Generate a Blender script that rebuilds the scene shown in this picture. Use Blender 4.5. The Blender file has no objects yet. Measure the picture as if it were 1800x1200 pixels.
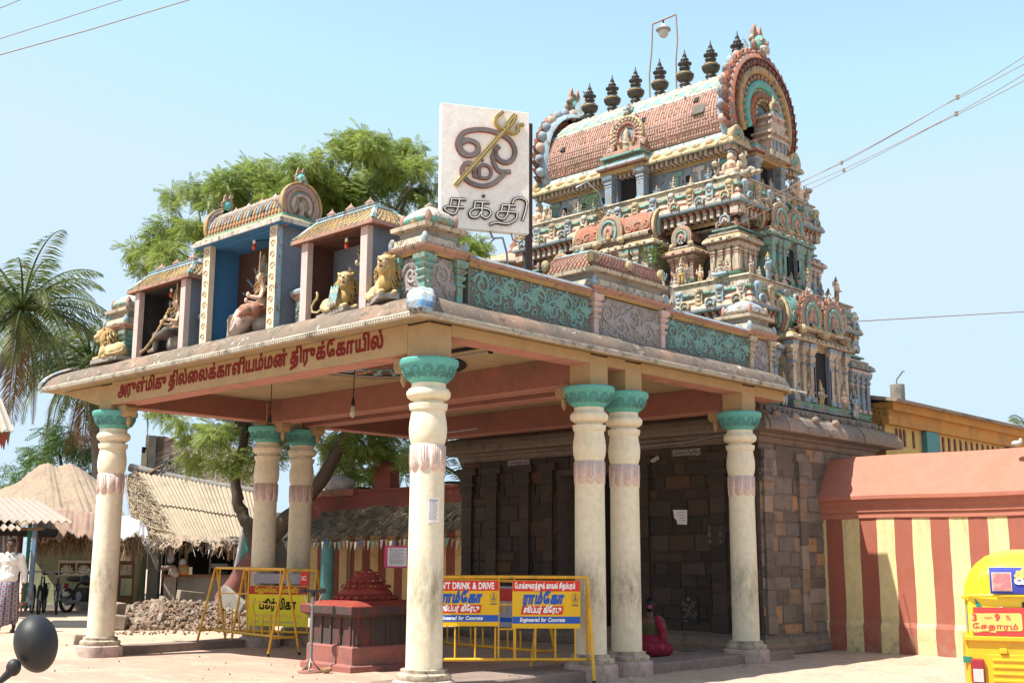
import bpy, bmesh, math, random
import numpy as np
from mathutils import Vector, Matrix, Euler
R = math.radians
rnd = random.Random(7)
SC = bpy.context.scene
COL = SC.collection
PI = math.pi
# ------------------------------------------------------------------ camera
CAM = Vector((9.8732, -9.0775, 1.5))
RT = Vector((0.72839, 0.68515, 0.00423)); UP = Vector((0.12247, -0.13626, 0.98307)); FW = Vector((-0.67413, 0.71555, 0.18316))
FOC = 2050.55
cd = bpy.data.cameras.new('camera'); cam = bpy.data.objects.new('camera', cd); COL.objects.link(cam)
cd.sensor_width = 36; cd.sensor_fit = 'HORIZONTAL'; cd.lens = FOC / 1800 * 36; cd.clip_start = 0.1; cd.clip_end = 3000
cam.matrix_world = Matrix(((RT.x, UP.x, -FW.x, CAM.x), (RT.y, UP.y, -FW.y, CAM.y), (RT.z, UP.z, -FW.z, CAM.z), (0, 0, 0, 1)))
SC.camera = cam
# ------------------------------------------------------------------ sky, sun, exposure
SUNV = Vector((-0.83, -2.3, 4.2)).normalized()
w = bpy.data.worlds.new('World'); SC.world = w; w.use_nodes = True
nt = w.node_tree; bg = nt.nodes['Background']
sky = nt.nodes.new('ShaderNodeTexSky'); sky.sky_type = 'NISHITA'; sky.sun_disc = False
sky.sun_elevation = math.asin(SUNV.z); sky.sun_rotation = math.atan2(SUNV.x, SUNV.y)
sky.air_density = 1.0; sky.dust_density = 1.0; sky.ozone_density = 1.0
cap = nt.nodes.new('ShaderNodeVectorMath'); cap.operation = 'MINIMUM'; cap.inputs[1].default_value = (1.74, 2.24, 2.75)   # hazy, even sky towards the horizon
nt.links.new(sky.outputs[0], cap.inputs[0]); nt.links.new(cap.outputs[0], bg.inputs[0]); bg.inputs[1].default_value = 0.132
sl = bpy.data.lights.new('sun', 'SUN'); sl.energy = 3.4; sl.angle = R(0.5); sl.color = (1.0, 0.955, 0.88)
so = bpy.data.objects.new('sun', sl); COL.objects.link(so); so.location = (-10, -25, 45)
so.rotation_euler = SUNV.to_track_quat('Z', 'Y').to_euler()
SC.view_settings.view_transform = 'Standard'; SC.view_settings.look = 'None'
SC.view_settings.exposure = 1.58; SC.view_settings.gamma = 1.0
SC.view_settings.use_curve_mapping = False
SC.cycles.max_bounces = 6; SC.cycles.diffuse_bounces = 4
def at(x, y, Z):
 """world point on the sight line of photo pixel x, y (1800 x 1200) at level distance Z ahead"""
 d = RT * ((x - 900) / FOC) - UP * ((y - 600) / FOC) + FW
 return CAM + d * (Z / (d.y * .7284 - d.x * .6852))
EX = Vector((0.7284, 0.6852, 0)); EY = Vector((-0.6852, 0.7284, 0))   # right / away in plan
VIEWROT = math.atan2(EX.y, EX.x)
# ------------------------------------------------------------------ materials
M = {}
def pm(key, col, rough=0.8, var=0.18, grime=0.3, gcol=(0.10, 0.085, 0.065), gscale=2.5, streak=1.0, bump=0.25, bscale=45, spec=0.3, metal=0.0, wear=0.0):
 if not key.startswith(('ink', 'paper', 'panel', 'pur', 'auto', 'ad', 'sign', 'shirt', 'cream2', 'soot', 'wallyel', 'skin', 'steel')): col = tuple(v * .78 for v in col); gcol = tuple(v * .78 for v in gcol)
 m = bpy.data.materials.new(key); m.use_nodes = True; t = m.node_tree; n = t.nodes; l = t.links
 b = n['Principled BSDF']; b.inputs['Roughness'].default_value = rough; b.inputs['Metallic'].default_value = metal
 b.inputs['Specular IOR Level'].default_value = spec
 tc = n.new('ShaderNodeTexCoord'); mp = n.new('ShaderNodeMapping'); mp.inputs['Scale'].default_value = (1, 1, streak)
 l.new(tc.outputs['Object'], mp.inputs[0])
 n1 = n.new('ShaderNodeTexNoise'); n1.inputs['Scale'].default_value = gscale * 6; n1.inputs['Detail'].default_value = 5
 l.new(tc.outputs['Object'], n1.inputs['Vector'])
 mx = n.new('ShaderNodeMix'); mx.data_type = 'RGBA'
 c = Vector(col); mx.inputs[6].default_value = (*(c * (1 - var)), 1); mx.inputs[7].default_value = (*[min(1, v * (1 + var)) for v in col], 1)
 l.new(n1.outputs['Fac'], mx.inputs[0])
 out = mx.outputs[2]
 if grime > 0:
  n2 = n.new('ShaderNodeTexNoise'); n2.inputs['Scale'].default_value = gscale; n2.inputs['Detail'].default_value = 9; n2.inputs['Roughness'].default_value = 0.68
  l.new(mp.outputs[0], n2.inputs['Vector'])
  rp = n.new('ShaderNodeValToRGB'); rp.color_ramp.elements[0].position = 0.50; rp.color_ramp.elements[1].position = 0.72
  rp.color_ramp.elements[1].color = (grime * 2, grime * 2, grime * 2, 1) if grime < .5 else (1, 1, 1, 1)
  l.new(n2.outputs['Fac'], rp.inputs[0])
  m2 = n.new('ShaderNodeMix'); m2.data_type = 'RGBA'; l.new(rp.outputs[0], m2.inputs[0]); l.new(out, m2.inputs[6])
  m2.inputs[7].default_value = (*gcol, 1); out = m2.outputs[2]
 if wear > 0:
  n5 = n.new('ShaderNodeTexNoise'); n5.inputs['Scale'].default_value = 11; n5.inputs['Detail'].default_value = 8; n5.inputs['Roughness'].default_value = .75
  mp5 = n.new('ShaderNodeMapping'); mp5.inputs['Scale'].default_value = (1, 1, .55); mp5.inputs['Location'].default_value = (sum(col) * 9, 0, 0); l.new(tc.outputs['Object'], mp5.inputs[0]); l.new(mp5.outputs[0], n5.inputs['Vector'])
  for lo, hi, cc, am in ((.48, .58, (.27, .225, .17), wear), (.55, .62, (.07, .06, .05), wear)):
   r5 = n.new('ShaderNodeMapRange'); r5.inputs[1].default_value = lo; r5.inputs[2].default_value = hi; r5.inputs[4].default_value = am; l.new(n5.outputs['Fac'], r5.inputs[0])
   m5 = n.new('ShaderNodeMix'); m5.data_type = 'RGBA'; l.new(r5.outputs[0], m5.inputs[0]); l.new(out, m5.inputs[6]); m5.inputs[7].default_value = (*cc, 1); out = m5.outputs[2]
 l.new(out, b.inputs['Base Color'])
 if bump > 0:
  n3 = n.new('ShaderNodeTexNoise'); n3.inputs['Scale'].default_value = bscale; n3.inputs['Detail'].default_value = 4
  l.new(tc.outputs['Object'], n3.inputs['Vector'])
  bp = n.new('ShaderNodeBump'); bp.inputs['Strength'].default_value = bump; bp.inputs['Distance'].default_value = 0.01
  l.new(n3.outputs['Fac'], bp.inputs['Height']); l.new(bp.outputs[0], b.inputs['Normal'])
 M[key] = m
 return m
WR = .9
pm('cream', (.55, .46, .34), grime=.35, streak=.4, wear=WR); pm('cream2', (.66, .60, .45), grime=.28, gscale=2.2, streak=.25, gcol=(.42, .34, .2))
pm('white', (.60, .58, .53), grime=.3, streak=.4, wear=WR); pm('pink', (.50, .27, .21), grime=.35, streak=.4, wear=WR)
pm('collarpink', (.78, .60, .53), grime=.2, gscale=4, gcol=(.5, .36, .30)); pm('palepink', (.58, .44, .375), grime=.25, wear=.5); pm('mint', (.17, .42, .36), grime=.35, streak=.4, wear=WR)
pm('teal', (.13, .45, .40), grime=.3, gscale=3, gcol=(.07, .22, .2)); pm('green', (.09, .27, .17), grime=.35, wear=WR)
pm('bluegrey', (.24, .33, .41), grime=.4, streak=.4, wear=WR); pm('blue', (.11, .24, .42), grime=.35, streak=.4, wear=WR)
pm('ltblue', (.31, .45, .54), grime=.35, wear=WR); pm('ochre', (.47, .30, .11), grime=.3, wear=WR); pm('yellow', (.52, .41, .22), grime=.3, wear=WR)
pm('brick', (.42, .125, .075), grime=.35, streak=.5, wear=WR); pm('vaultred', (.60, .31, .245), grime=.3, streak=.5, wear=.55); pm('maroon', (.17, .05, .04), grime=.3, wear=.4); pm('salmon', (.44, .235, .17), grime=.35, wear=WR)
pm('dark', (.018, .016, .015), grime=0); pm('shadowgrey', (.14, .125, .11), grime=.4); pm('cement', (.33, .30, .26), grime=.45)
pm('panelgrey', (.135, .145, .125), grime=.3); pm('panelgrey2', (.26, .235, .21), grime=.3); pm('scrollteal', (.22, .40, .36), grime=.3, gcol=(.12, .22, .20))
pm('scrollgrey', (.40, .37, .37), grime=.3)
pm('beamred', (.27, .11, .08), grime=.3, gscale=1.2); pm('beampink', (.52, .25, .19), grime=.2)
pm('fascia', (.46, .33, .17), grime=.2, gscale=1.3, streak=.5, gcol=(.30, .22, .12)); pm('soffit', (.42, .33, .19), grime=.25, gscale=1.2)
pm('textred', (.20, .014, .011), grime=0, var=.1, bump=0)
pm('eave', (.20, .155, .115), grime=.5, gscale=2.2, gcol=(.18, .14, .10), var=.3)
pm('eavetrim', (.52, .47, .38), grime=.5, gscale=6, gcol=(.10, .09, .08))
pm('lion', (.62, .48, .25), grime=.4, gscale=4, gcol=(.16, .11, .06)); pm('mane', (.46, .31, .11), grime=.4, gscale=6)
pm('skinstone', (.58, .42, .30), grime=.3, gscale=5); pm('finial', (.055, .052, .045), rough=.5, grime=.3, gcol=(.12, .10, .06), metal=.3, spec=.5)
pm('niche', (.10, .045, .035), grime=.3); pm('nicheblue', (.05, .20, .42), grime=.3, streak=.4); pm('nichedark', (.035, .035, .036), grime=.3)
pm('pillarcream', (.70, .60, .45), grime=.2, streak=.5); pm('pillarpink', (.62, .47, .43), grime=.25, streak=.4); pm('pillargrey', (.17, .20, .25), grime=.35, streak=.4)
pm('barkneem', (.10, .075, .055), grime=.4, bump=.8, bscale=25); pm('redbark', (.24, .095, .075), grime=.35, bump=.8, bscale=20)
pm('steelyellow', (.66, .35, .02), rough=.45, grime=.35, gscale=7, gcol=(.18, .08, .03), bump=.1, spec=.4)
pm('signwhite', (.74, .71, .66), rough=.5, grime=.12, gscale=4, gcol=(.3, .27, .24), bump=.05); pm('signgrey', (.16, .145, .135), rough=.5, grime=.3, bump=0)
pm('signgold', (.50, .36, .07), rough=.4, grime=.3, gscale=8, bump=0); pm('signblack', (.03, .026, .024), grime=0, rough=.5, bump=0); pm('signred', (.24, .05, .035), grime=0, bump=0)
pm('polebrown', (.055, .03, .025), rough=.5, grime=.2)
pm('metal', (.32, .33, .34), rough=.4, grime=.3, metal=.6, bump=.05); pm('ironblack', (.02, .02, .02), rough=.5, grime=.1, bump=.05)
pm('rubber', (.018, .018, .019), rough=.55, grime=.05, bump=.05, spec=.4); pm('paper', (.72, .70, .70), grime=.1, bump=0)
pm('tarp', (.34, .255, .18), grime=.5, gscale=1.6, var=.3, gcol=(.22, .15, .12)); pm('tarppink', (.36, .24, .18), grime=.3, gscale=1.5); pm('asbestos', (.40, .32, .225), grime=.25, gscale=1.0, streak=1)
pm('sheetmetal', (.40, .33, .27), grime=.15, rough=.5); pm('thatch', (.25, .185, .12), grime=.45, gscale=6, var=.45, bump=1, bscale=30)
pm('straw', (.38, .29, .18), grime=.2, var=.4); pm('strawdark', (.15, .10, .06), grime=.2, var=.4)
pm('hutgreen', (.40, .42, .25), grime=.35, gscale=1.5, streak=.5); pm('postgreen', (.05, .24, .15), grime=.3); pm('wood', (.20, .10, .055), grime=.3); pm('plankgrey', (.24, .22, .19), grime=.3)
pm('brickwall', (.26, .17, .12), grime=.4); pm('rubble', (.27, .175, .115), grime=.4, var=.35); pm('stonelt', (.34, .27, .20), grime=.35)
pm('altarstone', (.075, .058, .052), grime=.5, gscale=2.5, gcol=(.22, .05, .04), streak=.5); pm('altarred', (.27, .04, .03), grime=.5, gscale=5, gcol=(.40, .11, .03), var=.35); pm('altarpink', (.36, .135, .105), grime=.5, gscale=2.5, gcol=(.15, .11, .095))
pm('skin', (.11, .058, .036), rough=.55, grime=0, var=.08, bump=.05); pm('hair', (.010, .008, .008), rough=.5, grime=0, bump=.2)
pm('shirt', (.70, .66, .60), grime=.06, bump=.3, bscale=18); pm('sari', (.22, .010, .03), grime=.4, gscale=9, gcol=(.42, .07, .12)); pm('blouse', (.075, .075, .025), grime=.15)
pm('coconut', (.45, .33, .16), grime=.3, gscale=10); pm('coconutred', (.45, .16, .12), grime=.2)
pm('autoyellow', (.78, .56, .02), rough=.35, grime=.08, spec=.5, bump=0, var=.04); pm('autoorange', (.70, .38, .012), rough=.35, grime=.12, spec=.5, bump=0, var=.05)
pm('adred', (.50, .05, .045), rough=.4, grime=.05, bump=0, var=.06); pm('adblue', (.04, .05, .30), rough=.4, grime=.05, bump=0); pm('adgold', (.70, .46, .13), rough=.4, grime=.1, bump=0); pm('adpink', (.60, .15, .16), rough=.4, grime=.4, gcol=(.62, .42, .25), gscale=14, bump=0)
pm('panelyel', (.74, .44, .01), rough=.4, grime=.05, bump=0, var=.04); pm('panelred', (.62, .03, .018), rough=.4, grime=.03, bump=0, var=.04); pm('panelblue', (.012, .09, .42), rough=.4, grime=.03, bump=0, var=.04)
pm('puryel', (.72, .62, .02), rough=.4, grime=.05, bump=0, var=.04); pm('purred', (.38, .03, .02), rough=.4, grime=.03, bump=0)
pm('ink', (.012, .012, .014), grime=0, bump=0, var=0); pm('inkwhite', (.82, .82, .80), grime=0, bump=0, var=0); pm('inkgrey', (.28, .28, .32), grime=.2, bump=0); pm('inkteal', (.02, .22, .17), grime=0, bump=0); pm('inkgold', (.62, .42, .02), grime=0, bump=0)
pm('pinkpaper', (.70, .10, .22), grime=.05, bump=0); pm('lampred', (.35, .02, .03), rough=.2, grime=0, bump=0, spec=.6); pm('lampclear', (.60, .58, .55), rough=.2, grime=.05, bump=0, spec=.6); pm('bulbred', (.60, .07, .03), rough=.25, grime=0, bump=0, spec=.6)
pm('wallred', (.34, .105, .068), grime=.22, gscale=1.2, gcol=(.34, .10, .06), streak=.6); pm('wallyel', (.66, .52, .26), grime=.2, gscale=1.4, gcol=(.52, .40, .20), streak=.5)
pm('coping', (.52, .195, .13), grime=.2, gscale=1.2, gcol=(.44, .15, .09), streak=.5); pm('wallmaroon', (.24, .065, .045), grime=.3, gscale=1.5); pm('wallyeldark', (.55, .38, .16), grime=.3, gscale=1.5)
pm('hallyellow', (.60, .42, .15), grime=.25, gscale=.8); pm('hallorange', (.56, .26, .06), grime=.3, gscale=.8); pm('tealdark', (.10, .28, .28), grime=.3); pm('rooftile', (.30, .23, .17), grime=.5, gscale=1.5, var=.3)
pm('glass', (.05, .06, .065), rough=.08, grime=0, bump=0, spec=.6); pm('plasticlid', (.55, .20, .03), grime=0, bump=0); pm('bagwhite', (.55, .52, .52), grime=.2)
pm('leafdry', (.24, .14, .07), grime=.2, var=.4); pm('bulbglass', (.45, .38, .30), rough=.15, grime=0, bump=0, spec=.6); pm('cablegrey', (.30, .31, .33), grime=0, bump=0); pm('wire', (.34, .26, .22), grime=0, bump=0)
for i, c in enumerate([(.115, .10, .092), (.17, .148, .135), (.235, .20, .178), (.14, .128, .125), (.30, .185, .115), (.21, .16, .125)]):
 pm('soot%d' % i, (c[0] * .30, c[1] * .25, c[2] * .21), rough=.7, grime=.3, gscale=4, gcol=(.03, .026, .022), bump=.7, bscale=35, var=.3)  # darker granite for the front: shade under the roof put into the colour
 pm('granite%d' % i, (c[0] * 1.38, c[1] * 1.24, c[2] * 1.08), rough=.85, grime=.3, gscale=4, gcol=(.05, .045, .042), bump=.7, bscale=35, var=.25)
pm('sootmortar', (.075, .057, .043), grime=.4, bump=.4); pm('mortar', (.27, .225, .18), grime=.4, bump=.4)  # the first mortar is darkened for the shade under the pavilion roof
def leaf_mat(key, c1, c2, trans=.35):
 m = bpy.data.materials.new(key); m.use_nodes = True; t = m.node_tree; n = t.nodes; l = t.links
 b = n['Principled BSDF']; b.inputs['Roughness'].default_value = .5; b.inputs['Specular IOR Level'].default_value = .35
 tc = n.new('ShaderNodeTexCoord'); nz = n.new('ShaderNodeTexNoise'); nz.inputs['Scale'].default_value = 1.7; nz.inputs['Detail'].default_value = 8
 l.new(tc.outputs['Object'], nz.inputs['Vector'])
 rp = n.new('ShaderNodeValToRGB'); rp.color_ramp.elements[0].position = .36; rp.color_ramp.elements[0].color = (*c1, 1)
 rp.color_ramp.elements[1].position = .64; rp.color_ramp.elements[1].color = (*c2, 1)
 l.new(nz.outputs['Fac'], rp.inputs[0]); l.new(rp.outputs[0], b.inputs['Base Color'])
 tr = n.new('ShaderNodeBsdfTranslucent'); l.new(rp.outputs[0], tr.inputs[0])
 ms = n.new('ShaderNodeMixShader'); ms.inputs[0].default_value = trans
 l.new(b.outputs[0], ms.inputs[1]); l.new(tr.outputs[0], ms.inputs[2]); l.new(ms.outputs[0], n['Material Output'].inputs[0])
 M[key] = m
leaf_mat('neem', (.125, .18, .028), (.285, .345, .08), .45); leaf_mat('palm', (.05, .085, .018), (.16, .18, .045), .35); leaf_mat('bush', (.045, .10, .02), (.12, .20, .045))
leaf_mat('palmdry', (.16, .09, .035), (.28, .17, .08))
# ------------------------------------------------------------------ mesh builder
def basis(d):
 d = Vector(d).normalized(); a = Vector((0, 0, 1)) if abs(d.z) < .95 else Vector((1, 0, 0))
 u = d.cross(a).normalized(); return u, d.cross(u).normalized()
class MB:
 def __init__(s): s.v = []; s.f = []; s.m = []; s.s = []
 def add(s, vs, fs, mat, smooth=False):
  o = len(s.v); s.v += [tuple(v) for v in vs]
  many = isinstance(mat, (list, tuple))
  for i, f in enumerate(fs):
   s.f.append(tuple(o + k for k in f)); s.m.append(mat[i] if many else mat); s.s.append(smooth)
 def box(s, x0, x1, y0, y1, z0, z1, mat):
  s.add([(x0, y0, z0), (x1, y0, z0), (x1, y1, z0), (x0, y1, z0), (x0, y0, z1), (x1, y0, z1), (x1, y1, z1), (x0, y1, z1)],
              [(0, 3, 2, 1), (4, 5, 6, 7), (0, 1, 5, 4), (1, 2, 6, 5), (2, 3, 7, 6), (3, 0, 4, 7)], mat)
 def obox(s, c, size, mat, rot=None):
  c = Vector(c); h = Vector(size) / 2; rot = rot or Matrix.Identity(3)
  if isinstance(rot, (int, float)): rot = Matrix.Rotation(rot, 3, 'Z')
  vs = [c + rot @ Vector((a * h.x, b * h.y, d * h.z)) for d in (-1, 1) for a, b in ((-1, -1), (1, -1), (1, 1), (-1, 1))]
  s.add(vs, [(0, 3, 2, 1), (4, 5, 6, 7), (0, 1, 5, 4), (1, 2, 6, 5), (2, 3, 7, 6), (3, 0, 4, 7)], mat)
 def loft(s, rings, mat, smooth=False, closed=True, caps=False):
  """mat: one key, or one key per band"""
  n = len(rings[0]); vs = [p for r in rings for p in r]; fs = []; ms = []
  for i in range(len(rings) - 1):
   mk = mat[i] if isinstance(mat, (list, tuple)) else mat
   for j in range(n if closed else n - 1):
    k = (j + 1) % n; fs.append((i * n + j, i * n + k, (i + 1) * n + k, (i + 1) * n + j)); ms.append(mk)
  s.add(vs, fs, ms, smooth)
  if caps:
   m0 = mat[0] if isinstance(mat, (list, tuple)) else mat; m1 = mat[-1] if isinstance(mat, (list, tuple)) else mat
   s.add(rings[0], [tuple(range(n))[::-1]], m0); s.add(rings[-1], [tuple(range(n))], m1)
 def lathe(s, c, prof, mat, n=20, smooth=True, caps=True, sq=None, rot=0, sx=1, sy=1):
  c = Vector(c); rings = []
  for r, z in prof:
   ring = []
   for j in range(n):
    a = 2 * PI * (j + .5) / n + rot; x, y = math.cos(a), math.sin(a)
    if sq:
     k = (abs(x) ** sq + abs(y) ** sq) ** (-1 / sq); x *= k; y *= k
    ring.append(c + Vector((x * r * sx, y * r * sy, z)))
   rings.append(ring)
  s.loft(rings, mat, smooth, True, caps)
 def cyl(s, p0, p1, r0, mat, r1=None, n=10, caps=True, smooth=True):
  p0, p1 = Vector(p0), Vector(p1); r1 = r0 if r1 is None else r1; u, v = basis(p1 - p0)
  rg = lambda p, r: [p + (u * math.cos(2 * PI * j / n) + v * math.sin(2 * PI * j / n)) * r for j in range(n)]
  s.loft([rg(p0, r0), rg(p1, r1)], mat, smooth, True, caps)
 def tube(s, pts, r, mat, n=6, smooth=True):
  pts = [Vector(p) for p in pts]; rings = []; u = None
  for i, p in enumerate(pts):
   d = (pts[min(i + 1, len(pts) - 1)] - pts[max(i - 1, 0)])
   if d.length < 1e-9: d = Vector((0, 0, 1))
   d.normalize()
   if u is None: u, _ = basis(d)
   u = (u - d * u.dot(d)); u = u.normalized() if u.length > 1e-6 else basis(d)[0]
   v = d.cross(u); rr = r[i] if isinstance(r, (list, tuple)) else r
   rings.append([p + (u * math.cos(2 * PI * j / n) + v * math.sin(2 * PI * j / n)) * rr for j in range(n)])
  s.loft(rings, mat, smooth, True, True)
 def ell(s, c, rad, mat, rot=None, nu=10, nv=7):
  c = Vector(c); rad = (rad,) * 3 if isinstance(rad, (int, float)) else rad; rot = rot or Matrix.Identity(3)
  vs = [c + rot @ Vector((0, 0, -rad[2]))]; fs = []
  for i in range(1, nv):
   t = -PI / 2 + PI * i / nv
   for j in range(nu):
    a = 2 * PI * j / nu
    vs.append(c + rot @ Vector((rad[0] * math.cos(t) * math.cos(a), rad[1] * math.cos(t) * math.sin(a), rad[2] * math.sin(t))))
  vs.append(c + rot @ Vector((0, 0, rad[2]))); k = len(vs) - 1
  for j in range(nu):
   fs.append((0, 1 + (j + 1) % nu, 1 + j)); fs.append((k, k - nu + j, k - nu + (j + 1) % nu))
  for i in range(nv - 2):
   for j in range(nu):
    a = 1 + i * nu + j; b = 1 + i * nu + (j + 1) % nu; fs.append((a, b, b + nu, a + nu))
  s.add(vs, fs, mat, True)
 def plan(s, poly, prof, closed=True, caps=(False, True), smooth=False):
  """mitred moulding round a plan polygon (counter-clockwise). prof: [(outward, z, colour of the band that starts here)]"""
  n = len(poly); P = [Vector((p[0], p[1])) for p in poly]; off = []
  for i in range(n):
   a, b, c = P[i - 1], P[i], P[(i + 1) % n]
   e1 = (b - a).normalized(); e2 = (c - b).normalized()
   n1 = Vector((e1.y, -e1.x)); n2 = Vector((e2.y, -e2.x))
   k = n1 + n2; d = k.dot(n1); off.append(k / d if abs(d) > 1e-6 else n1)
  rings = [[Vector((P[i].x + off[i].x * o, P[i].y + off[i].y * o, z)) for i in range(n)] for o, z, *_ in prof]
  mats = [p[2] for p in prof[:-1]]
  s.loft(rings, mats, smooth, closed)
  if caps[0]: s.add(rings[0], [tuple(range(n))[::-1]], mats[0])
  if caps[1]: s.add(rings[-1], [tuple(range(n))], mats[-1])
 def quad(s, a, b, c, d, mat): s.add([a, b, c, d], [(0, 1, 2, 3)], mat)
 def slab(s, poly, nrm, th, mat):
  nrm = Vector(nrm).normalized() * th; n = len(poly); p = [Vector(q) for q in poly]
  vs = p + [q + nrm for q in p]
  fs = [tuple(range(n))[::-1], tuple(range(n, 2 * n))] + [(i, (i + 1) % n, n + (i + 1) % n, n + i) for i in range(n)]
  s.add(vs, fs, mat)
 def xf(s, mtx, start=0):
  for i in range(start, len(s.v)): s.v[i] = tuple(mtx @ Vector(s.v[i]))
 def build(s, name, parent=None, loc=None, flat=False, bevel=0, mats=None):
  me = bpy.data.meshes.new(name); org = Vector(loc) if loc is not None else Vector((0, 0, 0))
  vs = [tuple(Vector(v) - org) for v in s.v] if loc is not None else s.v
  me.from_pydata(vs, [], s.f); keys = []
  for k in s.m:
   if k not in keys: keys.append(k)
  for k in keys: me.materials.append(M[k])
  ix = {k: i for i, k in enumerate(keys)}
  me.polygons.foreach_set('material_index', [ix[k] for k in s.m]); me.polygons.foreach_set('use_smooth', s.s)
  me.update()
  o = bpy.data.objects.new(name, me); COL.objects.link(o)
  if loc is not None: o.location = org
  if parent is not None:
   o.parent = parent
  if bevel:
   b = o.modifiers.new('bevel', 'BEVEL'); b.width = bevel; b.segments = 2; b.limit_method = 'ANGLE'
  return o
def tag(o, label=None, cat=None, group=None, kind=None):
 if label: o['label'] = label
 if cat: o['category'] = cat
 if group: o['group'] = group
 if kind: o['kind'] = kind
 return o
def thing(name, label, cat, loc=(0, 0, 0), rz=0, group=None):
 o = bpy.data.objects.new(name, None); o.empty_display_size = .2; COL.objects.link(o); o.location = loc; o.rotation_euler = (0, 0, rz)
 return tag(o, label, cat, group)
def dup(root, loc, rz=None, label=None, group=None):
 """copy of a thing with its parts and sub-parts"""
 r = root.copy(); COL.objects.link(r); r.location = loc
 if rz is not None: r.rotation_euler = (0, 0, rz)
 if label: r['label'] = label
 if group: r['group'] = group
 for ch in list(root.children):
  c = ch.copy(); COL.objects.link(c); c.parent = r
  for g in list(ch.children):
   d = g.copy(); COL.objects.link(d); d.parent = c
 return r
def eval_mesh(o):
 dg = bpy.context.evaluated_depsgraph_get(); dg.update(); e = o.evaluated_get(dg)
 return bpy.data.meshes.new_from_object(e)
# continuous sculpted bodies: capsules and ellipsoids fused by a voxel remesh, coloured by the nearest primitive
def blob(name, prims, voxel, parent=None, loc=None, smooth=3, rz=0):
 """prims: ('c', p0, p1, r0, r1, mat) or ('e', centre, radii, euler, mat)"""
 mb = MB()
 for p in prims:
  if p[0] == 'c':
   _, a, b, r0, r1, mt = p; mb.cyl(a, b, r0, mt, r1, n=12); mb.ell(a, r0 * .999, mt, nu=12, nv=8); mb.ell(b, r1 * .999, mt, nu=12, nv=8)
  else:
   _, c, r, e, mt = p; mb.ell(c, r, mt, Euler(e).to_matrix() if e else None, nu=16, nv=10)
 o = mb.build(name)
 rm = o.modifiers.new('r', 'REMESH'); rm.mode = 'VOXEL'; rm.voxel_size = voxel; rm.use_smooth_shade = True
 if smooth:
  sm = o.modifiers.new('s', 'SMOOTH'); sm.iterations = smooth; sm.factor = .5
 me = eval_mesh(o); old = o.data; o.modifiers.clear(); o.data = me; bpy.data.meshes.remove(old); me.name = name
 keys = []
 for p in prims:
  if p[-1] not in keys: keys.append(p[-1])
 me.materials.clear()
 for k in keys: me.materials.append(M[k])
 if len(keys) > 1 and len(me.polygons):
  n = len(me.polygons); c = np.empty(n * 3); me.polygons.foreach_get('center', c); c = c.reshape(-1, 3)
  best = np.full(n, 1e9); idx = np.zeros(n, int)
  for p in prims:
   if p[0] == 'c':
    a, b = np.array(p[1]), np.array(p[2]); d = b - a; L = max(d @ d, 1e-9); t = np.clip(((c - a) @ d) / L, 0, 1)
    dist = np.linalg.norm(c - (a + t[:, None] * d), axis=1) - (p[3] + (p[4] - p[3]) * t)
   else:
    m = np.array(Euler(p[3]).to_matrix()) if p[3] else np.eye(3); q = (c - np.array(p[1])) @ m; r = np.array(p[2] if not isinstance(p[2], (int, float)) else (p[2],) * 3)
    k = np.linalg.norm(q / r, axis=1); dist = (k - 1) * r.min()
   u = dist < best; best[u] = dist[u]; idx[u] = keys.index(p[-1])
  me.polygons.foreach_set('material_index', idx.tolist())
 me.polygons.foreach_set('use_smooth', [True] * len(me.polygons)); me.update()
 if parent is not None: o.parent = parent
 if loc is not None: o.location = loc
 if rz: o.rotation_euler = (0, 0, rz)
 return o
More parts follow.
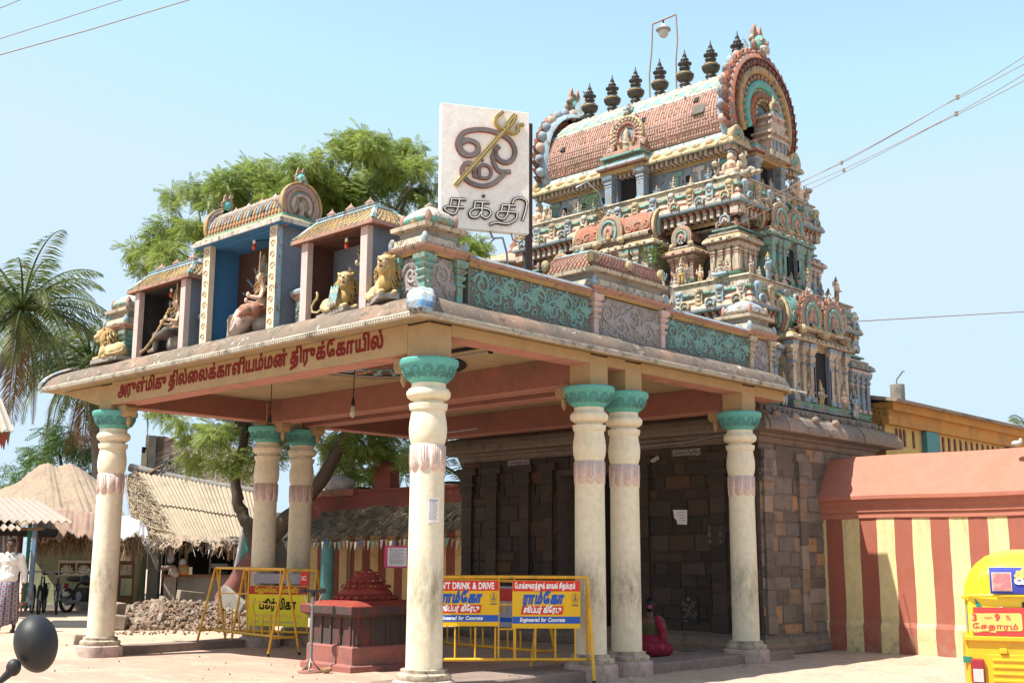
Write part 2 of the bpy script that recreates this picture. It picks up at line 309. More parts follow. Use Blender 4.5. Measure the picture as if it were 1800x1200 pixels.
# ------------------------------------------------------------------ lettering: glyph outlines are resampled so that crossing strokes become one clean shape
_gc = {}
NG = 44
def _glyph(s, bold):
 k = (s, bold)
 if k in _gc: return _gc[k]
 cu = bpy.data.curves.new('g', 'FONT'); cu.body = s; cu.size = 1; o = bpy.data.objects.new('g', cu); COL.objects.link(o)
 me = eval_mesh(o); bpy.data.objects.remove(o); bpy.data.curves.remove(cu)
 me.calc_loop_triangles(); V = np.array([v.co[:2] for v in me.vertices]).reshape(-1, 2)
 T = [V[list(t.vertices)] for t in me.loop_triangles]; bpy.data.meshes.remove(me)
 if not T: _gc[k] = None; return None
 x0, y0 = V.min(0) - .12; x1, y1 = V.max(0) + .12; ss = 2; h = 1 / (NG * ss)
 nx, ny = int((x1 - x0) / h) + 2, int((y1 - y0) / h) + 2
 nx += nx % 2; ny += ny % 2
 f = np.zeros((ny, nx))
 for a, b, c in T:
  area = (b[0] - a[0]) * (c[1] - a[1]) - (c[0] - a[0]) * (b[1] - a[1])
  if abs(area) < 1e-7: continue
  lo = np.floor((np.minimum(np.minimum(a, b), c) - (x0, y0)) / h).astype(int); hi = np.ceil((np.maximum(np.maximum(a, b), c) - (x0, y0)) / h).astype(int) + 1
  gx, gy = np.meshgrid(x0 + (np.arange(lo[0], hi[0]) + .5) * h, y0 + (np.arange(lo[1], hi[1]) + .5) * h)
  w0 = ((b[0] - a[0]) * (gy - a[1]) - (b[1] - a[1]) * (gx - a[0])) / area
  w1 = ((c[0] - b[0]) * (gy - b[1]) - (c[1] - b[1]) * (gx - b[0])) / area
  w2 = ((a[0] - c[0]) * (gy - c[1]) - (a[1] - c[1]) * (gx - c[0])) / area
  f[lo[1]:hi[1], lo[0]:hi[0]] = np.maximum(f[lo[1]:hi[1], lo[0]:hi[0]], ((w0 >= -1e-6) & (w1 >= -1e-6) & (w2 >= -1e-6)))
 if s[0] == 'த':       # the tail that the outline filler drops
  xs_ = x0 + .12; pl = [(.47, .27), (.57, .24), (.61, .14), (.60, .02), (.53, -.09), (.38, -.15), (.20, -.18), (.04, -.23)]
  gx, gy = np.meshgrid(x0 + (np.arange(nx) + .5) * h, y0 + (np.arange(ny) + .5) * h)
  for (ax, ay), (bx, by) in zip(pl, pl[1:]):
   ax += xs_; bx += xs_; L2 = (bx - ax) ** 2 + (by - ay) ** 2; t = np.clip(((gx - ax) * (bx - ax) + (gy - ay) * (by - ay)) / L2, 0, 1); f = np.maximum(f, np.hypot(gx - ax - t * (bx - ax), gy - ay - t * (by - ay)) < .042)
 r = bold / h
 if r > .5:
  g = f.copy(); R2 = int(math.ceil(r))
  for dy in range(-R2, R2 + 1):
   for dx in range(-R2, R2 + 1):
    if dx * dx + dy * dy <= r * r: g = np.maximum(g, np.roll(np.roll(f, dy, 0), dx, 1))
  f = g
 f = f.reshape(ny // 2, 2, nx // 2, 2).mean((1, 3))
 f = (f + .5 * (np.roll(f, 1, 0) + np.roll(f, -1, 0) + np.roll(f, 1, 1) + np.roll(f, -1, 1))) / 3
 _gc[k] = (f, x0 + .5 / NG, y0 + .5 / NG, V[:, 0].min() - bold, V[:, 0].max() + bold, V[:, 1].min(), V[:, 1].max())
 return _gc[k]
def _march(f, x0, y0):
 """polygons of the region f > .5"""
 out = []; h = 1 / NG; ny, nx = f.shape; ins = f > .5
 for j in range(ny - 1):
  i = 0
  while i < nx - 1:
   c = (ins[j, i], ins[j, i + 1], ins[j + 1, i + 1], ins[j + 1, i])
   if all(c):
    k = i
    while k < nx - 1 and ins[j, k + 1] and ins[j + 1, k + 1]: k += 1
    out.append([(x0 + i * h, y0 + j * h), (x0 + k * h, y0 + j * h), (x0 + k * h, y0 + (j + 1) * h), (x0 + i * h, y0 + (j + 1) * h)]); i = k; continue
   if any(c):
    P = [(i, j), (i + 1, j), (i + 1, j + 1), (i, j + 1)]; F = [f[j, i], f[j, i + 1], f[j + 1, i + 1], f[j + 1, i]]; poly = []
    for a in range(4):
     b = (a + 1) % 4
     if F[a] > .5: poly.append(P[a])
     if (F[a] > .5) != (F[b] > .5):
      t = (.5 - F[a]) / (F[b] - F[a]); poly.append((P[a][0] + (P[b][0] - P[a][0]) * t, P[a][1] + (P[b][1] - P[a][1]) * t))
    if len(poly) > 2: out.append([(x0 + p[0] * h, y0 + p[1] * h) for p in poly])
   i += 1
 return out
def letter(mb, text, org, right, up, height, mat, bold=.02, width=None, slant=0, depth=.004, gap=.05, space=.28):
 """text: list of glyph clusters (strings) or one string. height = size of one em; width squeezes the line to fit"""
 org, right, up = Vector(org), Vector(right).normalized(), Vector(up).normalized(); nrm = right.cross(up)
 x = 0; polys = []
 for cl in text:
  if cl == ' ': x += space; continue
  g = _glyph(cl, bold)
  if g is None: continue
  f, gx, gy, a, b, *_ = g
  polys += [[(px - a + x, py) for px, py in p] for p in _march(f, gx, gy)]
  x += b - a + gap
 sx = (width / (x - gap)) if width else height
 for p in polys:
  q = [org + right * ((px * sx) + slant * py * height) + up * (py * height) + nrm * depth for px, py in p]
  mb.add(q, [tuple(range(len(q)))], mat)
 return x * sx
# ================================================================== ground
def ground_mat(key, c1, c2, c3, pink=0.0):
 m = bpy.data.materials.new(key); m.use_nodes = True; t = m.node_tree; n = t.nodes; l = t.links
 b = n['Principled BSDF']; b.inputs['Roughness'].default_value = .9; b.inputs['Specular IOR Level'].default_value = .2
 tc = n.new('ShaderNodeTexCoord')
 def noise(sc, det, rough=.6, stretch=None):
  z = n.new('ShaderNodeTexNoise'); z.inputs['Scale'].default_value = sc; z.inputs['Detail'].default_value = det; z.inputs['Roughness'].default_value = rough
  if stretch:
   mp = n.new('ShaderNodeMapping'); mp.inputs['Scale'].default_value = stretch; l.new(tc.outputs['Object'], mp.inputs[0]); l.new(mp.outputs[0], z.inputs['Vector'])
  else: l.new(tc.outputs['Object'], z.inputs['Vector'])
  return z.outputs['Fac']
 def ramp(f, a, bb):
  r = n.new('ShaderNodeMapRange'); r.inputs[1].default_value = a; r.inputs[2].default_value = bb; l.new(f, r.inputs[0]); return r.outputs[0]
 def mix(f, a, bcol):
  x = n.new('ShaderNodeMix'); x.data_type = 'RGBA'
  l.new(f, x.inputs[0])
  if isinstance(a, tuple): x.inputs[6].default_value = (*a, 1)
  else: l.new(a, x.inputs[6])
  x.inputs[7].default_value = (*bcol, 1); return x.outputs[2]
 col = mix(ramp(noise(.9, 6), .35, .65), c1, c2)
 col = mix(ramp(noise(3.2, 9, .7), .48, .75), col, c3)
 col = mix(ramp(noise(14, 6, .7), .56, .74), col, tuple(v * .62 for v in c3))
 if pink:
  col = mix(ramp(noise(.55, 5, .6, (1, 2.2, 1)), .40, .58), col, (.42, .245, .185))
  col = mix(ramp(noise(2.3, 8, .72, (.6, 2.4, 1)), .58, .72), col, (.60, .52, .46))
 l.new(col, b.inputs['Base Color'])
 hb = n.new('ShaderNodeBump'); hb.inputs['Strength'].default_value = .6; hb.inputs['Distance'].default_value = .02
 l.new(noise(30, 8, .7), hb.inputs['Height']); l.new(hb.outputs[0], b.inputs['Normal'])
 M[key] = m
ground_mat('sand', (.42, .30, .215), (.49, .365, .27), (.32, .225, .16))
ground_mat('pinkfloor', (.385, .28, .21), (.44, .33, .25), (.30, .21, .155), pink=1)
ground_mat('slab', (.21, .155, .125), (.26, .195, .16), (.155, .115, .095), pink=0)
def sstep(a, b, x):
 t = max(0, min(1, (x - a) / (b - a))); return t * t * (3 - 2 * t)
def gh(x, y):
 """height of the trodden ground"""
 left = .14 * sstep(-7.2, -7.5, x) if y > -.3 else .14 * sstep(-6.0, -9.5, x)
 return left
mb = MB()
xs = [-1200, -500, -200, -90, -60] + [-40 + i * 1.0 for i in range(0, 30)] + [-10 + i * .25 for i in range(0, 73)] + [9, 11, 14, 20, 40, 100, 300, 1200]
ys = [-900, -300, -100, -40, -20, -14, -12] + [-11 + i * .25 for i in range(0, 96)] + [14, 16, 19, 23, 28, 35, 50, 80, 150, 400, 1500]
nx = len(xs)
rg = random.Random(3)
vs = []
for y in ys:
 for x in xs:
  j = .012 if (-12 < x < 8 and -8 < y < 12) else 0
  vs.append((x, y, gh(x, y) + rg.uniform(-j, j) - (.012 if j else 0)))
mb.add(vs, [(j * nx + i, j * nx + i + 1, (j + 1) * nx + i + 1, (j + 1) * nx + i) for j in range(len(ys) - 1) for i in range(nx - 1)], 'sand', True)
tag(mb.build('ground'), kind='structure')
# paved floor under the pavilion: trodden pink floor in front, raised slab to the right
mb = MB()
ffx = [-7.33 + i * .24 for i in range(31)]; ffy = [-2.6 + i * .24 for i in range(30)]
vs = []
for y in ffy:
 for x in ffx:
  e = sstep(-2.6, -1.6, y) * sstep(-7.6, -6.9, x) if y < -.2 else 1
  vs.append((x, y, -.03 + .05 * sstep(-2.6, -1.9, y) + .006 * math.sin(x * 3 + y * 2)))
n = len(ffx)
mb.add(vs, [(j * n + i, j * n + i + 1, (j + 1) * n + i + 1, (j + 1) * n + i) for j in range(len(ffy) - 1) for i in range(n - 1)], 'pinkfloor', True)
tag(mb.build('floor'), kind='structure')
mb = MB(); mb.plan([(-.75, -.18), (.16, -.18), (.16, 7.72), (-.75, 7.72)], [(0, -.05, 'slab'), (.0, .105, 'slab'), (-.02, .125, 'slab'), (-.03, .125, 'slab')])
tag(mb.build('raised_floor'), kind='structure')
mb = MB(); mb.box(-7.62, -7.28, .3, 7.7, -.05, .15, 'slab'); tag(mb.build('kerb', bevel=.012), kind='structure')
# ================================================================== the pillared pavilion
PAV = thing('entrance_pavilion', 'open pillared temple pavilion with cream columns, teal capitals and red lettering', 'pavilion', (0, 0, 0))
CX = (0, -7.31); CY = (0, 2.91, 3.66, 6.6)
def col_mat():
 m = M['cream2'].copy(); m.name = 'columnpaint'; t = m.node_tree; n = t.nodes; l = t.links; b = n['Principled BSDF']
 src = b.inputs['Base Color'].links[0].from_socket
 tc = n.new('ShaderNodeTexCoord'); sp = n.new('ShaderNodeSeparateXYZ'); l.new(tc.outputs['Object'], sp.inputs[0])
 mr = n.new('ShaderNodeMapRange'); mr.interpolation_type = 'SMOOTHSTEP'; mr.inputs[1].default_value = 1.75; mr.inputs[2].default_value = 1.15; l.new(sp.outputs['Z'], mr.inputs[0])
 mr2 = n.new('ShaderNodeMapRange'); mr2.interpolation_type = 'SMOOTHSTEP'; mr2.inputs[1].default_value = .35; mr2.inputs[2].default_value = 1.15; l.new(sp.outputs['Z'], mr2.inputs[0])
 mu = n.new('ShaderNodeMath'); mu.operation = 'MULTIPLY'; l.new(mr.outputs[0], mu.inputs[0]); l.new(mr2.outputs[0], mu.inputs[1])
 mp = n.new('ShaderNodeMapping'); mp.inputs['Scale'].default_value = (1, 1, .3); l.new(tc.outputs['Object'], mp.inputs[0])
 nz = n.new('ShaderNodeTexNoise'); nz.inputs['Scale'].default_value = 9; nz.inputs['Detail'].default_value = 10; nz.inputs['Roughness'].default_value = .8; l.new(mp.outputs[0], nz.inputs['Vector'])
 ob = n.new('ShaderNodeObjectInfo'); nz.noise_dimensions = '4D'
 l.new(ob.outputs['Random'], nz.inputs['W'])
 mr3 = n.new('ShaderNodeMapRange'); mr3.inputs[1].default_value = .40; mr3.inputs[2].default_value = .72; l.new(nz.outputs['Fac'], mr3.inputs[0])
 m2 = n.new('ShaderNodeMath'); m2.operation = 'MULTIPLY'; l.new(mu.outputs[0], m2.inputs[0]); l.new(mr3.outputs[0], m2.inputs[1])
 mx = n.new('ShaderNodeMix'); mx.data_type = 'RGBA'; l.new(m2.outputs[0], mx.inputs[0]); l.new(src, mx.inputs[6]); mx.inputs[7].default_value = (.13, .10, .06, 1)
 l.new(mx.outputs[2], b.inputs['Base Color']); M['columnpaint'] = m
col_mat()
def ring_z(r0, r1, z, n=40): return [(r0, z), (r1, z)]
def make_column():
 mb = MB()
 prof = [(.205, .30), (.203, .9), (.2, 1.6), (.196, 2.5), (.196, 2.775), (.190, 2.785), (.200, 2.81), (.214, 2.87), (.220, 2.96), (.214, 3.04), (.201, 3.11), (.196, 3.165), (.197, 3.175),
   (.214, 3.178), (.225, 3.235), (.224, 3.25), (.178, 3.252), (.178, 3.29), (.205, 3.292), (.247, 3.325), (.257, 3.365), (.252, 3.395), (.236, 3.405), (.232, 3.42), (.202, 3.424), (.198, 3.49)]
 # split sharp edges by doubling rings
 p2 = []
 for i, q in enumerate(prof):
  p2.append(q)
 mb.lathe((0, 0, 0), p2, 'columnpaint', n=40, smooth=True, caps=True)
 o = mb.build('column', PAV)
 es = o.modifiers.new('e', 'EDGE_SPLIT'); es.split_angle = R(38)
 # base
 b = MB(); b.lathe((0, 0, 0), [(.30, -.02), (.31, .03), (.305, .17), (.285, .185), (.26, .187), (.272, .215), (.268, .245), (.24, .262), (.228, .268), (.232, .30), (.2, .31)], ['palepink'] * 4 + ['cream'] * 6, n=44, sq=3.2)
 e = b.build('base', o); es = e.modifiers.new('e', 'EDGE_SPLIT'); es.split_angle = R(38)
 # petal collar
 b = MB(); K = 10
 for k in range(K):
  a0 = 2 * PI * k / K; wd = 2 * PI / K
  def P(u, z, r): a = a0 + wd * u; return (r * math.cos(a), r * math.sin(a), z)
  us = [i / 12 for i in range(13)]; bot = [2.56 - .09 * math.sqrt(max(0, 1 - (2 * u - 1) ** 2)) for u in us]
  rr = lambda u: .2035 + .0025 * math.sin(PI * u)
  top = [P(u, 2.772, rr(u)) for u in us]; mid = [P(u, z, rr(u)) for u, z in zip(us, bot)]; low = [P(u, z - .004, .194) for u, z in zip(us, bot)]
  b.loft([[P(u, 2.774, .194) for u in us], top, mid, low], 'collarpink', True, closed=False)
  b.tube([P(u, z, .2065) for u, z in [(.28, 2.765)] + [(.28, 2.66)] + [(.5 - .22 * math.cos(t), 2.62 - .065 * math.sin(t)) for t in [PI * i / 8 for i in range(9)]] + [(.72, 2.66), (.72, 2.765)]], .004, 'palepink', 5)
  b.tube([P(.5, 2.765, .206), P(.5, 2.62, .207), P(.5, 2.60, .206)], [.004, .006, .004], 'palepink', 5)
 b.build('petal_collar', o)
 # capital with lotus relief
 b = MB()
 cap = [(.198, 3.485), (.212, 3.50), (.262, 3.545), (.300, 3.61), (.318, 3.67), (.325, 3.672), (.345, 3.70), (.346, 3.75), (.335, 3.762), (.1, 3.764)]
 b.lathe((0, 0, 0), cap, 'teal', n=48)
 def cr(z):
  for (r0, z0), (r1, z1) in zip(cap, cap[1:]):
   if z0 <= z <= z1: return r0 + (r1 - r0) * (z - z0) / (z1 - z0)
  return .3
 K = 12
 for k in range(K):
  a0 = 2 * PI * k / K; wd = 2 * PI / K
  def Q(u, z, d=.004): a = a0 + wd * u; r = cr(z) + d; return (r * math.cos(a), r * math.sin(a), z)
  for s_, zt in ((.44, 3.66), (.30, 3.635), (.14, 3.60)):
   b.tube([Q(.5 - s_ * math.cos(t), 3.51 + (zt - 3.51) * math.sin(t) ** .6) for t in [PI * (i + .3) / 10.6 for i in range(11)]], .0065, 'tealdark', 5)
 e = b.build('capital', o); es = e.modifiers.new('e', 'EDGE_SPLIT'); es.split_angle = R(40)
 # block above
 b = MB(); b.box(-.182, .182, -.182, .182, 3.762, 4.17, 'fascia'); b.build('impost_block', o, bevel=.008)
 # scroll bracket with hanging bud (points along +x of the column)
 return o
def bracket(o, ang):
 b = MB(); w = .085
 pts = [(.20, 3.80), (.36, 3.66), (.43, 3.645), (.50, 3.66), (.53, 3.72), (.51, 3.79), (.46, 3.835), (.2, 3.836)]
 rot = Matrix.Rotation(ang, 4, 'Z')
 b.loft([[Vector((x, -w, z)) for x, z in pts], [Vector((x, w, z)) for x, z in pts]], 'fascia', False, True, True)
 for s_ in (-1, 1):
  for r in (.085, .055, .028):
   b.tube([Vector((.435 + r * math.cos(t), s_ * (w + .002), 3.74 + r * math.sin(t))) for t in [2 * PI * i / 14 for i in range(15)]], .008, 'fascia', 5)
 b.lathe((.44, 0, 3.515), [(.004, -.03), (.03, .02), (.045, .06), (.03, .10), (.05, .115), (.02, .14)], 'fascia', n=10)
 b.xf(rot); b.build('scroll_bracket', o)
first = make_column()
protos = [first] + list(first.children)
cols = {}
for i, x in enumerate(CX):
 for j, y in enumerate(CY):
  if i == 0 and j == 0: cols[(0, 0)] = first; continue
  c = first.copy(); COL.objects.link(c); c.location = (x, y, 0); c.rotation_euler = (0, 0, .13 * (i * 4 + j)); cols[(i, j)] = c
  for g in list(first.children):
   d = g.copy(); COL.objects.link(d); d.parent = c
   if g.name.startswith('base') or g.name.startswith('impost'): d.rotation_euler = (0, 0, -c.rotation_euler.z)
for (i, j), c in cols.items():
 out = PI if i == 0 else 0
 if (i, j) in ((0, 0), (0, 1), (0, 3), (1, 0), (1, 1), (1, 2)): bracket(c, out - c.rotation_euler.z)
# beams
def beam(x0, x1, y0, y1, z0=3.84, z1=4.19, side='beamred', bottom='beampink', outer=None, nm='beam'):
 b = MB(); b.box(x0, x1, y0, y1, z0 + .012, z1, side); b.box(x0 + .012, x1 - .012, y0 + .012, y1 - .012, z0, z0 + .012, bottom)
 if outer == 'y-': b.box(x0, x1, y0 - .012, y0, z0 + .004, z1, 'fascia')
 if outer == 'x+': b.box(x1, x1 + .012, y0, y1, z0 + .004, z1, 'fascia')
 b.build(nm, PAV)
h = .17
beam(-7.13, -.183, -h, h, outer='y-')                       # front, carries the lettering
for y in CY[1:]: beam(-7.13, -.183, y - h, y + h, z0=3.80)
beam(-7.31 - h, -7.31 + h, .183, 2.73, outer=None); beam(-7.31 - h, -7.31 + h, 3.84, 6.42)
beam(-h, h, .183, 2.73, z0=4.05, outer='x+'); beam(-h, h, 3.84, 6.42, z0=4.05, outer='x+'); beam(-h, h, 3.09, 3.478, z0=4.05, outer='x+'); beam(-h, h, 6.78, 7.66, z0=4.03, outer='x+')
for y0, y1 in ((-.182, .17), (2.75, 3.08)):
 b = MB(); b.loft([[Vector((x, y, z)) for x, z in ((-8.7, 4.15), (-7.49, 3.86), (-7.49, 4.18), (-8.7, 4.185))] for y in (y0, y1)], 'fascia', False, True, True); b.build('end_bracket', PAV)
# ceiling / roof slab
b = MB(); b.box(-8.6, .12, -.2, 7.70, 4.195, 4.235, 'soffit'); b.box(-8.58, .10, -.18, 7.68, 4.236, 4.475, 'cement'); b.build('roof_slab', PAV)
# ceiling medallion (painted plaster roundel) and lamp hooks
b = MB()
cc = Vector((-2.6, 1.45, 4.19))
for r0, r1, k, dz in ((.0, .3, 'maroon', .03), (.3, .52, 'tealdark', .022), (.52, .74, 'maroon', .03), (.74, .95, 'ink', .02), (.95, 1.1, 'panelgrey2', .028), (1.1, 1.22, 'ink', .016)):
 b.lathe(cc - Vector((0, 0, dz)), [(r0 + .001, 0), (r1, 0), (r1, dz)], k, n=40, smooth=False, caps=False)
for k in range(16):
 a = 2 * PI * k / 16; b.tube([cc + Vector((r * math.cos(a + t), r * math.sin(a + t), -.035)) for r, t in ((.35, 0), (.5, .12), (.62, .02), (.72, .2))], .025, ['scrollteal', 'salmon', 'bluegrey'][k % 3], 5)
b.build('ceiling_medallion', PAV)
# curved eave (kapota) with beaded trim
EAVE = [(.30, 4.205, 'fascia'), (.40, 4.165, 'eavetrim'), (.435, 4.165, 'eavetrim'), (.445, 4.185, 'eavetrim'), (.435, 4.20, 'eavetrim'), (.445, 4.215, 'eavetrim'), (.437, 4.235, 'eave'), (.425, 4.27, 'eave'), (.39, 4.335, 'eave'), (.335, 4.395, 'eave'), (.26, 4.445, 'eave'), (.16, 4.485, 'eave'), (.05, 4.51, 'eave'), (-.12, 4.525, 'eave'), (-.3, 4.525, 'eave')]
def eave_mesh():
 b = MB(); poly = []
 X0, X1, Y0, Y1 = -8.42, -.02, -.10, 7.60
 def side(p, q, n):  # subdivided edges, so that the plaster can be uneven
  return [(p[0] + (q[0] - p[0]) * i / n, p[1] + (q[1] - p[1]) * i / n) for i in range(n)]
 poly = side((X0, Y0), (X1, Y0), 60) + side((X1, Y0), (X1, Y1 - .3), 56) + [(X1 - .3 + .3 * math.cos(a), Y1 - .3 + .3 * math.sin(a)) for a in [PI / 2 * i / 8 for i in range(8)]] + side((X1 - .3, Y1), (X0, Y1), 6) + side((X0, Y1), (X0, Y0), 30)
 st = len(b.v); b.plan(poly, EAVE, smooth=True, caps=(False, False))
 rg2 = random.Random(5); n = len(poly)
 for i in range(6 * n, len(b.v)):
  v = b.v[i]; b.v[i] = (v[0], v[1], v[2] + rg2.uniform(-.006, .006))
 b.plan([(X0, Y0), (X1, Y0), (X1, Y1), (X0, Y1)], [(-.25, 4.20, 'soffit'), (.31, 4.20, 'soffit')], caps=(False, False))
 # beads of the trim
 for k in range(200):
  x = X0 - .4 + k * (X1 - X0 + .8) / 200; b.box(x, x + .02, Y0 - .45, Y0 - .437, 4.176, 4.208, 'eavetrim')
 for k in range(190):
  y = Y0 - .4 + k * (Y1 - Y0 + .8) / 190; b.box(X1 + .437, X1 + .45, y, y + .02, 4.176, 4.208, 'eavetrim')
 o = b.build('curved_eave', PAV); es = o.modifiers.new('e', 'EDGE_SPLIT'); es.split_angle = R(55)
eave_mesh()
def eave_paint():
 """weathered lime plaster: salmon wash, bare grey and flaked white"""
 m = M['eave']; t = m.node_tree; n = t.nodes; l = t.links; b = n['Principled BSDF']; src = b.inputs['Base Color'].links[0].from_socket
 tc = n.new('ShaderNodeTexCoord')
 def lay(src, sc, lo, hi, col, rough=.7, scale=(1, 1, 1)):
  mp = n.new('ShaderNodeMapping'); mp.inputs['Scale'].default_value = scale; l.new(tc.outputs['Object'], mp.inputs[0])
  z = n.new('ShaderNodeTexNoise'); z.inputs['Scale'].default_value = sc; z.inputs['Detail'].default_value = 10; z.inputs['Roughness'].default_value = rough; l.new(mp.outputs[0], z.inputs['Vector'])
  r = n.new('ShaderNodeMapRange'); r.inputs[1].default_value = lo; r.inputs[2].default_value = hi; l.new(z.outputs['Fac'], r.inputs[0])
  x = n.new('ShaderNodeMix'); x.data_type = 'RGBA'; l.new(r.outputs[0], x.inputs[0]); l.new(src, x.inputs[6]); x.inputs[7].default_value = (*col, 1); return x.outputs[2]
 s_ = lay(src, 1.1, .50, .68, (.30, .18, .12)); s_ = lay(s_, 4, .53, .60, (.10, .08, .06), .75); s_ = lay(s_, 5.5, .585, .62, (.45, .41, .35), .78, (1.6, .55, 1)); s_ = lay(s_, .8, .55, .75, (.17, .135, .10))
 l.new(s_, b.inputs['Base Color'])
eave_paint()
# painted leaf at the corners of the eave
def corner_leaf(x, y, sx, sy, name='corner_leaf', big=1.0):
 b = MB(); rings = []
 prof = [(.46, 4.19), (.462, 4.24), (.44, 4.31), (.40, 4.385), (.33, 4.445), (.24, 4.50), (.14, 4.545), (.05, 4.56)]
 for k, (o, z) in enumerate(prof):
  wdt = [.10, .15, .17, .175, .17, .16, .14, .10][k] * big
  ring = []
  for i in range(9):
   u = (i - 4) / 4; j = .012 * (1 if i % 2 else -1)
   px = x + sx * (o if u <= 0 else o - abs(u) * wdt * 1.25 + .015) ; py = y + sy * (o if u >= 0 else o - abs(u) * wdt * 1.25 + .015)
   ring.append(Vector((px + sx * j, py + sy * j, z + .012)))
  rings.append(ring)
 b.loft(rings, ['ltblue', 'blue', 'ltblue', 'white', 'ltblue', 'white', 'white'], True, closed=False)
 o = b.build(name, PAV); so_ = o.modifiers.new('s', 'SOLIDIFY'); so_.thickness = .03; so_.offset = -1
corner_leaf(-.02, -.10, 1, -1); corner_leaf(-8.42, -.10, -1, -1, big=.6)
# the temple's name on the front beam
b = MB()
WORDS = ['அ', 'ரு', 'ள்', 'மி', 'கு', ' ', 'தி', 'ல்', 'ை', 'ல', 'க்', 'கா', 'ளி', 'ய', 'ம்', 'ம', 'ன்', ' ', 'தி', 'ரு', 'க்', 'ே', 'கா', 'யி', 'ல்']
letter(b, WORDS, (-6.93, -.183, 3.97), (1, 0, 0), (0, 0, 1), .27, 'textred', bold=.052, width=6.32, depth=.003, gap=.05, space=.22)
b.build('painted_lettering', PAV)
# ------------------------------------------------------------------ scroll relief panels
def spiral(mb, c, U, V, r, turns, a0, sgn, mat, th, n=22):
 c, U, V = Vector(c), Vector(U), Vector(V); pts = []; rad = []
 for i in range(n):
  t = i / (n - 1); rr = r * (1 - .86 * t); a = a0 + sgn * turns * 2 * PI * t
  pts.append(c + U * (rr * math.cos(a)) + V * (rr * math.sin(a))); rad.append(th * (1 - .45 * t))
 mb.tube(pts, rad, mat, 5)
def leafblade(mb, c, U, V, a, L, wd, mat, N):
 c, U, V, N = Vector(c), Vector(U), Vector(V), Vector(N); d = U * math.cos(a) + V * math.sin(a); s_ = -U * math.sin(a) + V * math.cos(a)
 pts = [c, c + d * L * .35 + s_ * wd, c + d * L * .75 + s_ * wd * .7, c + d * L, c + d * L * .75 - s_ * wd * .7, c + d * L * .35 - s_ * wd]
 o_ = [p + N * .002 for p in pts]; mid = c + d * L * .5 + N * .022
 mb.add(o_ + [mid], [(i, (i + 1) % 6, 6) for i in range(6)], mat, True)
def scroll_panel(mb, o, U, V, N, W, H, bgk, fg, seed=1, step=None):
 """floral scrolls in low relief on a recessed field; o = lower left corner"""
 o, U, V, N = Vector(o), Vector(U), Vector(V), Vector(N); rr = random.Random(seed)
 mb.quad(o, o + U * W, o + U * W + V * H, o + V * H, bgk)
 r = H * .33; k = 0; x = r * 1.1; st = step or r * 1.75
 P = lambda a, b_: o + U * a + V * b_ + N * .006
 for q in range(int(W * H * 150)): leafblade(mb, P(rr.uniform(.04, W - .04), rr.uniform(.04, H - .04)), U, V, rr.uniform(0, 6.3), H * rr.uniform(.09, .17), H * .028, fg, N)
 while x < W - r * .6:
  up = k % 2 == 0; cy = H * (.62 if up else .36)
  spiral(mb, P(x, cy), U, V, r, 1.55, PI if up else 0, -1 if up else 1, fg, .022 * H / .45 + .003)
  for q in range(9): leafblade(mb, P(x + r * 1.02 * math.cos(q * .7), cy + r * 1.02 * math.sin(q * .7)), U, V, q * .7 + .5, H * .13, H * .030, fg, N)
  spiral(mb, P(x + r * .9, H * (.20 if up else .80)), U, V, r * .55, 1.15, rr.uniform(0, 6), 1 if up else -1, fg, .016, 16)
  spiral(mb, P(x - r * .6, H * (.16 if up else .84)), U, V, r * .42, 1.1, rr.uniform(0, 6), -1 if up else 1, fg, .014, 14)
  for q in range(7):
   a = (PI / 2 if not up else -PI / 2) + (q - 3) * .36
   leafblade(mb, P(x + r * .95, H * (.52 if up else .48)), U, V, a, H * rr.uniform(.28, .40), H * .048, fg, N)
  if k % 2 == 0:
   for q in range(8):
    leafblade(mb, P(x, H * .90), U, V, q * PI / 4, H * .12, H * .035, fg, N)
  x += st; k += 1
# ------------------------------------------------------------------ parapet on the long right side
def coping(mb, p0, p1, z, th=.16):
 """p0-p1 run along y on the outer face x; stepped coping"""
 x = .02
 mb.plan([(x - th, p0), (x, p0), (x, p1), (x - th, p1)], [(0, z, 'ochre'), (.03, z + .025, 'ochre'), (.035, z + .045, 'pink'), (.075, z + .065, 'salmon'), (.085, z + .095, 'bluegrey'), (.04, z + .125, 'bluegrey'), (.01, z + .15, 'bluegrey'), (-.04, z + .16, 'bluegrey')])
def balusterlet(mb, x, y, z0, z1, r, k1='mint', k2='mint'):
 """square engaged pillar with cushion capital"""
 h = z1 - z0
 mb.plan([(x - r, y - r), (x + r, y - r), (x + r, y + r), (x - r, y + r)],
   [(.0, z0, k1), (0, z0 + h * .42, k2), (.022, z0 + h * .45, k1), (.022, z0 + h * .49, k2), (-.005, z0 + h * .52, k1), (-.005, z0 + h * .56, k1), (.02, z0 + h * .60, k2), (.03, z0 + h * .64, k1), (.02, z0 + h * .68, k2), (-.002, z0 + h * .70, k1), (.035, z0 + h * .76, k2), (.045, z0 + h * .80, k1), (.015, z0 + h * .83, k1), (.05, z0 + h * .90, k2), (.055, z0 + h, k1)])
for y0, y1, sd in ((.62, 2.93, 1), (4.62, 6.86, 2)):
 b = MB(); b.box(-.16, -.0, y0, y1, 4.46, 5.0, 'panelgrey'); coping(b, y0 + .01, y1 - .01, 5.0)
 scroll_panel(b, (.004, y0 + .06, 4.53), (0, 1, 0), (0, 0, 1), (1, 0, 0), y1 - y0 - .12, .46, 'panelgrey', 'scrollteal', sd)
 b.build('parapet_panel', PAV)
b = MB(); b.box(-7.9, -7.75, .6, 7.5, 4.46, 5.0, 'panelgrey'); b.box(-7.95, -7.7, .6, 7.5, 5.0, 5.1, 'bluegrey'); b.build('parapet_panel', PAV)
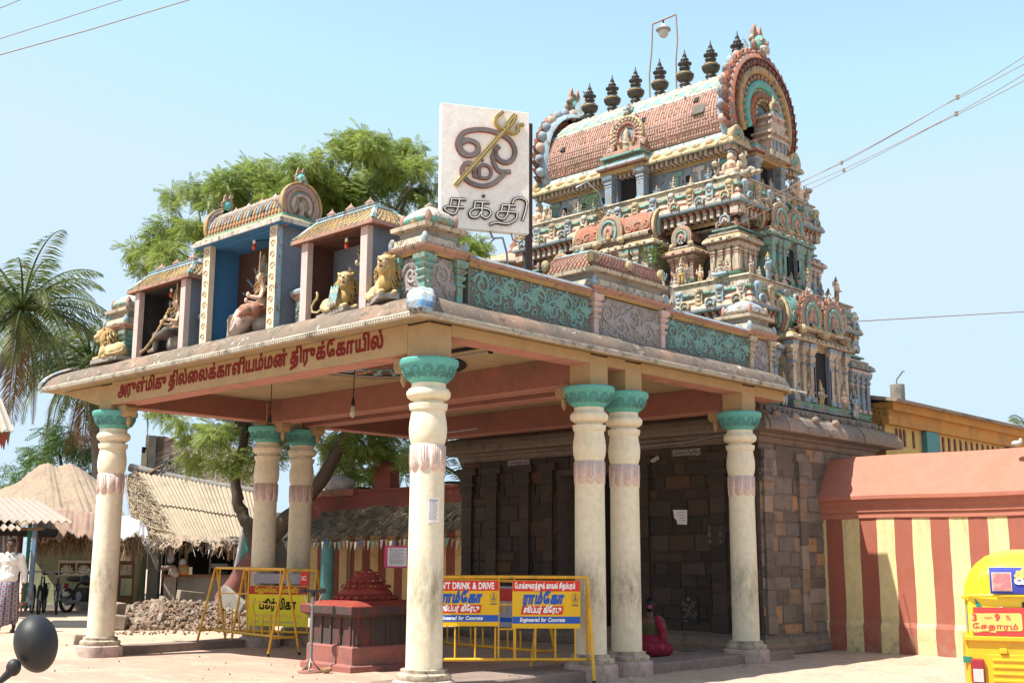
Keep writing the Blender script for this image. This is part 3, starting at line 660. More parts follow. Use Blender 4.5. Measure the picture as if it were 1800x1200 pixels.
# piers
def dome_top(mb, cx, cy, z, r, h, ks=('mint', 'white')):
 prof = [(r * .80, z, 'ochre'), (r * .86, z + .03, ks[1]), (r * .98, z + .045, ks[0]), (r * 1.06, z + h * .18, ks[0]), (r * 1.08, z + h * .30, ks[1]), (r * 1.02, z + h * .42, 'pink'), (r * .97, z + h * .46, ks[1]), (r * .80, z + h * .60, 'pink'), (r * .76, z + h * .62, ks[1]), (r * .42, z + h * .78, 'yellow'), (r * .2, z + h * .88, 'cream'), (r * .24, z + h * .92, 'cream'), (.01, z + h * 1.05, 'cream')]
 rings = []
 for rr, zz, *_ in prof:
  ring = []
  for j in range(24):
   a = 2 * PI * (j + .5) / 24; x, y = math.cos(a), math.sin(a); k = (abs(x) ** 3.4 + abs(y) ** 3.4) ** (-1 / 3.4); ring.append(Vector((cx + x * k * rr, cy + y * k * rr, zz)))
  rings.append(ring)
 mb.loft(rings, [p[2] for p in prof[:-1]], True)
 for dx, dy in ((1, 0), (-1, 0), (0, 1), (0, -1)):          # little medallions on the sides and corners
  mb.ell((cx + dx * r * .96, cy + dy * r * .96, z + .07), (.03 + .05 * abs(dy), .03 + .05 * abs(dx), .055), 'ochre')
  d = Vector((dx + dy, dy - dx, 0)).normalized(); mb.ell((cx + d.x * r * 1.22, cy + d.y * r * 1.22, z + h * .30), (.04, .04, .085), 'pink'); mb.ell((cx + d.x * r * 1.245, cy + d.y * r * 1.245, z + h * .30), (.022, .022, .05), 'ltblue')
def corner_scrolls(mb, x0, x1, y0, y1, z, s=.05):
 for x, y in ((x0, y0), (x1, y0), (x1, y1), (x0, y1)):
  mb.ell((x, y, z), (s * .9, s * .9, s * 1.4), 'ltblue', nu=8, nv=6); mb.ell((x, y, z + s), (s * .6, s * .6, s * .6), 'white', nu=8, nv=6)
def pier(name, x0, x1, y0, y1, z0, ztop, k, panel='panelgrey2', roof='dome', seed=3, ks=('mint', 'white')):
 b = MB(); b.box(x0 + .02, x1 - .02, y0 + .02, y1 - .02, z0, ztop, panel); r = .05
 # scroll fields on the two outer faces
 scroll_panel(b, (x1 - .017, y0 + .1, z0 + .03), (0, 1, 0), (0, 0, 1), (1, 0, 0), y1 - y0 - .2, ztop - z0 - .06, panel, 'scrollgrey', seed)
 scroll_panel(b, (x0 + .1, y0 + .017, z0 + .03), (1, 0, 0), (0, 0, 1), (0, -1, 0), x1 - x0 - .2, ztop - z0 - .06, panel, 'scrollgrey', seed + 1)
 for x, y in ((x0, y0), (x1, y0), (x1, y1), (x0, y1)): balusterlet(b, x + (r if x == x0 else -r) * .7, y + (r if y == y0 else -r) * .7, z0, ztop, r, k, k)
 P = [(x0, y0), (x1, y0), (x1, y1), (x0, y1)]
 b.plan(P, [(.02, ztop, 'ochre'), (.05, ztop + .03, 'salmon'), (.055, ztop + .045, 'pink'), (.10, ztop + .075, 'pink'), (.11, ztop + .10, 'cream'), (.06, ztop + .115, 'yellow'), (.065, ztop + .135, 'white'), (.05, ztop + .145, 'cream'), (.03, ztop + .22, 'pink'), (.0, ztop + .23, 'mint'), (-.03, ztop + .25, 'cement'), (-.03, ztop + .33, 'cream'), (.05, ztop + .335, 'cream'), (.055, ztop + .385, 'cream'), (-.04, ztop + .39, 'cream')])
 corner_scrolls(b, x0 - .03, x1 + .03, y0 - .03, y1 + .03, ztop + .17, .055)
 for i in range(int((y1 - y0) / .035)):       # dentil strip
  yy = y0 + i * .035; b.box(x1 + .06, x1 + .07, yy, yy + .02, ztop + .12, ztop + .14, 'white')
 for i in range(int((x1 - x0) / .035)):
  xx = x0 + i * .035; b.box(xx, xx + .02, y0 - .07, y0 - .06, ztop + .12, ztop + .14, 'white')
 zt = ztop + .39
 if roof == 'dome': dome_top(b, (x0 + x1) / 2, (y0 + y1) / 2, zt, min(x1 - x0, y1 - y0) / 2 + .0, .33, ks)
 else:
  # hipped lattice roof
  hx, hy, cx, cy = (x1 - x0) / 2, (y1 - y0) / 2, (x0 + x1) / 2, (y0 + y1) / 2
  lv = [(.98, 0, 'green'), (1.0, .02, 'salmon'), (.97, .10, 'salmon'), (.86, .20, 'salmon'), (.70, .27, 'mint'), (.66, .285, 'ltblue'), (.52, .32, 'pink')]
  b.loft([[Vector((cx + a * (hx - (1 - f) * hx), cy + c * (hy - (1 - f) * hx), zt + z)) for a, c in ((-1, -1), (1, -1), (1, 1), (-1, 1))] for f, z, _ in lv], [q[2] for q in lv[:-1]], False, True, True)
  def surf(f, t, face):
   z = 0
   for (f0, z0_, _), (f1, z1_, _) in zip(lv, lv[1:]):
    if (f0 - f) * (f1 - f) <= 0 and f0 != f1: z = z0_ + (z1_ - z0_) * (f - f0) / (f1 - f0)
   ax, ay = f * hx, hy - (1 - f) * hx
   return Vector((cx + ax + .003, cy + t * ay, zt + z)) if face == 0 else Vector((cx + t * ax, cy - ay - .003, zt + z))
  fs = [1.0, .97, .92, .86, .78, .70]
  for face, n in ((0, 22), (1, 13)):
   for i in range(-3, n):
    for s_ in (0, 1):
     pts = []
     for q, f in enumerate(fs):
      u = (i + q * .6) if s_ == 0 else (i + 3 - q * .6)
      t = -1 + 2 * u / (n - .4)
      if -1 <= t <= 1: pts.append(surf(f, t, face))
     if len(pts) > 1: b.tube(pts, .007, 'maroon', 4)
  for t in (-.95, 0, .95): b.ell(surf(.97, t, 0) + Vector((.01, 0, .05)), (.05, .07, .085), 'yellow')
  for t in (-.9, .9): b.ell(surf(.97, t, 1) + Vector((0, -.01, .05)), (.07, .05, .085), 'yellow')
  for t in [i / 12 * 2 - 1 for i in range(13)]: b.ell((cx, cy + t * (hy - hx * .45), zt + .335), .03, 'mint', nu=6, nv=5)
  for t in (-.8, -.27, .27, .8): b.lathe((cx, cy + t * (hy - hx * .45), zt + .34), [(.03, 0), (.045, .03), (.02, .06), (.003, .10)], 'white', n=8)
 b.build(name, PAV)
pier('corner_pier', -.52, .0, -.10, .50, 4.47, 5.03, 'mint', seed=4)
pier('lattice_pier', -.92, .03, 3.0, 4.60, 4.47, 5.06, 'pillarpink', roof='hip', seed=6)
pier('corner_pier', -.55, .02, 6.95, 7.62, 4.47, 5.03, 'cream', seed=8, ks=('white', 'ltblue'))
pier('corner_pier', -7.62, -7.02, -.06, .5, 4.47, 5.03, 'mint', seed=9)
# front parapet between the shrines
for x0, x1 in ((-7.0, -6.68), (-5.06, -4.74), (-2.78, -2.40), (-.90, -.6)):
 b = MB(); b.box(x0, x1, .10, .24, 4.46, 4.90, 'panelgrey2')
 scroll_panel(b, (x0 + .04, .096, 4.50), (1, 0, 0), (0, 0, 1), (0, -1, 0), x1 - x0 - .08, .38, 'panelgrey', 'scrollteal', 11)
 b.plan([(x0, .10), (x1, .10), (x1, .24), (x0, .24)], [(0, 4.90, 'ochre'), (.02, 4.92, 'ochre'), (.03, 4.94, 'pink'), (.06, 4.98, 'bluegrey'), (.065, 5.02, 'ltblue'), (.02, 5.06, 'ltblue')]); b.build('parapet_panel', PAV)
# ------------------------------------------------------------------ the three niches of the front
def bulb_fitting(parent, x, y, z):
 b = MB(); b.cyl((x, y, z), (x, y, z - .05), .022, 'inkwhite'); b.ell((x, y, z - .095), (.034, .034, .048), 'bulbred'); b.tube([(x, y, z - .01), (x + .18, y + .1, z - .012), (x + .42, y + .22, z - .012)], .008, 'ironblack', 5); b.build('red_bulb', parent)
def niche(x0, x1, y0, y1, z0, z1, pw, kpil, kside, kback, big=False):
 b = MB(); d = .09
 b.box(x0, x0 + pw, y0, y0 + d, z0, z1, kpil); b.box(x1 - pw, x1, y0, y0 + d, z0, z1, kpil)
 inner = {'nicheblue': 'nicheblue', 'niche': 'niche', 'nichedark': 'nichedark'}[kside]
 b.box(x0 + .004, x0 + .05, y0 + d, y1, z0, z1, 'pillargrey'); b.box(x1 - .05, x1 - .004, y0 + d, y1, z0, z1, 'pillargrey')
 b.box(x0 + .051, x0 + .066, y0 + d, y1 - .05, z0 + .01, z1, inner); b.box(x1 - .066, x1 - .051, y0 + d, y1 - .05, z0 + .01, z1, inner)
 b.box(x0 + .051, x1 - .051, y1 - .05, y1, z0, z1, kback); b.box(x0 + .067, x1 - .067, y0 + d, y1 - .051, z0 - .05, z0 + .012, 'cement'); b.box(x0 + .067, x1 - .067, y0 + d, y1 - .051, z1 - .03, z1 - .005, inner)
 if big:   # painted scroll on the cream pillars
  for xx in (x0, x1 - pw):
   for i in range(9):
    zc = z0 + .1 + i * (z1 - z0 - .2) / 8
    spiral(b, (xx + pw / 2, y0 - .002, zc), (1, 0, 0), (0, 0, 1), pw * .34, 1.2, (0 if i % 2 else PI), 1 if i % 2 else -1, 'ochre', .009, 14)
  b.box(x0 - .006, x0 - .001, y0 - .003, y0 + d, z0, z1, 'ltblue'); b.box(x1 + .001, x1 + .006, y0 - .003, y0 + d, z0, z1, 'ltblue')
 return b
# side niches
for x0, x1 in ((-2.32, -.98), (-6.60, -5.14)):
 kb = 'niche' if x0 > -4 else 'nichedark'
 b = niche(x0, x1, -.17, .36, 4.50, 5.56, .13, 'pillarpink', kb, 'pillargrey' if x0 > -4 else 'nichedark')
 o = b.build('shrine_niche', PAV)
 r = MB(); P = [(x0, -.07), (x1, -.07), (x1, .36), (x0, .36)]; cx, cy, hx, hy = (x0 + x1) / 2, .095, (x1 - x0) / 2, .265
 r.plan(P, [(.0, 5.56, 'maroon'), (.15, 5.545, 'brick'), (.165, 5.55, 'salmon'), (.165, 5.60, 'maroon'), (.14, 5.61, 'maroon')], caps=(True, True))
 lv = [(.14, 5.605, 'yellow'), (.06, 5.69, 'yellow'), (-.02, 5.78, 'yellow'), (-.07, 5.83, 'mint'), (-.05, 5.84, 'ltblue'), (-.06, 5.87, 'pink'), (-.10, 5.885, 'white'), (-.14, 5.90, 'cream'), (-.24, 5.92, 'cream')]
 r.plan(P, lv)
 def fpt(u, k, face):   # lattice over the tiled slopes
  o_, z = lv[k][0], lv[k][1]
  return Vector((x0 - o_ + u * (x1 - x0 + 2 * o_), -.07 - o_ - .004, z + .003)) if face == 0 else Vector((x1 + o_ + .004, -.07 - o_ + u * (.43 + 2 * o_), z + .003))
 for face, n in ((0, 15), (1, 8)):
  for i in range(-3, n + 3):
   for s_ in (1, -1):
    pts = [fpt((i + s_ * k * .75) / n, k, face) for k in range(4) if 0 <= (i + s_ * k * .75) / n <= 1]
    if len(pts) > 1: r.tube(pts, .009, 'ochre', 4)
 for sx, sy in ((1, -1), (-1, -1), (1, 1)):
  pts = [Vector(((x1 if sx > 0 else x0) + sx * q[0], (-.07 if sy < 0 else .36) + sy * q[0], q[1])) for q in lv[:4]]
  r.loft([[p + Vector((sx * .012 - .05 * sx, sy * .012, .012)), p + Vector((sx * .02, sy * .02, .02)), p + Vector((sx * .012, sy * .012 - .05 * sy, .012))] for p in pts], ['mint', 'white', 'mint'], False, closed=False)
 for i in range(3): r.lathe((x0 + .28 + i * (x1 - x0 - .56) / 2, cy, 5.915), [(.05, 0), (.075, .035), (.045, .06), (.015, .09), (.003, .12)], 'pink', n=10)
 for i in range(24): r.ell((x0 + .1 + i * (x1 - x0 - .2) / 23, -.01, 5.885), .018, 'ltblue', nu=6, nv=4)
 r.build('lattice_roof', o); bulb_fitting(o, (x0 + x1) / 2 + .05, .0, 5.53)
# middle niche
x0, x1 = -4.66, -2.86
b = niche(x0, x1, -.19, .42, 4.49, 5.93, .17, 'pillarcream', 'nicheblue', 'niche', True)
# peacock-feather fan painted on the back wall
for i in range(11):
 a = PI * (i + .5) / 11; b.tube([(-3.76 + r * math.cos(a), .36, 5.0 + r * math.sin(a)) for r in (.3, .5, .75)], [.012, .016, .02], 'bluegrey', 5)
mid = b.build('shrine_niche', PAV)
r = MB(); P = [(x0 + .04, -.07), (x1 - .02, -.07), (x1 - .02, .42), (x0 + .04, .42)]
r.plan(P, [(.0, 5.93, 'nicheblue'), (.20, 5.925, 'white'), (.21, 5.93, 'white'), (.215, 5.985, 'yellow'), (.19, 6.0, 'yellow'), (.17, 6.03, 'green'), (.12, 6.05, 'green'), (.10, 6.09, 'brick'), (.06, 6.10, 'brick')], caps=(True, True))
yc, rv = .16, .31
vault = [(yc + rv * math.cos(t) * 1.02, 6.09 + .36 * math.sin(t)) for t in [PI + .0 - PI * i / 14 for i in range(15)]]
r.loft([[Vector((x, y, z)) for y, z in vault] for x in (x0 + .02, x1 - .02)], 'ochre', True, closed=False)
for i in range(22):      # ribbed vault: alternating painted ribs
 xx = x0 + .08 + i * (x1 - x0 - .16) / 21
 r.tube([(xx, yc + (rv + .012) * math.cos(t) * 1.02, 6.09 + .372 * math.sin(t)) for t in [PI * (1 - k / 12) for k in range(1, 7)]], .022, ['ltblue', 'pink', 'yellow'][i % 3], 5)
 r.ell((xx, yc - rv * 1.02, 6.13), (.025, .02, .03), 'brick', nu=6, nv=5)
r.box(x0 + .05, x1 - .05, yc - .17, yc + .17, 6.38, 6.42, 'cream'); r.box(x0 + .05, x1 - .05, yc - .13, yc + .13, 6.421, 6.46, 'yellow')
for i in range(30): r.ell((x0 + .08 + i * (x1 - x0 - .16) / 29, yc - .18, 6.40), .02, 'ltblue', nu=6, nv=4)
for i in range(5): r.lathe((x0 + .25 + i * (x1 - x0 - .5) / 4, yc, 6.455), [(.05, 0), (.07, .03), (.035, .06), (.003, .11)], 'white' if i % 2 else 'pink', n=8)
r.build('barrel_roof', mid)
def horseshoe(mb, c, U, V, N, rad, bands, open_=.62, squash=1.0, foot=True):
 """concentric horseshoe mouldings: bands = [(outer fraction, inner fraction, depth, colour)]"""
 c, U, V, N = Vector(c), Vector(U), Vector(V), Vector(N); n = 22
 for ro, ri, d, k in bands:
  rings = []
  for i in range(n + 1):
   t = -open_ + (PI + 2 * open_) * i / n
   f = lambda r: c + U * (rad * r * math.cos(t)) + V * (rad * r * math.sin(t) * squash)
   rings.append([f(ri), f(ri) + N * d, f(ri * .5 + ro * .5) + N * (d + .12 * rad * (ro - ri)), f(ro) + N * d, f(ro)])
  mb.loft(rings, k, True, closed=True, caps=True)
def flame_edge(mb, c, U, V, N, rad, k, n=15, size=.12, open_=.5, depth=.04, squash=1.0, k2=None):
 c, U, V, N = Vector(c), Vector(U), Vector(V), Vector(N)
 for i in range(n):
  t = -open_ + (PI + 2 * open_) * (i + .5) / n; d = U * math.cos(t) + V * math.sin(t); s_ = -U * math.sin(t) + V * math.cos(t); s_ = s_ if t < PI / 2 else -s_
  p = c + U * (rad * math.cos(t)) + V * (rad * math.sin(t) * squash); q = size
  poly = [p - s_ * q * .55, p + d * q * .45 - s_ * q * .5, p + d * q * .95 + s_ * q * .1, p + d * q * 1.25 + s_ * q * .75, p + d * q * .75 + s_ * q * .62, p + s_ * q * .55]
  mb.slab(poly, N, depth, k if (k2 is None or i % 2) else k2)
  mb.ell(p + d * q * .45 + N * depth, (q * .28, q * .28, q * .28), k, nu=6, nv=5)
def yali_crest(mb, c, U, V, N, s, kface='mint', k2='pink', ears=False):
 """grimacing guardian head that crowns a gable"""
 c, U, V, N = Vector(c), Vector(U), Vector(V), Vector(N); Rm = Matrix((U, N, V)).transposed()
 e = lambda u, v, n_, r, k: mb.ell(c + U * (u * s) + V * (v * s) + N * (n_ * s), tuple(q * s for q in r), k, Rm, 8, 6)
 e(0, .42, .1, (.36, .34, .42), kface); e(0, .20, .34, (.27, .2, .14), 'white'); e(0, .36, .42, (.09, .14, .1), k2)
 for sg in (-1, 1):
  e(.17 * sg, .52, .34, (.09, .08, .08), 'cream'); e(.17 * sg, .52, .41, (.05, .03, .045), 'maroon'); e(.16 * sg, .12, .42, (.06, .05, .14), 'white'); e(.38 * sg, .38, .08, (.14, .12, .2), k2)
  if ears: mb.slab([c + U * (sg * x * s) + V * (y * s) - N * .05 * s for x, y in ((.04, .62), (.08, .95), (.20, 1.30), (.34, .98), (.36, .7), (.30, .55))][::sg], N, .14 * s, k2)
  if 1:
   for a, kk in ((.0, 'cream'), (.75, 'cream'), (1.25, k2)): Ra = Matrix.Rotation(-a * sg, 3, 'Y'); mb.ell(c + U * (sg * .40 * math.sin(a) * s) + V * ((.48 + .40 * math.cos(a)) * s), (.11 * s, .09 * s, .20 * s), kk, Rm @ Ra, 8, 6)
 e(0, .05, .2, (.34, .16, .12), k2); mb.slab([c + U * (x * s) + V * (y * s) for x, y in ((-.5, -.45), (.5, -.45), (.22, .1), (-.22, .1))], N, .22 * s, 'ltblue')
# gable at the end of the middle roof
for xe, nx_ in ((x1, 1), (x0, -1)):
 g = MB(); U, V, N = Vector((0, 1 * nx_, 0)), Vector((0, 0, 1)), Vector((nx_, 0, 0)); c = Vector((xe - .01 * nx_, yc, 6.25))
 horseshoe(g, c, U, V, N, .34, [(1.0, .92, .08, 'ochre'), (.92, .76, .05, 'palepink'), (.76, .62, .07, 'pink'), (.62, .50, .05, 'mint'), (.50, .36, .08, 'palepink'), (.36, .16, .05, 'cream')], open_=.75)
 g.add([c + U * .3 * math.cos(a) + V * .3 * math.sin(a) + N * .015 for a in [2 * PI * i / 24 for i in range(24)]], [tuple(range(24))], 'pink'); g.lathe(c + N * .04, [(.06, -.25), (.05, -.1), (.07, 0), (.05, .05), (.002, .08)], 'cream', n=8); g.ell(c + N * .05, .055, 'cream')
 for sg in (-1, 1): horseshoe(g, c + U * .24 * sg - V * .23, U * sg, -V, N, .10, [(1.0, .55, .08, 'brick'), (.5, .1, .09, 'pink')], open_=.6)
 yali_crest(g, c + V * .30, U, V, N, .20, 'teal', 'salmon', True); g.build('roof_gable', mid)
bulb_fitting(mid, -3.7, .02, 5.90)
# ================================================================== the gateway tower (gopuram) on its granite base
TX, TY = -3.83, 10.0
TW = thing('temple_tower', 'weathered multicoloured gateway tower with barrel roof and dark finials on a granite base', 'temple tower', (TX, TY, 0))
LOC = (TX, TY, 0)
def tb(mb, name, parent=None, **k):
 """world-coordinate mesh as a part of the tower"""
 o = mb.build(name, parent or TW, **k)
 for v in o.data.vertices: v.co -= Vector(LOC)
 return o
rect = lambda hx, hy, cx=TX, cy=TY: [(cx - hx, cy - hy), (cx + hx, cy - hy), (cx + hx, cy + hy), (cx - hx, cy + hy)]
def plan_poly(hx, hy, bx, by, p):
 q = [(-hx, -hy), (-bx, -hy), (-bx, -hy - p), (bx, -hy - p), (bx, -hy), (hx, -hy), (hx, -by), (hx + p, -by), (hx + p, by), (hx, by), (hx, hy), (bx, hy), (bx, hy + p), (-bx, hy + p), (-bx, hy), (-hx, hy), (-hx, by), (-hx - p, by), (-hx - p, -by), (-hx, -by)]
 return [(TX + a, TY + b) for a, b in q]
# ---------------- granite base: coursed blocks
def block_wall(mb, o, U, N, L, z0, z1, seed, skip=None, kk='granite', km='mortar'):
 o, U, N = Vector(o), Vector(U), Vector(N); rr = random.Random(seed); z = z0
 mb.quad(o + Vector((0, 0, z0)), o + U * L + Vector((0, 0, z0)), o + U * L + Vector((0, 0, z1)), o + Vector((0, 0, z1)), km)
 while z < z1 - .05:
  hgt = min(rr.choice([.17, .2, .23, .26, .3]), z1 - z)
  if z1 - z - hgt < .1: hgt = z1 - z
  u = 0
  while u < L - .02:
   wd = min(rr.uniform(.22, .62), L - u)
   if L - u - wd < .12: wd = L - u
   a, b_ = u, u + wd; ok = True
   if skip and z < skip[2]:
    if a >= skip[0] - .01 and b_ <= skip[1] + .01: ok = False
    elif a < skip[0] < b_: b_ = skip[0]; wd = b_ - a; ok = wd > .05
    elif a < skip[1] < b_: a = skip[1]; ok = b_ - a > .05
   if ok:
    g = .007; dep = rr.uniform(.014, .03); ks = kk + '%d' % rr.choices(range(6), [5, 5, 3, 4, 1.3, 1.6])[0]
    p0 = o + U * (a + g) + Vector((0, 0, z + g)); w_, h_ = b_ - a - 2 * g, hgt - 2 * g; c = .012
    f = [p0, p0 + U * w_, p0 + U * w_ + Vector((0, 0, h_)), p0 + Vector((0, 0, h_))]
    ff = [p0 + U * c + Vector((0, 0, c)) + N * dep, p0 + U * (w_ - c) + Vector((0, 0, c)) + N * (dep + rr.uniform(-.004, .004)), p0 + U * (w_ - c) + Vector((0, 0, h_ - c)) + N * dep, p0 + U * c + Vector((0, 0, h_ - c)) + N * (dep + rr.uniform(-.004, .004))]
    mb.add(f + ff, [(4, 5, 6, 7), (0, 1, 5, 4), (1, 2, 6, 5), (2, 3, 7, 6), (3, 0, 4, 7)], ks)
   u += wd if not (skip and z < skip[2] and a == skip[1]) else (b_ - u)
  z += hgt
HX, HY = 3.47, 2.28
fx, fy = TX + HX, TY - HY          # near corner of the base
b = MB()
D0, D1, DZ = HX - .92, HX + .92, 3.05      # doorway in wall coordinates
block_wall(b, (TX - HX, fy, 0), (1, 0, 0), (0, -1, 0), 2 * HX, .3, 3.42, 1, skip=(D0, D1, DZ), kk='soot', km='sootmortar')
# doorway opening: the mortar sheet must not close it -> rebuild as jambs
b2 = MB(); b2.v, b2.f, b2.m, b2.s = b.v, b.f[1:], b.m[1:], b.s[1:]; b = b2
for u0, u1, za, zb in ((0, D0, .3, 3.42), (D1, 2 * HX, .3, 3.42), (D0, D1, DZ, 3.42)):
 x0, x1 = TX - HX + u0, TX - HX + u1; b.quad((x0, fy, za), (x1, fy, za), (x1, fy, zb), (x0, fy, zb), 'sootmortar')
block_wall(b, (fx, fy, 0), (0, 1, 0), (1, 0, 0), 4.08, .3, 3.42, 2)
block_wall(b, (TX - HX, TY + HY, 0), (0, -1, 0), (-1, 0, 0), 2 * HY, .3, 3.42, 5)
b.quad((fx, TY + HY + .1, .3), (TX - HX, TY + HY, .3), (TX - HX, TY + HY, 3.42), (fx, TY + HY + .1, 3.42), 'mortar')
# passage
xa, xb = TX - .92, TX + .92
b.quad((xa, fy, .1), (xa, fy + 4.5, .1), (xa, fy + 4.5, DZ), (xa, fy, DZ), 'granite3'); b.quad((xb, fy + 4.5, .1), (xb, fy, .1), (xb, fy, DZ), (xb, fy + 4.5, DZ), 'granite3')
b.quad((xa, fy + 4.4, .1), (xb, fy + 4.4, .1), (xb, fy + 4.4, DZ), (xa, fy + 4.4, DZ), 'dark'); b.quad((xa, fy, DZ), (xa, fy + 4.5, DZ), (xb, fy + 4.5, DZ), (xb, fy, DZ), 'granite0')
tb(b, 'granite_wall')
b = MB()   # plinth mouldings
b.plan(plan_poly(HX, HY, .001, .001, .0)[:0] or rect(HX, HY), [(.10, .0, 'granite1'), (.10, .12, 'granite5'), (.07, .17, 'granite1'), (.045, .25, 'granite3'), (.05, .31, 'granite1'), (.0, .33, 'granite1')], caps=(False, False)); tb(b, 'plinth')
def pilaster(mb, p, U, N, w_=.26, d=.05, kk='granite'):
 p, U, N = Vector(p), Vector(U), Vector(N); ang = math.atan2(U.y, U.x); rr = random.Random(int(p.x * 50 + p.y * 70)); z = .62
 while z < 2.5:
  h_ = min(rr.choice([.2, .26, .33, .4]), 2.55 - z); h_ = 2.55 - z if 2.55 - z - h_ < .1 else h_; mb.obox(p + N * (d / 2 - .002) + Vector((0, 0, z + h_ / 2)), (w_ - rr.uniform(0, .008), d + .03 + rr.uniform(-.004, .004), h_ - .008), kk + '%d' % rr.choices(range(6), [5, 5, 3, 4, .3, 2])[0], ang); z += h_
 for (z0, z1, ww, dd, k) in ((.33, .62, w_ * 1.2, d * 1.3, 'granite1'), (2.55, 2.62, w_ * 1.1, d * 1.15, 'granite1'), (2.62, 2.78, w_, d, 'granite5'), (2.78, 2.86, w_ * 1.35, d * 1.6, 'granite1'), (2.86, 2.93, w_ * 1.1, d * 1.3, 'granite3'), (2.93, 3.0, w_ * 1.5, d * 1.8, 'granite1'), (3.0, 3.16, w_ * 1.25, d * 1.5, 'granite3'), (3.16, 3.3, w_ * 1.9, d * 1.6, 'granite1')):
  mb.obox(p + N * dd / 2 + Vector((0, 0, (z0 + z1) / 2)), (ww, dd + .03, z1 - z0), k.replace('granite', kk), ang)
def pil(*a):
 b = MB(); pilaster(b, *a); tb(b, 'pilaster')
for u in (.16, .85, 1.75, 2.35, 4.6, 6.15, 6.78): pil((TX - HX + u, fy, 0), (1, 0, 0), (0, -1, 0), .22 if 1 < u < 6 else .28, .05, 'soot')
for u in (.16, 1.3, 2.6): pil((fx, fy + u, 0), (0, 1, 0), (1, 0, 0), .24)
b = MB()   # curved stone cornice and frieze, cut into slabs by joints
b.plan(rect(HX, 2.04, TX, fy + 2.04), [(.02, 3.42, 'granite3'), (.05, 3.45, 'granite1'), (.05, 3.52, 'granite0'), (.10, 3.53, 'granite1'), (.10, 3.58, 'granite3'), (.30, 3.60, 'granite0'), (.36, 3.585, 'granite3'), (.40, 3.585, 'granite1'), (.41, 3.63, 'granite1'), (.39, 3.72, 'granite1'), (.33, 3.82, 'granite1'), (.22, 3.89, 'granite5'), (.06, 3.925, 'granite3'), (.08, 3.93, 'granite1'), (.085, 4.06, 'granite5'), (.02, 4.085, 'granite3'), (-.5, 4.10, 'granite3')], caps=(False, False))
rr = random.Random(4); y = fy - .3
while y < fy + 3.9:
 wd = rr.uniform(.5, .85); k = 'granite%d' % rr.choice([1, 1, 2, 3, 5, 2]); prof = [(.415, 3.59), (.425, 3.64), (.405, 3.725), (.345, 3.825), (.235, 3.905), (.10, 3.935)]
 j = rr.uniform(0, .018)
 b.loft([[Vector((fx + o + j, y + .012, z + j * .3)) for o, z in prof], [Vector((fx + o + j, y + wd - .012, z + j * .3)) for o, z in prof]], k, False, closed=False)
 for e in (.012, wd - .012): b.add([Vector((fx + o + j, y + e, z + j * .3)) for o, z in prof] + [Vector((fx + .1, y + e, 3.6))], [tuple(range(7))], k)
 for q in range(int(wd / .16)): b.ell((fx + .085, y + .09 + q * .16, 4.0), (.022, .05, .045), 'granite%d' % rr.choice([0, 2, 3]), nu=8, nv=5)
 if rr.random() < .4: b.ell((fx + .36, y + wd / 2, 3.86), (.06, .11, .07), k, nu=8, nv=6)
 y += wd
tb(b, 'stone_cornice')
b = MB()   # carved niche panel and dancers low on the wall, torn notices
b.box(-1.97, -1.60, fy - .04, fy - .026, .44, .88, 'ironblack')
rr = random.Random(17)
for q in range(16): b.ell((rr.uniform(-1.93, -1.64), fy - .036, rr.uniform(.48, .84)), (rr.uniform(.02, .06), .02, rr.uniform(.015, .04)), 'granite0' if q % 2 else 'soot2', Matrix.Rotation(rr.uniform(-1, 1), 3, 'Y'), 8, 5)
for (x, z, rx, rz, a) in ((-1.22, .76, .10, .03, .6), (-1.08, .72, .09, .028, -.5), (-1.15, .64, .04, .11, .3), (-1.2, .56, .1, .025, -.3), (-1.06, .58, .08, .025, .5), (-1.15, .84, .045, .045, 0)): b.ell((x - .64, fy - .03, z), (rx, .025, rz), 'granite0', Matrix.Rotation(a, 3, 'Y'), 8, 6)
tb(b, 'carved_relief')
for x in (-1.32, -1.10):
 b = MB()
 for z, r in ((2.02, (.05, .04, .05)), (1.92, (.06, .045, .08)), (1.8, (.07, .045, .05))): b.ell((x, fy - .03, z), r, 'granite0', None, 8, 6)
 tb(b, 'carved_dancer')
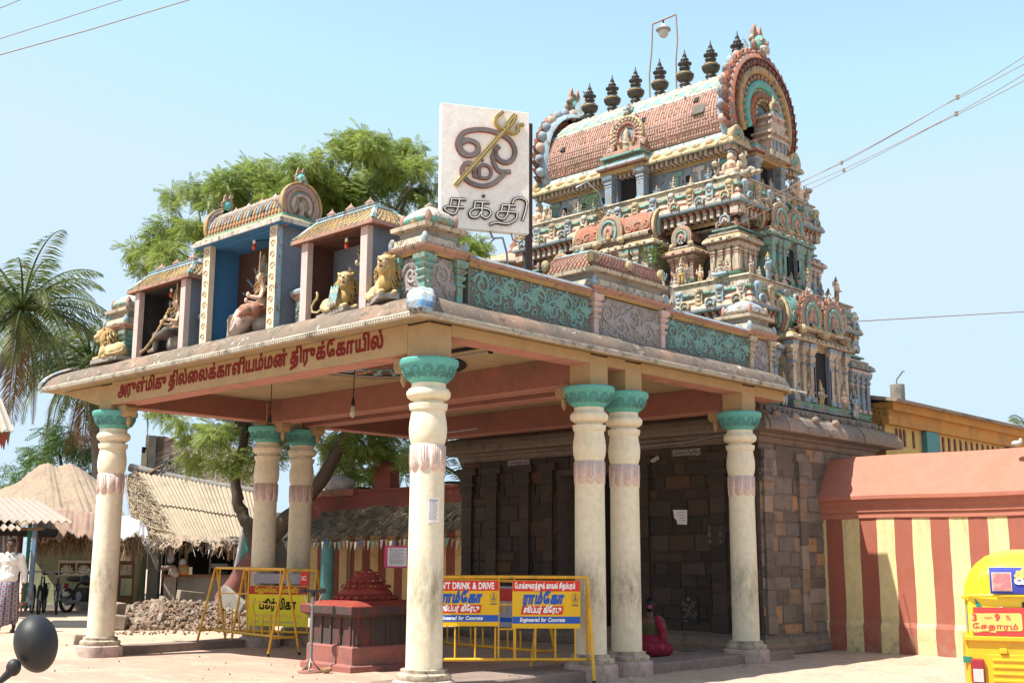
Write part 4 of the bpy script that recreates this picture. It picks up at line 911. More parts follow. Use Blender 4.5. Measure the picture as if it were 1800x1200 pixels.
# ---------------- figures of painted plaster
def idol(mb, p, U, N, s, seed, seated=False):
 """standing or seated guardian, about 1 s tall"""
 rr = random.Random(seed); p, U, N = Vector(p), Vector(U), Vector(N); V = Vector((0, 0, 1)); Rm = Matrix((U, N, V)).transposed()
 sk = rr.choice(['skinstone', 'palepink', 'bluegrey', 'cream', 'ltblue', 'skinstone']); cl = rr.choice(['brick', 'ltblue', 'ochre', 'white', 'mint', 'yellow'])
 e = lambda u, n_, v, r, k: mb.ell(p + U * u * s + N * n_ * s + V * v * s, tuple(q * s for q in r), k, Rm, 8, 6)
 if seated:
  e(0, .02, .10, (.24, .16, .09), cl); e(-.17, .08, .10, (.15, .09, .075), cl); e(.17, .08, .10, (.15, .09, .075), cl); b0 = .12
 else:
  e(-.07, 0, .2, (.065, .07, .22), cl); e(.07, 0, .2, (.065, .07, .22), cl); e(0, .01, .36, (.13, .09, .1), cl); b0 = .38
 e(0, 0, b0 + .12, (.12, .085, .14), sk); e(0, .02, b0 + .2, (.14, .08, .08), sk); e(0, 0, b0 + .36, (.075, .075, .095), sk); e(0, -.01, b0 + .47, (.07, .07, .08), 'ochre'); e(0, -.01, b0 + .56, (.035, .035, .07), 'ochre')
 for sg in (-1, 1):
  a = rr.uniform(-.1, .12); e(sg * .17, .02, b0 + .14, (.035, .04, .11), sk); e(sg * .2, .06, b0 + .06 + a, (.03, .07, .035), sk)
  if rr.random() < .5: e(sg * .22, -.02, b0 + .28, (.03, .03, .12), sk)
 e(0, -.05, b0 + .36, (.13, .02, .14), rr.choice(['ltblue', 'mint', 'yellow']))
# ---------------- miniature shrines
def tpil(mb, x, y, z0, z1, r, k1='mint', k2='mint'):
 h = z1 - z0; mb.plan([(x - r, y - r), (x + r, y - r), (x + r, y + r), (x - r, y + r)], [(.02, z0, k2), (.02, z0 + h * .08, k1), (0, z0 + h * .10, k1), (0, z0 + h * .62, k2), (.012, z0 + h * .64, k2), (-.006, z0 + h * .68, k1), (.016, z0 + h * .73, k1), (.016, z0 + h * .78, k2), (-.004, z0 + h * .80, k1), (.035, z0 + h * .88, k1), (.045, z0 + h * .94, k2), (.05, z0 + h, k1)])
def pots(mb, x, y, z, s, k='brick'): mb.lathe((x, y, z), [(.03 * s, 0), (.06 * s, .04 * s), (.065 * s, .07 * s), (.03 * s, .11 * s), (.035 * s, .13 * s), (.003, .2 * s)], k, n=8)
PALS = [('cream', 'pink', 'mint', 'ochre'), ('pink', 'cream', 'bluegrey', 'yellow'), ('cream', 'bluegrey', 'pink', 'ochre'), ('white', 'mint', 'pink', 'yellow'), ('palepink', 'ltblue', 'cream', 'ochre')]
def aed_base(mb, P, z0, zw, zt, pal, hp=.05):
 """moulded foot, wall, and eave of a little shrine of plan P"""
 a, c, d, e = pal; H = zw - z0
 mb.plan(P, [(.05, z0, 'green' if d != 'bluegrey' else 'bluegrey'), (.07, z0 + .04, d), (.03, z0 + .06, 'mint'), (.06, z0 + .10, 'green'), (.065, z0 + .13, a), (.0, z0 + .14, a), (.0, zw - .10, c), (.02, zw - .09, e), (.02, zw - .03, e), (.05, zw - .025, c), (.05, zw, a), (.10, zw + .012, a), (.13, zw + .0, a), (.145, zw + .02, a), (.13, zw + .07, 'ochre'), (.08, zw + .12, a), (.03, zw + .135, 'bluegrey'), (.05, zw + .15, c), (.05, zw + .175, d), (.0, zt, a)])
def colonnettes(mb, pts, z0, z1, r, k, k2):
 for x, y in pts: tpil(mb, x, y, z0, z1, r, k, k2)
def eave_knobs(mb, P, o, z, k1, k2):
 n = len(P)
 for i in range(n):
  a, c = Vector(P[i]), Vector(P[(i + 1) % n]); L = (c - a).length; m_ = max(1, int(L / .16)); d = (c - a).normalized(); nn = Vector((d.y, -d.x))
  for q in range(m_):
   t = a + d * (L * (q + .5) / m_) + nn * o; mb.ell((t.x, t.y, z), (.035, .035, .028), k1 if q % 2 else k2, nu=6, nv=4)
def kuta(x, y, hw, z0, zw, zr, pal, seed, dome=('ltblue', 'white'), domeup=True):
 b = MB(); P = [(x - hw, y - hw), (x + hw, y - hw), (x + hw, y + hw), (x - hw, y + hw)]
 aed_base(b, P, z0, zw, zw + .20, pal); r = hw * .16
 for sx in (-1, -.33, .33, 1):
  colonnettes(b, [(x + sx * (hw - r * .4), y - hw), (x + hw, y + sx * (hw - r * .4)), (x + sx * (hw - r * .4), y + hw), (x - hw, y + sx * (hw - r * .4))], z0 + .14, zw - .03, r, pal[0], pal[1])
 eave_knobs(b, P, .15, zw + .05, 'yellow', pal[0])
 z = zw + .20; b.plan(rect(hw * .8, hw * .8, x, y), [(0, z, 'pink'), (.0, z + .04, 'green'), (.06, z + .05, 'mint'), (.06, z + .08, 'mint'), (-.02, z + .09, 'pink'), (-.02, z + .12, 'pink')]); z += .12
 o = tb(b, 'corner_shrine'); b = MB(); dome_top(b, x, y, z, hw * .86, zr - z - .1, dome)
 for U, N in (((1, 0, 0), (0, -1, 0)), ((0, 1, 0), (1, 0, 0))):
  c = Vector((x, y, z + .10)) + Vector(N) * hw * .86; horseshoe(b, c, U, (0, 0, 1), N, hw * .42, [(1, .72, .05, 'ltblue'), (.72, .45, .03, 'pink'), (.45, .12, .05, 'white')]); 
 pots(b, x, y, zr - .12, 1.6); tb(b, 'dome', o)
def panjara(x, y, U, N, hw, z0, zw, zr, pal, seed):
 """narrow shrine under a horseshoe gable"""
 b = MB(); U, N = Vector(U), Vector(N); dp = .26
 c = Vector((x, y, 0)); q = [c - U * hw - N * .1, c + U * hw - N * .1, c + U * hw + N * dp, c - U * hw + N * dp]
 if U.cross(N).z < 0: q = [c - U * hw + N * dp, c + U * hw + N * dp, c + U * hw - N * .1, c - U * hw - N * .1]
 P = [(v.x, v.y) for v in q]; aed_base(b, P, z0, zw, zw + .20, pal); eave_knobs(b, P, .15, zw + .05, pal[0], 'yellow')
 for s_ in (-1, 1):
  for k in (1, .45):
   t = c + U * s_ * hw * k * .95 + N * dp; tpil(b, t.x, t.y, z0 + .14, zw - .03, hw * .15, pal[0], pal[1])
 o = tb(b, 'gabled_shrine'); b = MB(); r = hw * .98; kc = c + N * (dp - .02) + Vector((0, 0, zw + .22 + r * .55))
 bar = [kc - N * .34, kc]; b.loft([[q_ + U * (r * .8 * math.cos(t)) + Vector((0, 0, r * .8 * math.sin(t))) for t in [-.3 + (PI + .6) * i / 12 for i in range(13)]] for q_ in bar], 'brick', True, closed=False, caps=True)
 horseshoe(b, kc, U, (0, 0, 1), N, r, [(1.0, .91, .05, 'yellow'), (.91, .62, .05, 'salmon'), (.62, .46, .08, 'mint'), (.46, .30, .05, 'white'), (.30, .08, .07, 'pink')], open_=.7, squash=1.12)
 for s_ in (-1, 1): b.ell(kc + U * s_ * r * .95 - Vector((0, 0, r * .62)) + N * .05, (.08 * r / .3,) * 3, 'yellow', nu=8, nv=6)
 yali_crest(b, kc + Vector((0, 0, r * .98)), U, (0, 0, 1), N, r * .5, 'bluegrey', 'cream')
 tb(b, 'gable', o); b = MB(); idol(b, kc - Vector((0, 0, r * .55)) + N * .05, U, N, r * .8, seed, True); tb(b, 'seated_figure', o)
def sala(x, y, U, N, hw, dp, z0, zw, zr, pal, seed, rk='brick', flames=None, ends=True, gab=1):
 """oblong shrine with a barrel roof and gables"""
 b = MB(); U, N = Vector(U), Vector(N); c = Vector((x, y, 0)); q = [c - U * hw - N * .15, c + U * hw - N * .15, c + U * hw + N * dp, c - U * hw + N * dp]
 if U.cross(N).z < 0: q = [q[3], q[2], q[1], q[0]]
 P = [(v.x, v.y) for v in q]; a_, c_, d_, e_ = pal
 # open wall with pilasters round a doorway recess
 aed_base(b, P, z0, zw, zw + .20, pal); eave_knobs(b, P, .15, zw + .05, pal[0], 'cream')
 for s_ in (-1, 1):
  for k in (.97, .62, .36):
   t = c + U * s_ * hw * k + N * (dp + .0); tpil(b, t.x, t.y, z0 + .14, zw - .03, .055 if k != .36 else .075, a_, d_)
 t0 = c + N * (dp + .004); b.quad(t0 - U * hw * .26 + Vector((0, 0, z0 + .16)), t0 + U * hw * .26 + Vector((0, 0, z0 + .16)), t0 + U * hw * .26 + Vector((0, 0, zw - .12)), t0 - U * hw * .26 + Vector((0, 0, zw - .12)), 'dark')
 for s_ in (-1, 1): b.obox(c + U * s_ * hw * .29 + N * (dp + .03) + Vector((0, 0, (z0 + zw) / 2)), (.07, .09, zw - z0 - .3), 'pillargrey', math.atan2(U.y, U.x))
 oo = tb(b, 'barrel_shrine'); b = MB(); zb = zw + .21; r = (zr - zb) * .62; cd = c + N * (dp * .35); kz = zb + r * .42
 L0, L1 = cd - U * (hw - .02), cd + U * (hw - .02)
 b.loft([[o + N * (r * 1.05 * math.cos(t)) + Vector((0, 0, kz + r * math.sin(t))) for t in [-.45 + (PI + .9) * i / 16 for i in range(17)]] for o in (L0, L1)], rk, True, closed=False, caps=True)
 for i in range(9): 
  o = L0 + (L1 - L0) * ((i + .5) / 9); pots(b, o.x, o.y, kz + r * .98, 1.1 if i % 2 else .8)
  spiral(b, o + N * (r * 1.06) + Vector((0, 0, kz + .03)), U, (0, 0, 1), r * .24, 1.1, i, 1 if i % 2 else -1, 'yellow' if rk == 'brick' else 'palepink', .012, 12)
 b.loft([[cd + U * (s_ * (hw + .0)) + N * (r * o) + Vector((0, 0, z)) for o, z in ((.9, zb - .02), (1.25, zb + .0), (1.28, zb + .05), (.98, zb + .12))] for s_ in (-1, 1)], 'cream', False, closed=False)
 if ends:
  for s_ in (-1, 1):
   e = cd + U * s_ * hw + Vector((0, 0, kz)); horseshoe(b, e, N * s_ * (1 if U.cross(N).z > 0 else 1) * -1, (0, 0, 1), U * s_, r * 1.02, [(1, .90, .06, 'yellow'), (.90, .74, .05, 'salmon'), (.74, .60, .08, 'mint'), (.60, .44, .05, 'cream'), (.44, .08, .07, 'brick')], open_=.6); yali_crest(b, e + Vector((0, 0, r * 1.05)), N, (0, 0, 1), U * s_, r * .42, 'ltblue', 'salmon')
 tb(b, 'barrel_roof', oo)
 offs = [0] if gab == 1 else [-hw * .42, hw * .42]
 for o in offs:
  b = MB(); kc = cd + U * o + N * (r * 1.12) + Vector((0, 0, kz + .0)); rg_ = r * (.74 if gab == 1 else .72)
  b.loft([[p_ + U * (rg_ * .8 * math.cos(t)) + Vector((0, 0, rg_ * .8 * math.sin(t))) for t in [-.3 + (PI + .6) * i / 12 for i in range(13)]] for p_ in (kc - N * r * .8, kc)], 'salmon', True, closed=False, caps=True)
  horseshoe(b, kc, U, (0, 0, 1), N, rg_, [(1.0, .92, .05, 'yellow'), (.92, .66, .05, 'salmon'), (.66, .52, .08, 'mint'), (.52, .36, .05, 'cream'), (.36, .08, .08, 'pink')], open_=.7, squash=1.2)
  for s_ in (-1, 1): b.ell(kc + U * s_ * rg_ * .98 - Vector((0, 0, rg_ * .64)) + N * .06, (rg_ * .24,) * 3, 'yellow', nu=8, nv=6)
  if flames: flame_edge(b, kc, U, (0, 0, 1), N, rg_, flames, 13, rg_ * .22, .4, .04, 1.12)
  yali_crest(b, kc + Vector((0, 0, rg_ * 1.12)), U, (0, 0, 1), N, rg_ * .46, 'ltblue', 'cream'); tb(b, 'gable', oo); b = MB(); idol(b, kc - Vector((0, 0, rg_ * .5)) + N * .07, U, N, rg_ * .8, seed, True); tb(b, 'seated_figure', oo)
# ---------------- storeys
def storey(hx, hy, z0, ze, ex, ey, zt, pal):
 """core wall z0..ze, dentilled eave out to ex, ey at ze, frieze up to zt"""
 b = MB(); P = rect(hx, hy)
 b.plan(P, [(.30, z0, 'bluegrey'), (.32, z0 + .05, 'green'), (.26, z0 + .08, 'mint'), (.28, z0 + .13, 'pink'), (.1, z0 + .16, 'cream'), (.12, z0 + .22, 'green'), (.0, z0 + .24, 'shadowgrey'), (.0, ze - .36, 'pink'), (.04, ze - .35, 'cream'), (.04, ze - .30, 'bluegrey')], caps=(True, True))  # core wall is dark: shade between the shrines put into its colour
 E = rect(ex, ey)
 b.plan(E, [(-.30, ze - .30, 'ochre'), (-.28, ze - .24, 'ochre'), (-.24, ze - .235, 'ironblack'), (-.24, ze - .045, 'maroon'), (-.18, ze - .04, 'mint'), (.0, ze - .035, 'bluegrey'), (.03, ze - .02, 'bluegrey'), (.035, ze + .02, 'cream'), (.0, ze + .10, 'pink'), (-.04, ze + .13, 'brick'), (-.03, ze + .17, 'cream'), (-.07, ze + .24, 'salmon'), (-.06, ze + .27, 'green'), (-.04, ze + .30, 'mint'), (-.05, ze + .34, 'green'), (-.12, ze + .36, 'cream'), (-.12, zt - .04, 'cream'), (-.08, zt - .03, 'cream'), (-.09, zt, 'cement')])  # black band behind the brackets paints the shade of their gaps
 # row of brackets under the eave
 for (U, N, L, off) in (((1, 0), (0, -1), ex, ey), ((0, 1), (1, 0), ey, ex), ((1, 0), (0, 1), ex, ey), ((0, 1), (-1, 0), ey, ex)):
  n = int(2 * L / .15)
  for i in range(n + 1):
   t = -L + .06 + (2 * L - .12) * i / n; x = TX + U[0] * t + N[0] * (off - .145); y = TY + U[1] * t + N[1] * (off - .145); ang = math.atan2(U[1], U[0])
   b.obox((x, y, ze - .14), (.068, .17, .19), 'cream' if i % 2 else 'palepink', ang); b.obox((x + N[0] * .06, y + N[1] * .06, ze - .075), (.072, .12, .05), 'brick', ang)
  n = int(2 * L / .42)      # painted plaques and small figures along the frieze
  for i in range(n):
   t = -L + 2 * L * (i + .5) / n; p = Vector((TX + U[0] * t + N[0] * (off - .03), TY + U[1] * t + N[1] * (off - .03), ze + .02)); ang = math.atan2(U[1], U[0])
   k = ['ochre', 'ltblue', 'yellow', 'bluegrey', 'white'][(i + (off > 2)) % 5]
   b.obox(p + Vector((0, 0, .16)), (.16, .07, .30), k, ang); b.ell(p + Vector((N[0] * .02, N[1] * .02, .33)), (.085, .06, .07), k, Matrix.Rotation(ang, 3, 'Z'), 8, 5)
   for dz in (.09, .17, .25): b.ell(p + Vector((N[0] * .04, N[1] * .04, dz)), (.05, .02, .025), 'cream' if k != 'white' else 'pink', Matrix.Rotation(ang, 3, 'Z'), 6, 4)
  for i in range(int(2 * L / .52)):     # little horseshoe ornaments along the eave
   t = -L + 2 * L * (i + .5) / int(2 * L / .52); horseshoe(b, (TX + U[0] * t + N[0] * (off + .02), TY + U[1] * t + N[1] * (off + .02), ze + .09), (U[0], U[1], 0), (0, 0, 1), (N[0], N[1], 0), .105, [(1.0, .7, .05, 'yellow' if i % 2 else 'ltblue'), (.7, .35, .03, 'pink'), (.35, .05, .05, 'mint')], .5) if (N[0] > 0 or N[1] < 0) else None
  n2 = int(2 * L / .21)
  for i in range(n2):
   t = -L + 2 * L * (i + .5) / n2; p = Vector((TX + U[0] * t + N[0] * (off - .055), TY + U[1] * t + N[1] * (off - .055), ze + .315))
   if i % 2 == 0: b.cyl(p - Vector((U[0], U[1], 0)) * .085, p + Vector((U[0], U[1], 0)) * .085, .035, 'green' if i % 4 else 'mint', n=8)
 tb(b, 'storey')
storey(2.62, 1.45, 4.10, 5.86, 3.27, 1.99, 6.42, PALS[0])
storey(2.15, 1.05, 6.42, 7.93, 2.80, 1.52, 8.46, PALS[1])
F, Rr = ((1, 0, 0), (0, -1, 0)), ((0, 1, 0), (1, 0, 0))
# lower storey
for sx, sy, pal, dm in ((1, -1, ('bluegrey', 'blue', 'mint', 'cream'), ('ltblue', 'white')), (1, 1, ('bluegrey', 'palepink', 'mint', 'cream'), ('yellow', 'ochre')), (-1, -1, PALS[0], ('mint', 'white')), (-1, 1, PALS[2], ('yellow', 'ochre'))):
 kuta(TX + sx * 3.0, TY + (1.62 if sy > 0 else -1.80), .34, 4.12, 5.1, 5.95, pal, 3, dm)
sala(TX + 2.62, TY, *Rr, .98, .78, 4.12, 5.34, 6.40, ('cream', 'pink', 'bluegrey', 'ochre'), 5, 'mint', 'brick', True, 2)
sala(TX, TY - 1.45, *F, 1.05, .72, 4.12, 5.34, 6.45, PALS[4], 6, 'brick', None, True, 1)
for x in (-2.05, 2.05): panjara(TX + x, TY - 1.55, *F, .32, 4.12, 5.0, 6.0, PALS[1], 9)
for y in (-1.42, 1.42): panjara(TX + 2.72, TY + y, *Rr, .2, 4.12, 5.18, 6.2, ('bluegrey', 'mint', 'blue', 'cream'), 12)
panjara(TX - 1.45, TY - 1.5, *F, .24, 4.12, 5.15, 6.0, PALS[3], 19); panjara(TX + 1.45, TY - 1.5, *F, .24, 4.12, 5.15, 6.0, PALS[3], 23)
# upper storey
for sx, sy, pal, dm in ((1, -1, ('cream', 'pink', 'mint', 'yellow'), ('brick', 'salmon')), (1, 1, ('palepink', 'bluegrey', 'mint', 'cream'), ('maroon', 'brick')), (-1, -1, PALS[3], ('brick', 'pink')), (-1, 1, PALS[2], ('maroon', 'brick'))):
 kuta(TX + sx * 2.42, TY + sy * 1.18, .27, 6.48, 7.18, 7.74, pal, 31, dm)
sala(TX + 2.15, TY, *Rr, .66, .74, 6.46, 7.38, 8.24, ('mint', 'pink', 'bluegrey', 'ochre'), 41, 'brick', None, True, 2)
sala(TX, TY - 1.05, *F, .95, .62, 6.46, 7.36, 8.26, ('cream', 'pink', 'mint', 'ochre'), 43, 'brick', None, True, 1)
for x in (-1.5, 1.5): panjara(TX + x, TY - 1.22, *F, .23, 6.46, 7.08, 7.8, PALS[1], 45)
panjara(TX + 2.2, TY - .88, *Rr, .13, 6.46, 7.25, 7.9, PALS[0], 49)
for i, (x, y, U, N) in enumerate([(-2.9, -1.85, *F), (2.6, -1.9, *F), (3.15, -1.2, *Rr), (3.15, .2, *Rr), (-1.7, -1.9, *F), (1.75, -1.9, *F), (3.15, 1.3, *Rr)] + [(-2.7 + .28 * j, -1.74, *F) for j in range(20)] + [(2.98, -1.5 + .28 * j, *Rr) for j in range(11)]):
 b = MB(); idol(b, (TX + x, TY + y, 6.42), U, N, .5 if i < 7 else .36 + .05 * (i % 2), 60 + i, i % 3 == 1); tb(b, 'figure')
for i in range(22):
 b = MB(); f_ = i < 13; x, y, U, N = (-2.45 + .4 * i, -1.22, *F) if f_ else (2.50, -1.1 + .3 * (i - 13), *Rr)
 if abs(x if f_ else 9) < .6: continue
 idol(b, (TX + x, TY + y, 8.44), U, N, .34, 90 + i, i % 2 == 0); tb(b, 'figure')
for i in range(7):
 b = MB(); idol(b, (TX + 3.42, TY - 1.3 + .43 * i, 4.12), *Rr, .6, 130 + i); tb(b, 'figure')
# ---------------- neck storey with porches
b = MB(); P = rect(2.22, .95)
b.plan(P, [(.14, 8.40, 'cream'), (.16, 8.46, 'cement'), (.04, 8.50, 'cream'), (0, 8.51, 'bluegrey'), (0, 8.98, 'bluegrey'), (.05, 8.99, 'ochre'), (.05, 9.05, 'maroon')])
for i in range(9):           # T shaped painted pilasters and square holes
 x = TX - 2.1 + i * 4.2 / 8; k = ['mint', 'white', 'mint'][i % 3]
 if abs(x - TX) > .55:
  b.box(x - .05, x + .05, TY - .975, TY - .951, 8.52, 8.86, k); b.box(x - .13, x + .13, TY - .98, TY - .951, 8.861, 8.95, k); b.box(x + .2, x + .31, TY - .953, TY - .949, 8.70, 8.83, 'dark')
tb(b, 'neck_wall')
def porch(U, N, off, hw, z0, z1):
 b = MB(); U, N = Vector(U), Vector(N); c = Vector((TX, TY, 0)) + N * off; ang = math.atan2(U.y, U.x)
 b.obox(c + N * .06 + Vector((0, 0, (z0 + z1) / 2)), (hw * 1.1, .12, z1 - z0), 'dark', ang)
 for s_ in (-1, 1):
  t = c + U * s_ * hw + N * .26; tpil(b, t.x, t.y, z0, z1, .085, 'bluegrey', 'ltblue'); b.obox(c + U * s_ * hw * .82 + N * .10 + Vector((0, 0, (z0 + z1) / 2)), (.16, .26, z1 - z0), 'pillargrey', ang)
 q = [c - U * (hw + .1) - N * .1, c + U * (hw + .1) - N * .1, c + U * (hw + .1) + N * .36, c - U * (hw + .1) + N * .36]
 if U.cross(N).z < 0: q = q[::-1]
 b.plan([(v.x, v.y) for v in q], [(0, z1, 'ochre'), (.03, z1 + .06, 'ochre'), (.05, z1 + .07, 'maroon'), (.09, z1 + .10, 'pink'), (.12, z1 + .13, 'bluegrey'), (.10, z1 + .18, 'ltblue'), (.04, z1 + .22, 'mint'), (.05, z1 + .25, 'green'), (-.02, z1 + .30, 'pink'), (-.04, z1 + .36, 'pink')], caps=(True, True)); tb(b, 'porch')
porch(*F, .95, .40, 8.48, 9.12); porch(*Rr, 2.22, .46, 8.44, 9.02); porch((1, 0, 0), (0, 1, 0), .95, .4, 8.48, 9.12)
# ---------------- curved top eave
b = MB(); E = rect(2.5, 1.24)
b.plan(E, [(-.26, 9.05, 'ochre'), (-.22, 9.06, 'ironblack'), (-.22, 9.20, 'mint'), (.02, 9.13, 'bluegrey'), (.06, 9.13, 'yellow'), (.07, 9.16, 'yellow'), (.04, 9.235, 'yellow'), (-.06, 9.31, 'white'), (-.10, 9.325, 'mint'), (-.13, 9.37, 'white'), (-.16, 9.40, 'white'), (-.18, 9.46, 'mint'), (-.20, 9.48, 'white'), (-.22, 9.53, 'yellow'), (-.25, 9.55, 'brick')])  # black strip puts the shade between the eave brackets into colour
for (U, N, L, off) in (((1, 0), (0, -1), 2.5, 1.24), ((0, 1), (1, 0), 1.24, 2.5), ((1, 0), (0, 1), 2.5, 1.24)):
 n = int(2 * L / .115)
 for i in range(n + 1):
  t = -L + .05 + (2 * L - .1) * i / n; b.obox((TX + U[0] * t + N[0] * (off - .13), TY + U[1] * t + N[1] * (off - .13), 9.11), (.055, .17, .13), 'cream' if i % 2 else 'palepink', math.atan2(U[1], U[0]))
 n = int(2 * L / .3)
 for i in range(n):
  t = -L + 2 * L * (i + .5) / n; b.ell((TX + U[0] * t + N[0] * (off + .02), TY + U[1] * t + N[1] * (off + .02), 9.24), (.11, .05, .07) if U[0] else (.05, .11, .07), 'yellow' if i % 2 else 'ochre', nu=8, nv=5)
tb(b, 'top_eave')
# ---------------- barrel roof
VP = [(1.06, 9.5), (1.13, 9.7), (1.145, 9.9), (1.10, 10.1), (1.0, 10.32), (.86, 10.52), (.68, 10.70), (.48, 10.86), (.28, 10.99), (.12, 11.08), (0, 11.12)]
def vault_pt(s_):
 """half section: s from 0 (springing) to 1 (ridge) -> (half depth, z)"""
 t = s_ * (len(VP) - 1.0001); i = int(t); f = t - i; a, c = VP[i], VP[i + 1]; return (a[0] + (c[0] - a[0]) * f, a[1] + (c[1] - a[1]) * f)
b = MB(); VL = 2.38
ss = [i / 24 for i in range(25)]
mats = ['vaultred' if s_ < .44 else ('palepink' if s_ < .48 else 'yellow') for s_ in ss[:-1]]
for sg in (-1, 1):
 rings = [[Vector((TX + x, TY + sg * vault_pt(s_)[0], vault_pt(s_)[1])) for x in ((-VL, VL) if sg < 0 else (VL, -VL))] for s_ in ss]
 b.loft(rings, mats, True, closed=False)
NC = 74
for i in range(NC):          # scalloped tiles
 x = TX - VL + .05 + (2 * VL - .1) * (i + .5) / NC
 b.tube([(x, TY - vault_pt(s_)[0] - .004, vault_pt(s_)[1]) for s_ in (.02, .1, .2, .3, .4, .43)], .014, 'salmon', 4)
for q in range(13):
 s_ = .025 + q * .033; d, z = vault_pt(s_)
 for i in range(NC):
  x = TX - VL + .05 + (2 * VL - .1) * (i + (.5 if q % 2 else 0)) / NC
  if rnd.random() > .15 - .0 and not (q > 7 and rnd.random() < .55): b.ell((x, TY - d - .006, z), (.020, .012, .026), 'palepink' if q < 8 else 'salmon', nu=6, nv=4)
for i in range(46):          # scallops where tiles meet the crest band
 x = TX - VL + .05 + (2 * VL - .1) * (i + .5) / 46; d, z = vault_pt(.46); b.ell((x, TY - d - .01, z - .01), (.045, .03, .045), 'white', nu=8, nv=5)
for i in range(15):          # lotus petals along the crest
 x = TX - VL + .1 + (2 * VL - .2) * (i + .5) / 15
 for k, s0, s1, wd in (('mint', .49, .68, .155), ('white', .50, .82, .12), ('yellow', .52, .72, .06)):
  rg_ = []
  for j in range(7):
   s_ = s0 + (s1 - s0) * j / 6; d, z = vault_pt(s_); wv = wd * (1 - (2 * (j / 6) - 1) ** 2) ** .5 + .008; o = .018 + (.012 if k == 'white' else 0) + (.02 if k == 'yellow' else 0)
   rg_.append([Vector((x - wv, TY - d - o * .2, z)), Vector((x, TY - d - o, z + .012)), Vector((x + wv, TY - d - o * .2, z))])
  b.loft(rg_, k, True, closed=False)
b.box(TX - VL, TX + VL, TY - .05, TY + .05, 11.06, 11.13, 'cream')
for x, s_ in ((-1.75, .28), (-.2, .36), (.35, .34), (1.6, .38)):   # drain holes and a broken patch
 d, z = vault_pt(s_); b.obox((TX + x, TY - d - .0, z), (.11, .05, .12), 'dark', Matrix.Rotation(-.5, 3, 'X'))
d, z = vault_pt(.26); b.obox((TX + 1.72, TY - d + .0, z), (.26, .06, .22), 'shadowgrey', Matrix.Rotation(-.4, 3, 'X'))
tb(b, 'barrel_roof')
# great gables at both ends
for sg in (1, -1):
 b = MB(); U, N, V = Vector((0, sg, 0)), Vector((sg, 0, 0)), Vector((0, 0, 1)); c = Vector((TX + sg * 2.36, TY, 9.98)); r = 1.13
 bands = [(1.06, .98, .12, 'maroon'), (.98, .86, .10, 'brick'), (.86, .74, .16, 'ochre'), (.74, .62, .09, 'salmon'), (.62, .50, .15, 'teal'), (.50, .44, .09, 'yellow'), (.44, .34, .13, 'brick'), (.34, .24, .07, 'ochre'), (.24, .03, .02, 'bluegrey')]
 horseshoe(b, c, U, V, N, r, bands, open_=.52, squash=1.05)
 # thick outer rim reaching back over the vault
 n = 26; ts = [-.52 + (PI + 1.04) * i / n for i in range(n + 1)]
 b.loft([[c + U * (r * rf * math.cos(t)) + V * (r * rf * 1.05 * math.sin(t)) + N * d for t in ts] for rf, d in ((1.0, -.22), (1.08, -.16), (1.08, .12), (1.0, .16))], ['ltblue', 'ltblue', 'brick'], True, closed=False)
 for rf, k, m_, s_ in ((.92, 'maroon', 30, .055), (.80, 'yellow', 28, .05), (.68, 'salmon', 22, .04), (.56, 'mint', 24, .052), (.39, 'brick', 18, .042), (.29, 'yellow', 12, .035)):
  for i in range(m_):
   t = -.48 + (PI + .96) * (i + .5) / m_; b.ell(c + U * (r * rf * math.cos(t)) + V * (r * rf * 1.05 * math.sin(t)) + N * .13, (s_, s_, s_ * 1.1), k, nu=8, nv=6)
 flame_edge(b, c, U, V, N, r * 1.05, 'brick', 32, .125, .42, .09, 1.05, 'maroon')
 for i in range(18):       # lumps on the back of the rim
  t = -.35 + (PI + .7) * (i + .5) / 18; dr = U * math.cos(t) + V * math.sin(t); b.ell(c + U * (r * 1.08 * math.cos(t)) + V * (r * 1.08 * 1.05 * math.sin(t)) - N * .06, (.15, .12, .10), ['ltblue', 'bluegrey', 'palepink'][i % 3], Matrix((dr, N.cross(dr), N)).transposed(), 8, 6)
 for s_ in (-1, 1): horseshoe(b, c + U * s_ * r * .93 - V * r * .58 + N * .05, U * s_, V, N, .2, [(1, .6, .12, 'yellow'), (.6, .15, .12, 'mint')], open_=.9)
 # little stepped shrine inside the arch
 q = c + N * .22
 for hw, z0, z1, k in ((.34, -.92, -.80, 'cream'), (.28, -.80, -.58, 'palepink'), (.36, -.58, -.53, 'cream'), (.30, -.53, -.45, 'pink'), (.34, -.45, -.40, 'cream'), (.25, -.40, -.26, 'palepink'), (.30, -.26, -.21, 'cream'), (.22, -.21, -.10, 'pink'), (.25, -.10, -.05, 'palepink'), (.16, -.05, .02, 'bluegrey')):
  b.obox(q + V * (z0 + z1) / 2, (.44 - (0 if hw > .3 else .06), hw * 2, z1 - z0), k)
 for s_ in (-.8, -.3, .3, .8): b.cyl(q + U * .26 * s_ + N * .2 - V * .8, q + U * .26 * s_ + N * .2 - V * .58, .03, 'bluegrey', n=8)
 horseshoe(b, q + N * .10 + V * .10, U, V, N, .17, [(1, .7, .06, 'yellow'), (.7, .3, .05, 'brick'), (.3, .03, .06, 'mint')]); b.lathe(q + N * .1 + V * .27, [(.05, 0), (.03, .06), (.003, .14)], 'yellow', n=8)
 yali_crest(b, c + V * r * 1.16, U, V, N, .50, 'mint', 'salmon', True)
 b.slab([c + V * (r * 1.05 + z) + N * (-.1 - x) for x, z in ((0, 0), (.25, .05), (.32, .35), (.22, .62), (.12, .4), (.0, .35))], U, .1, 'ltblue')
 tb(b, 'great_gable')
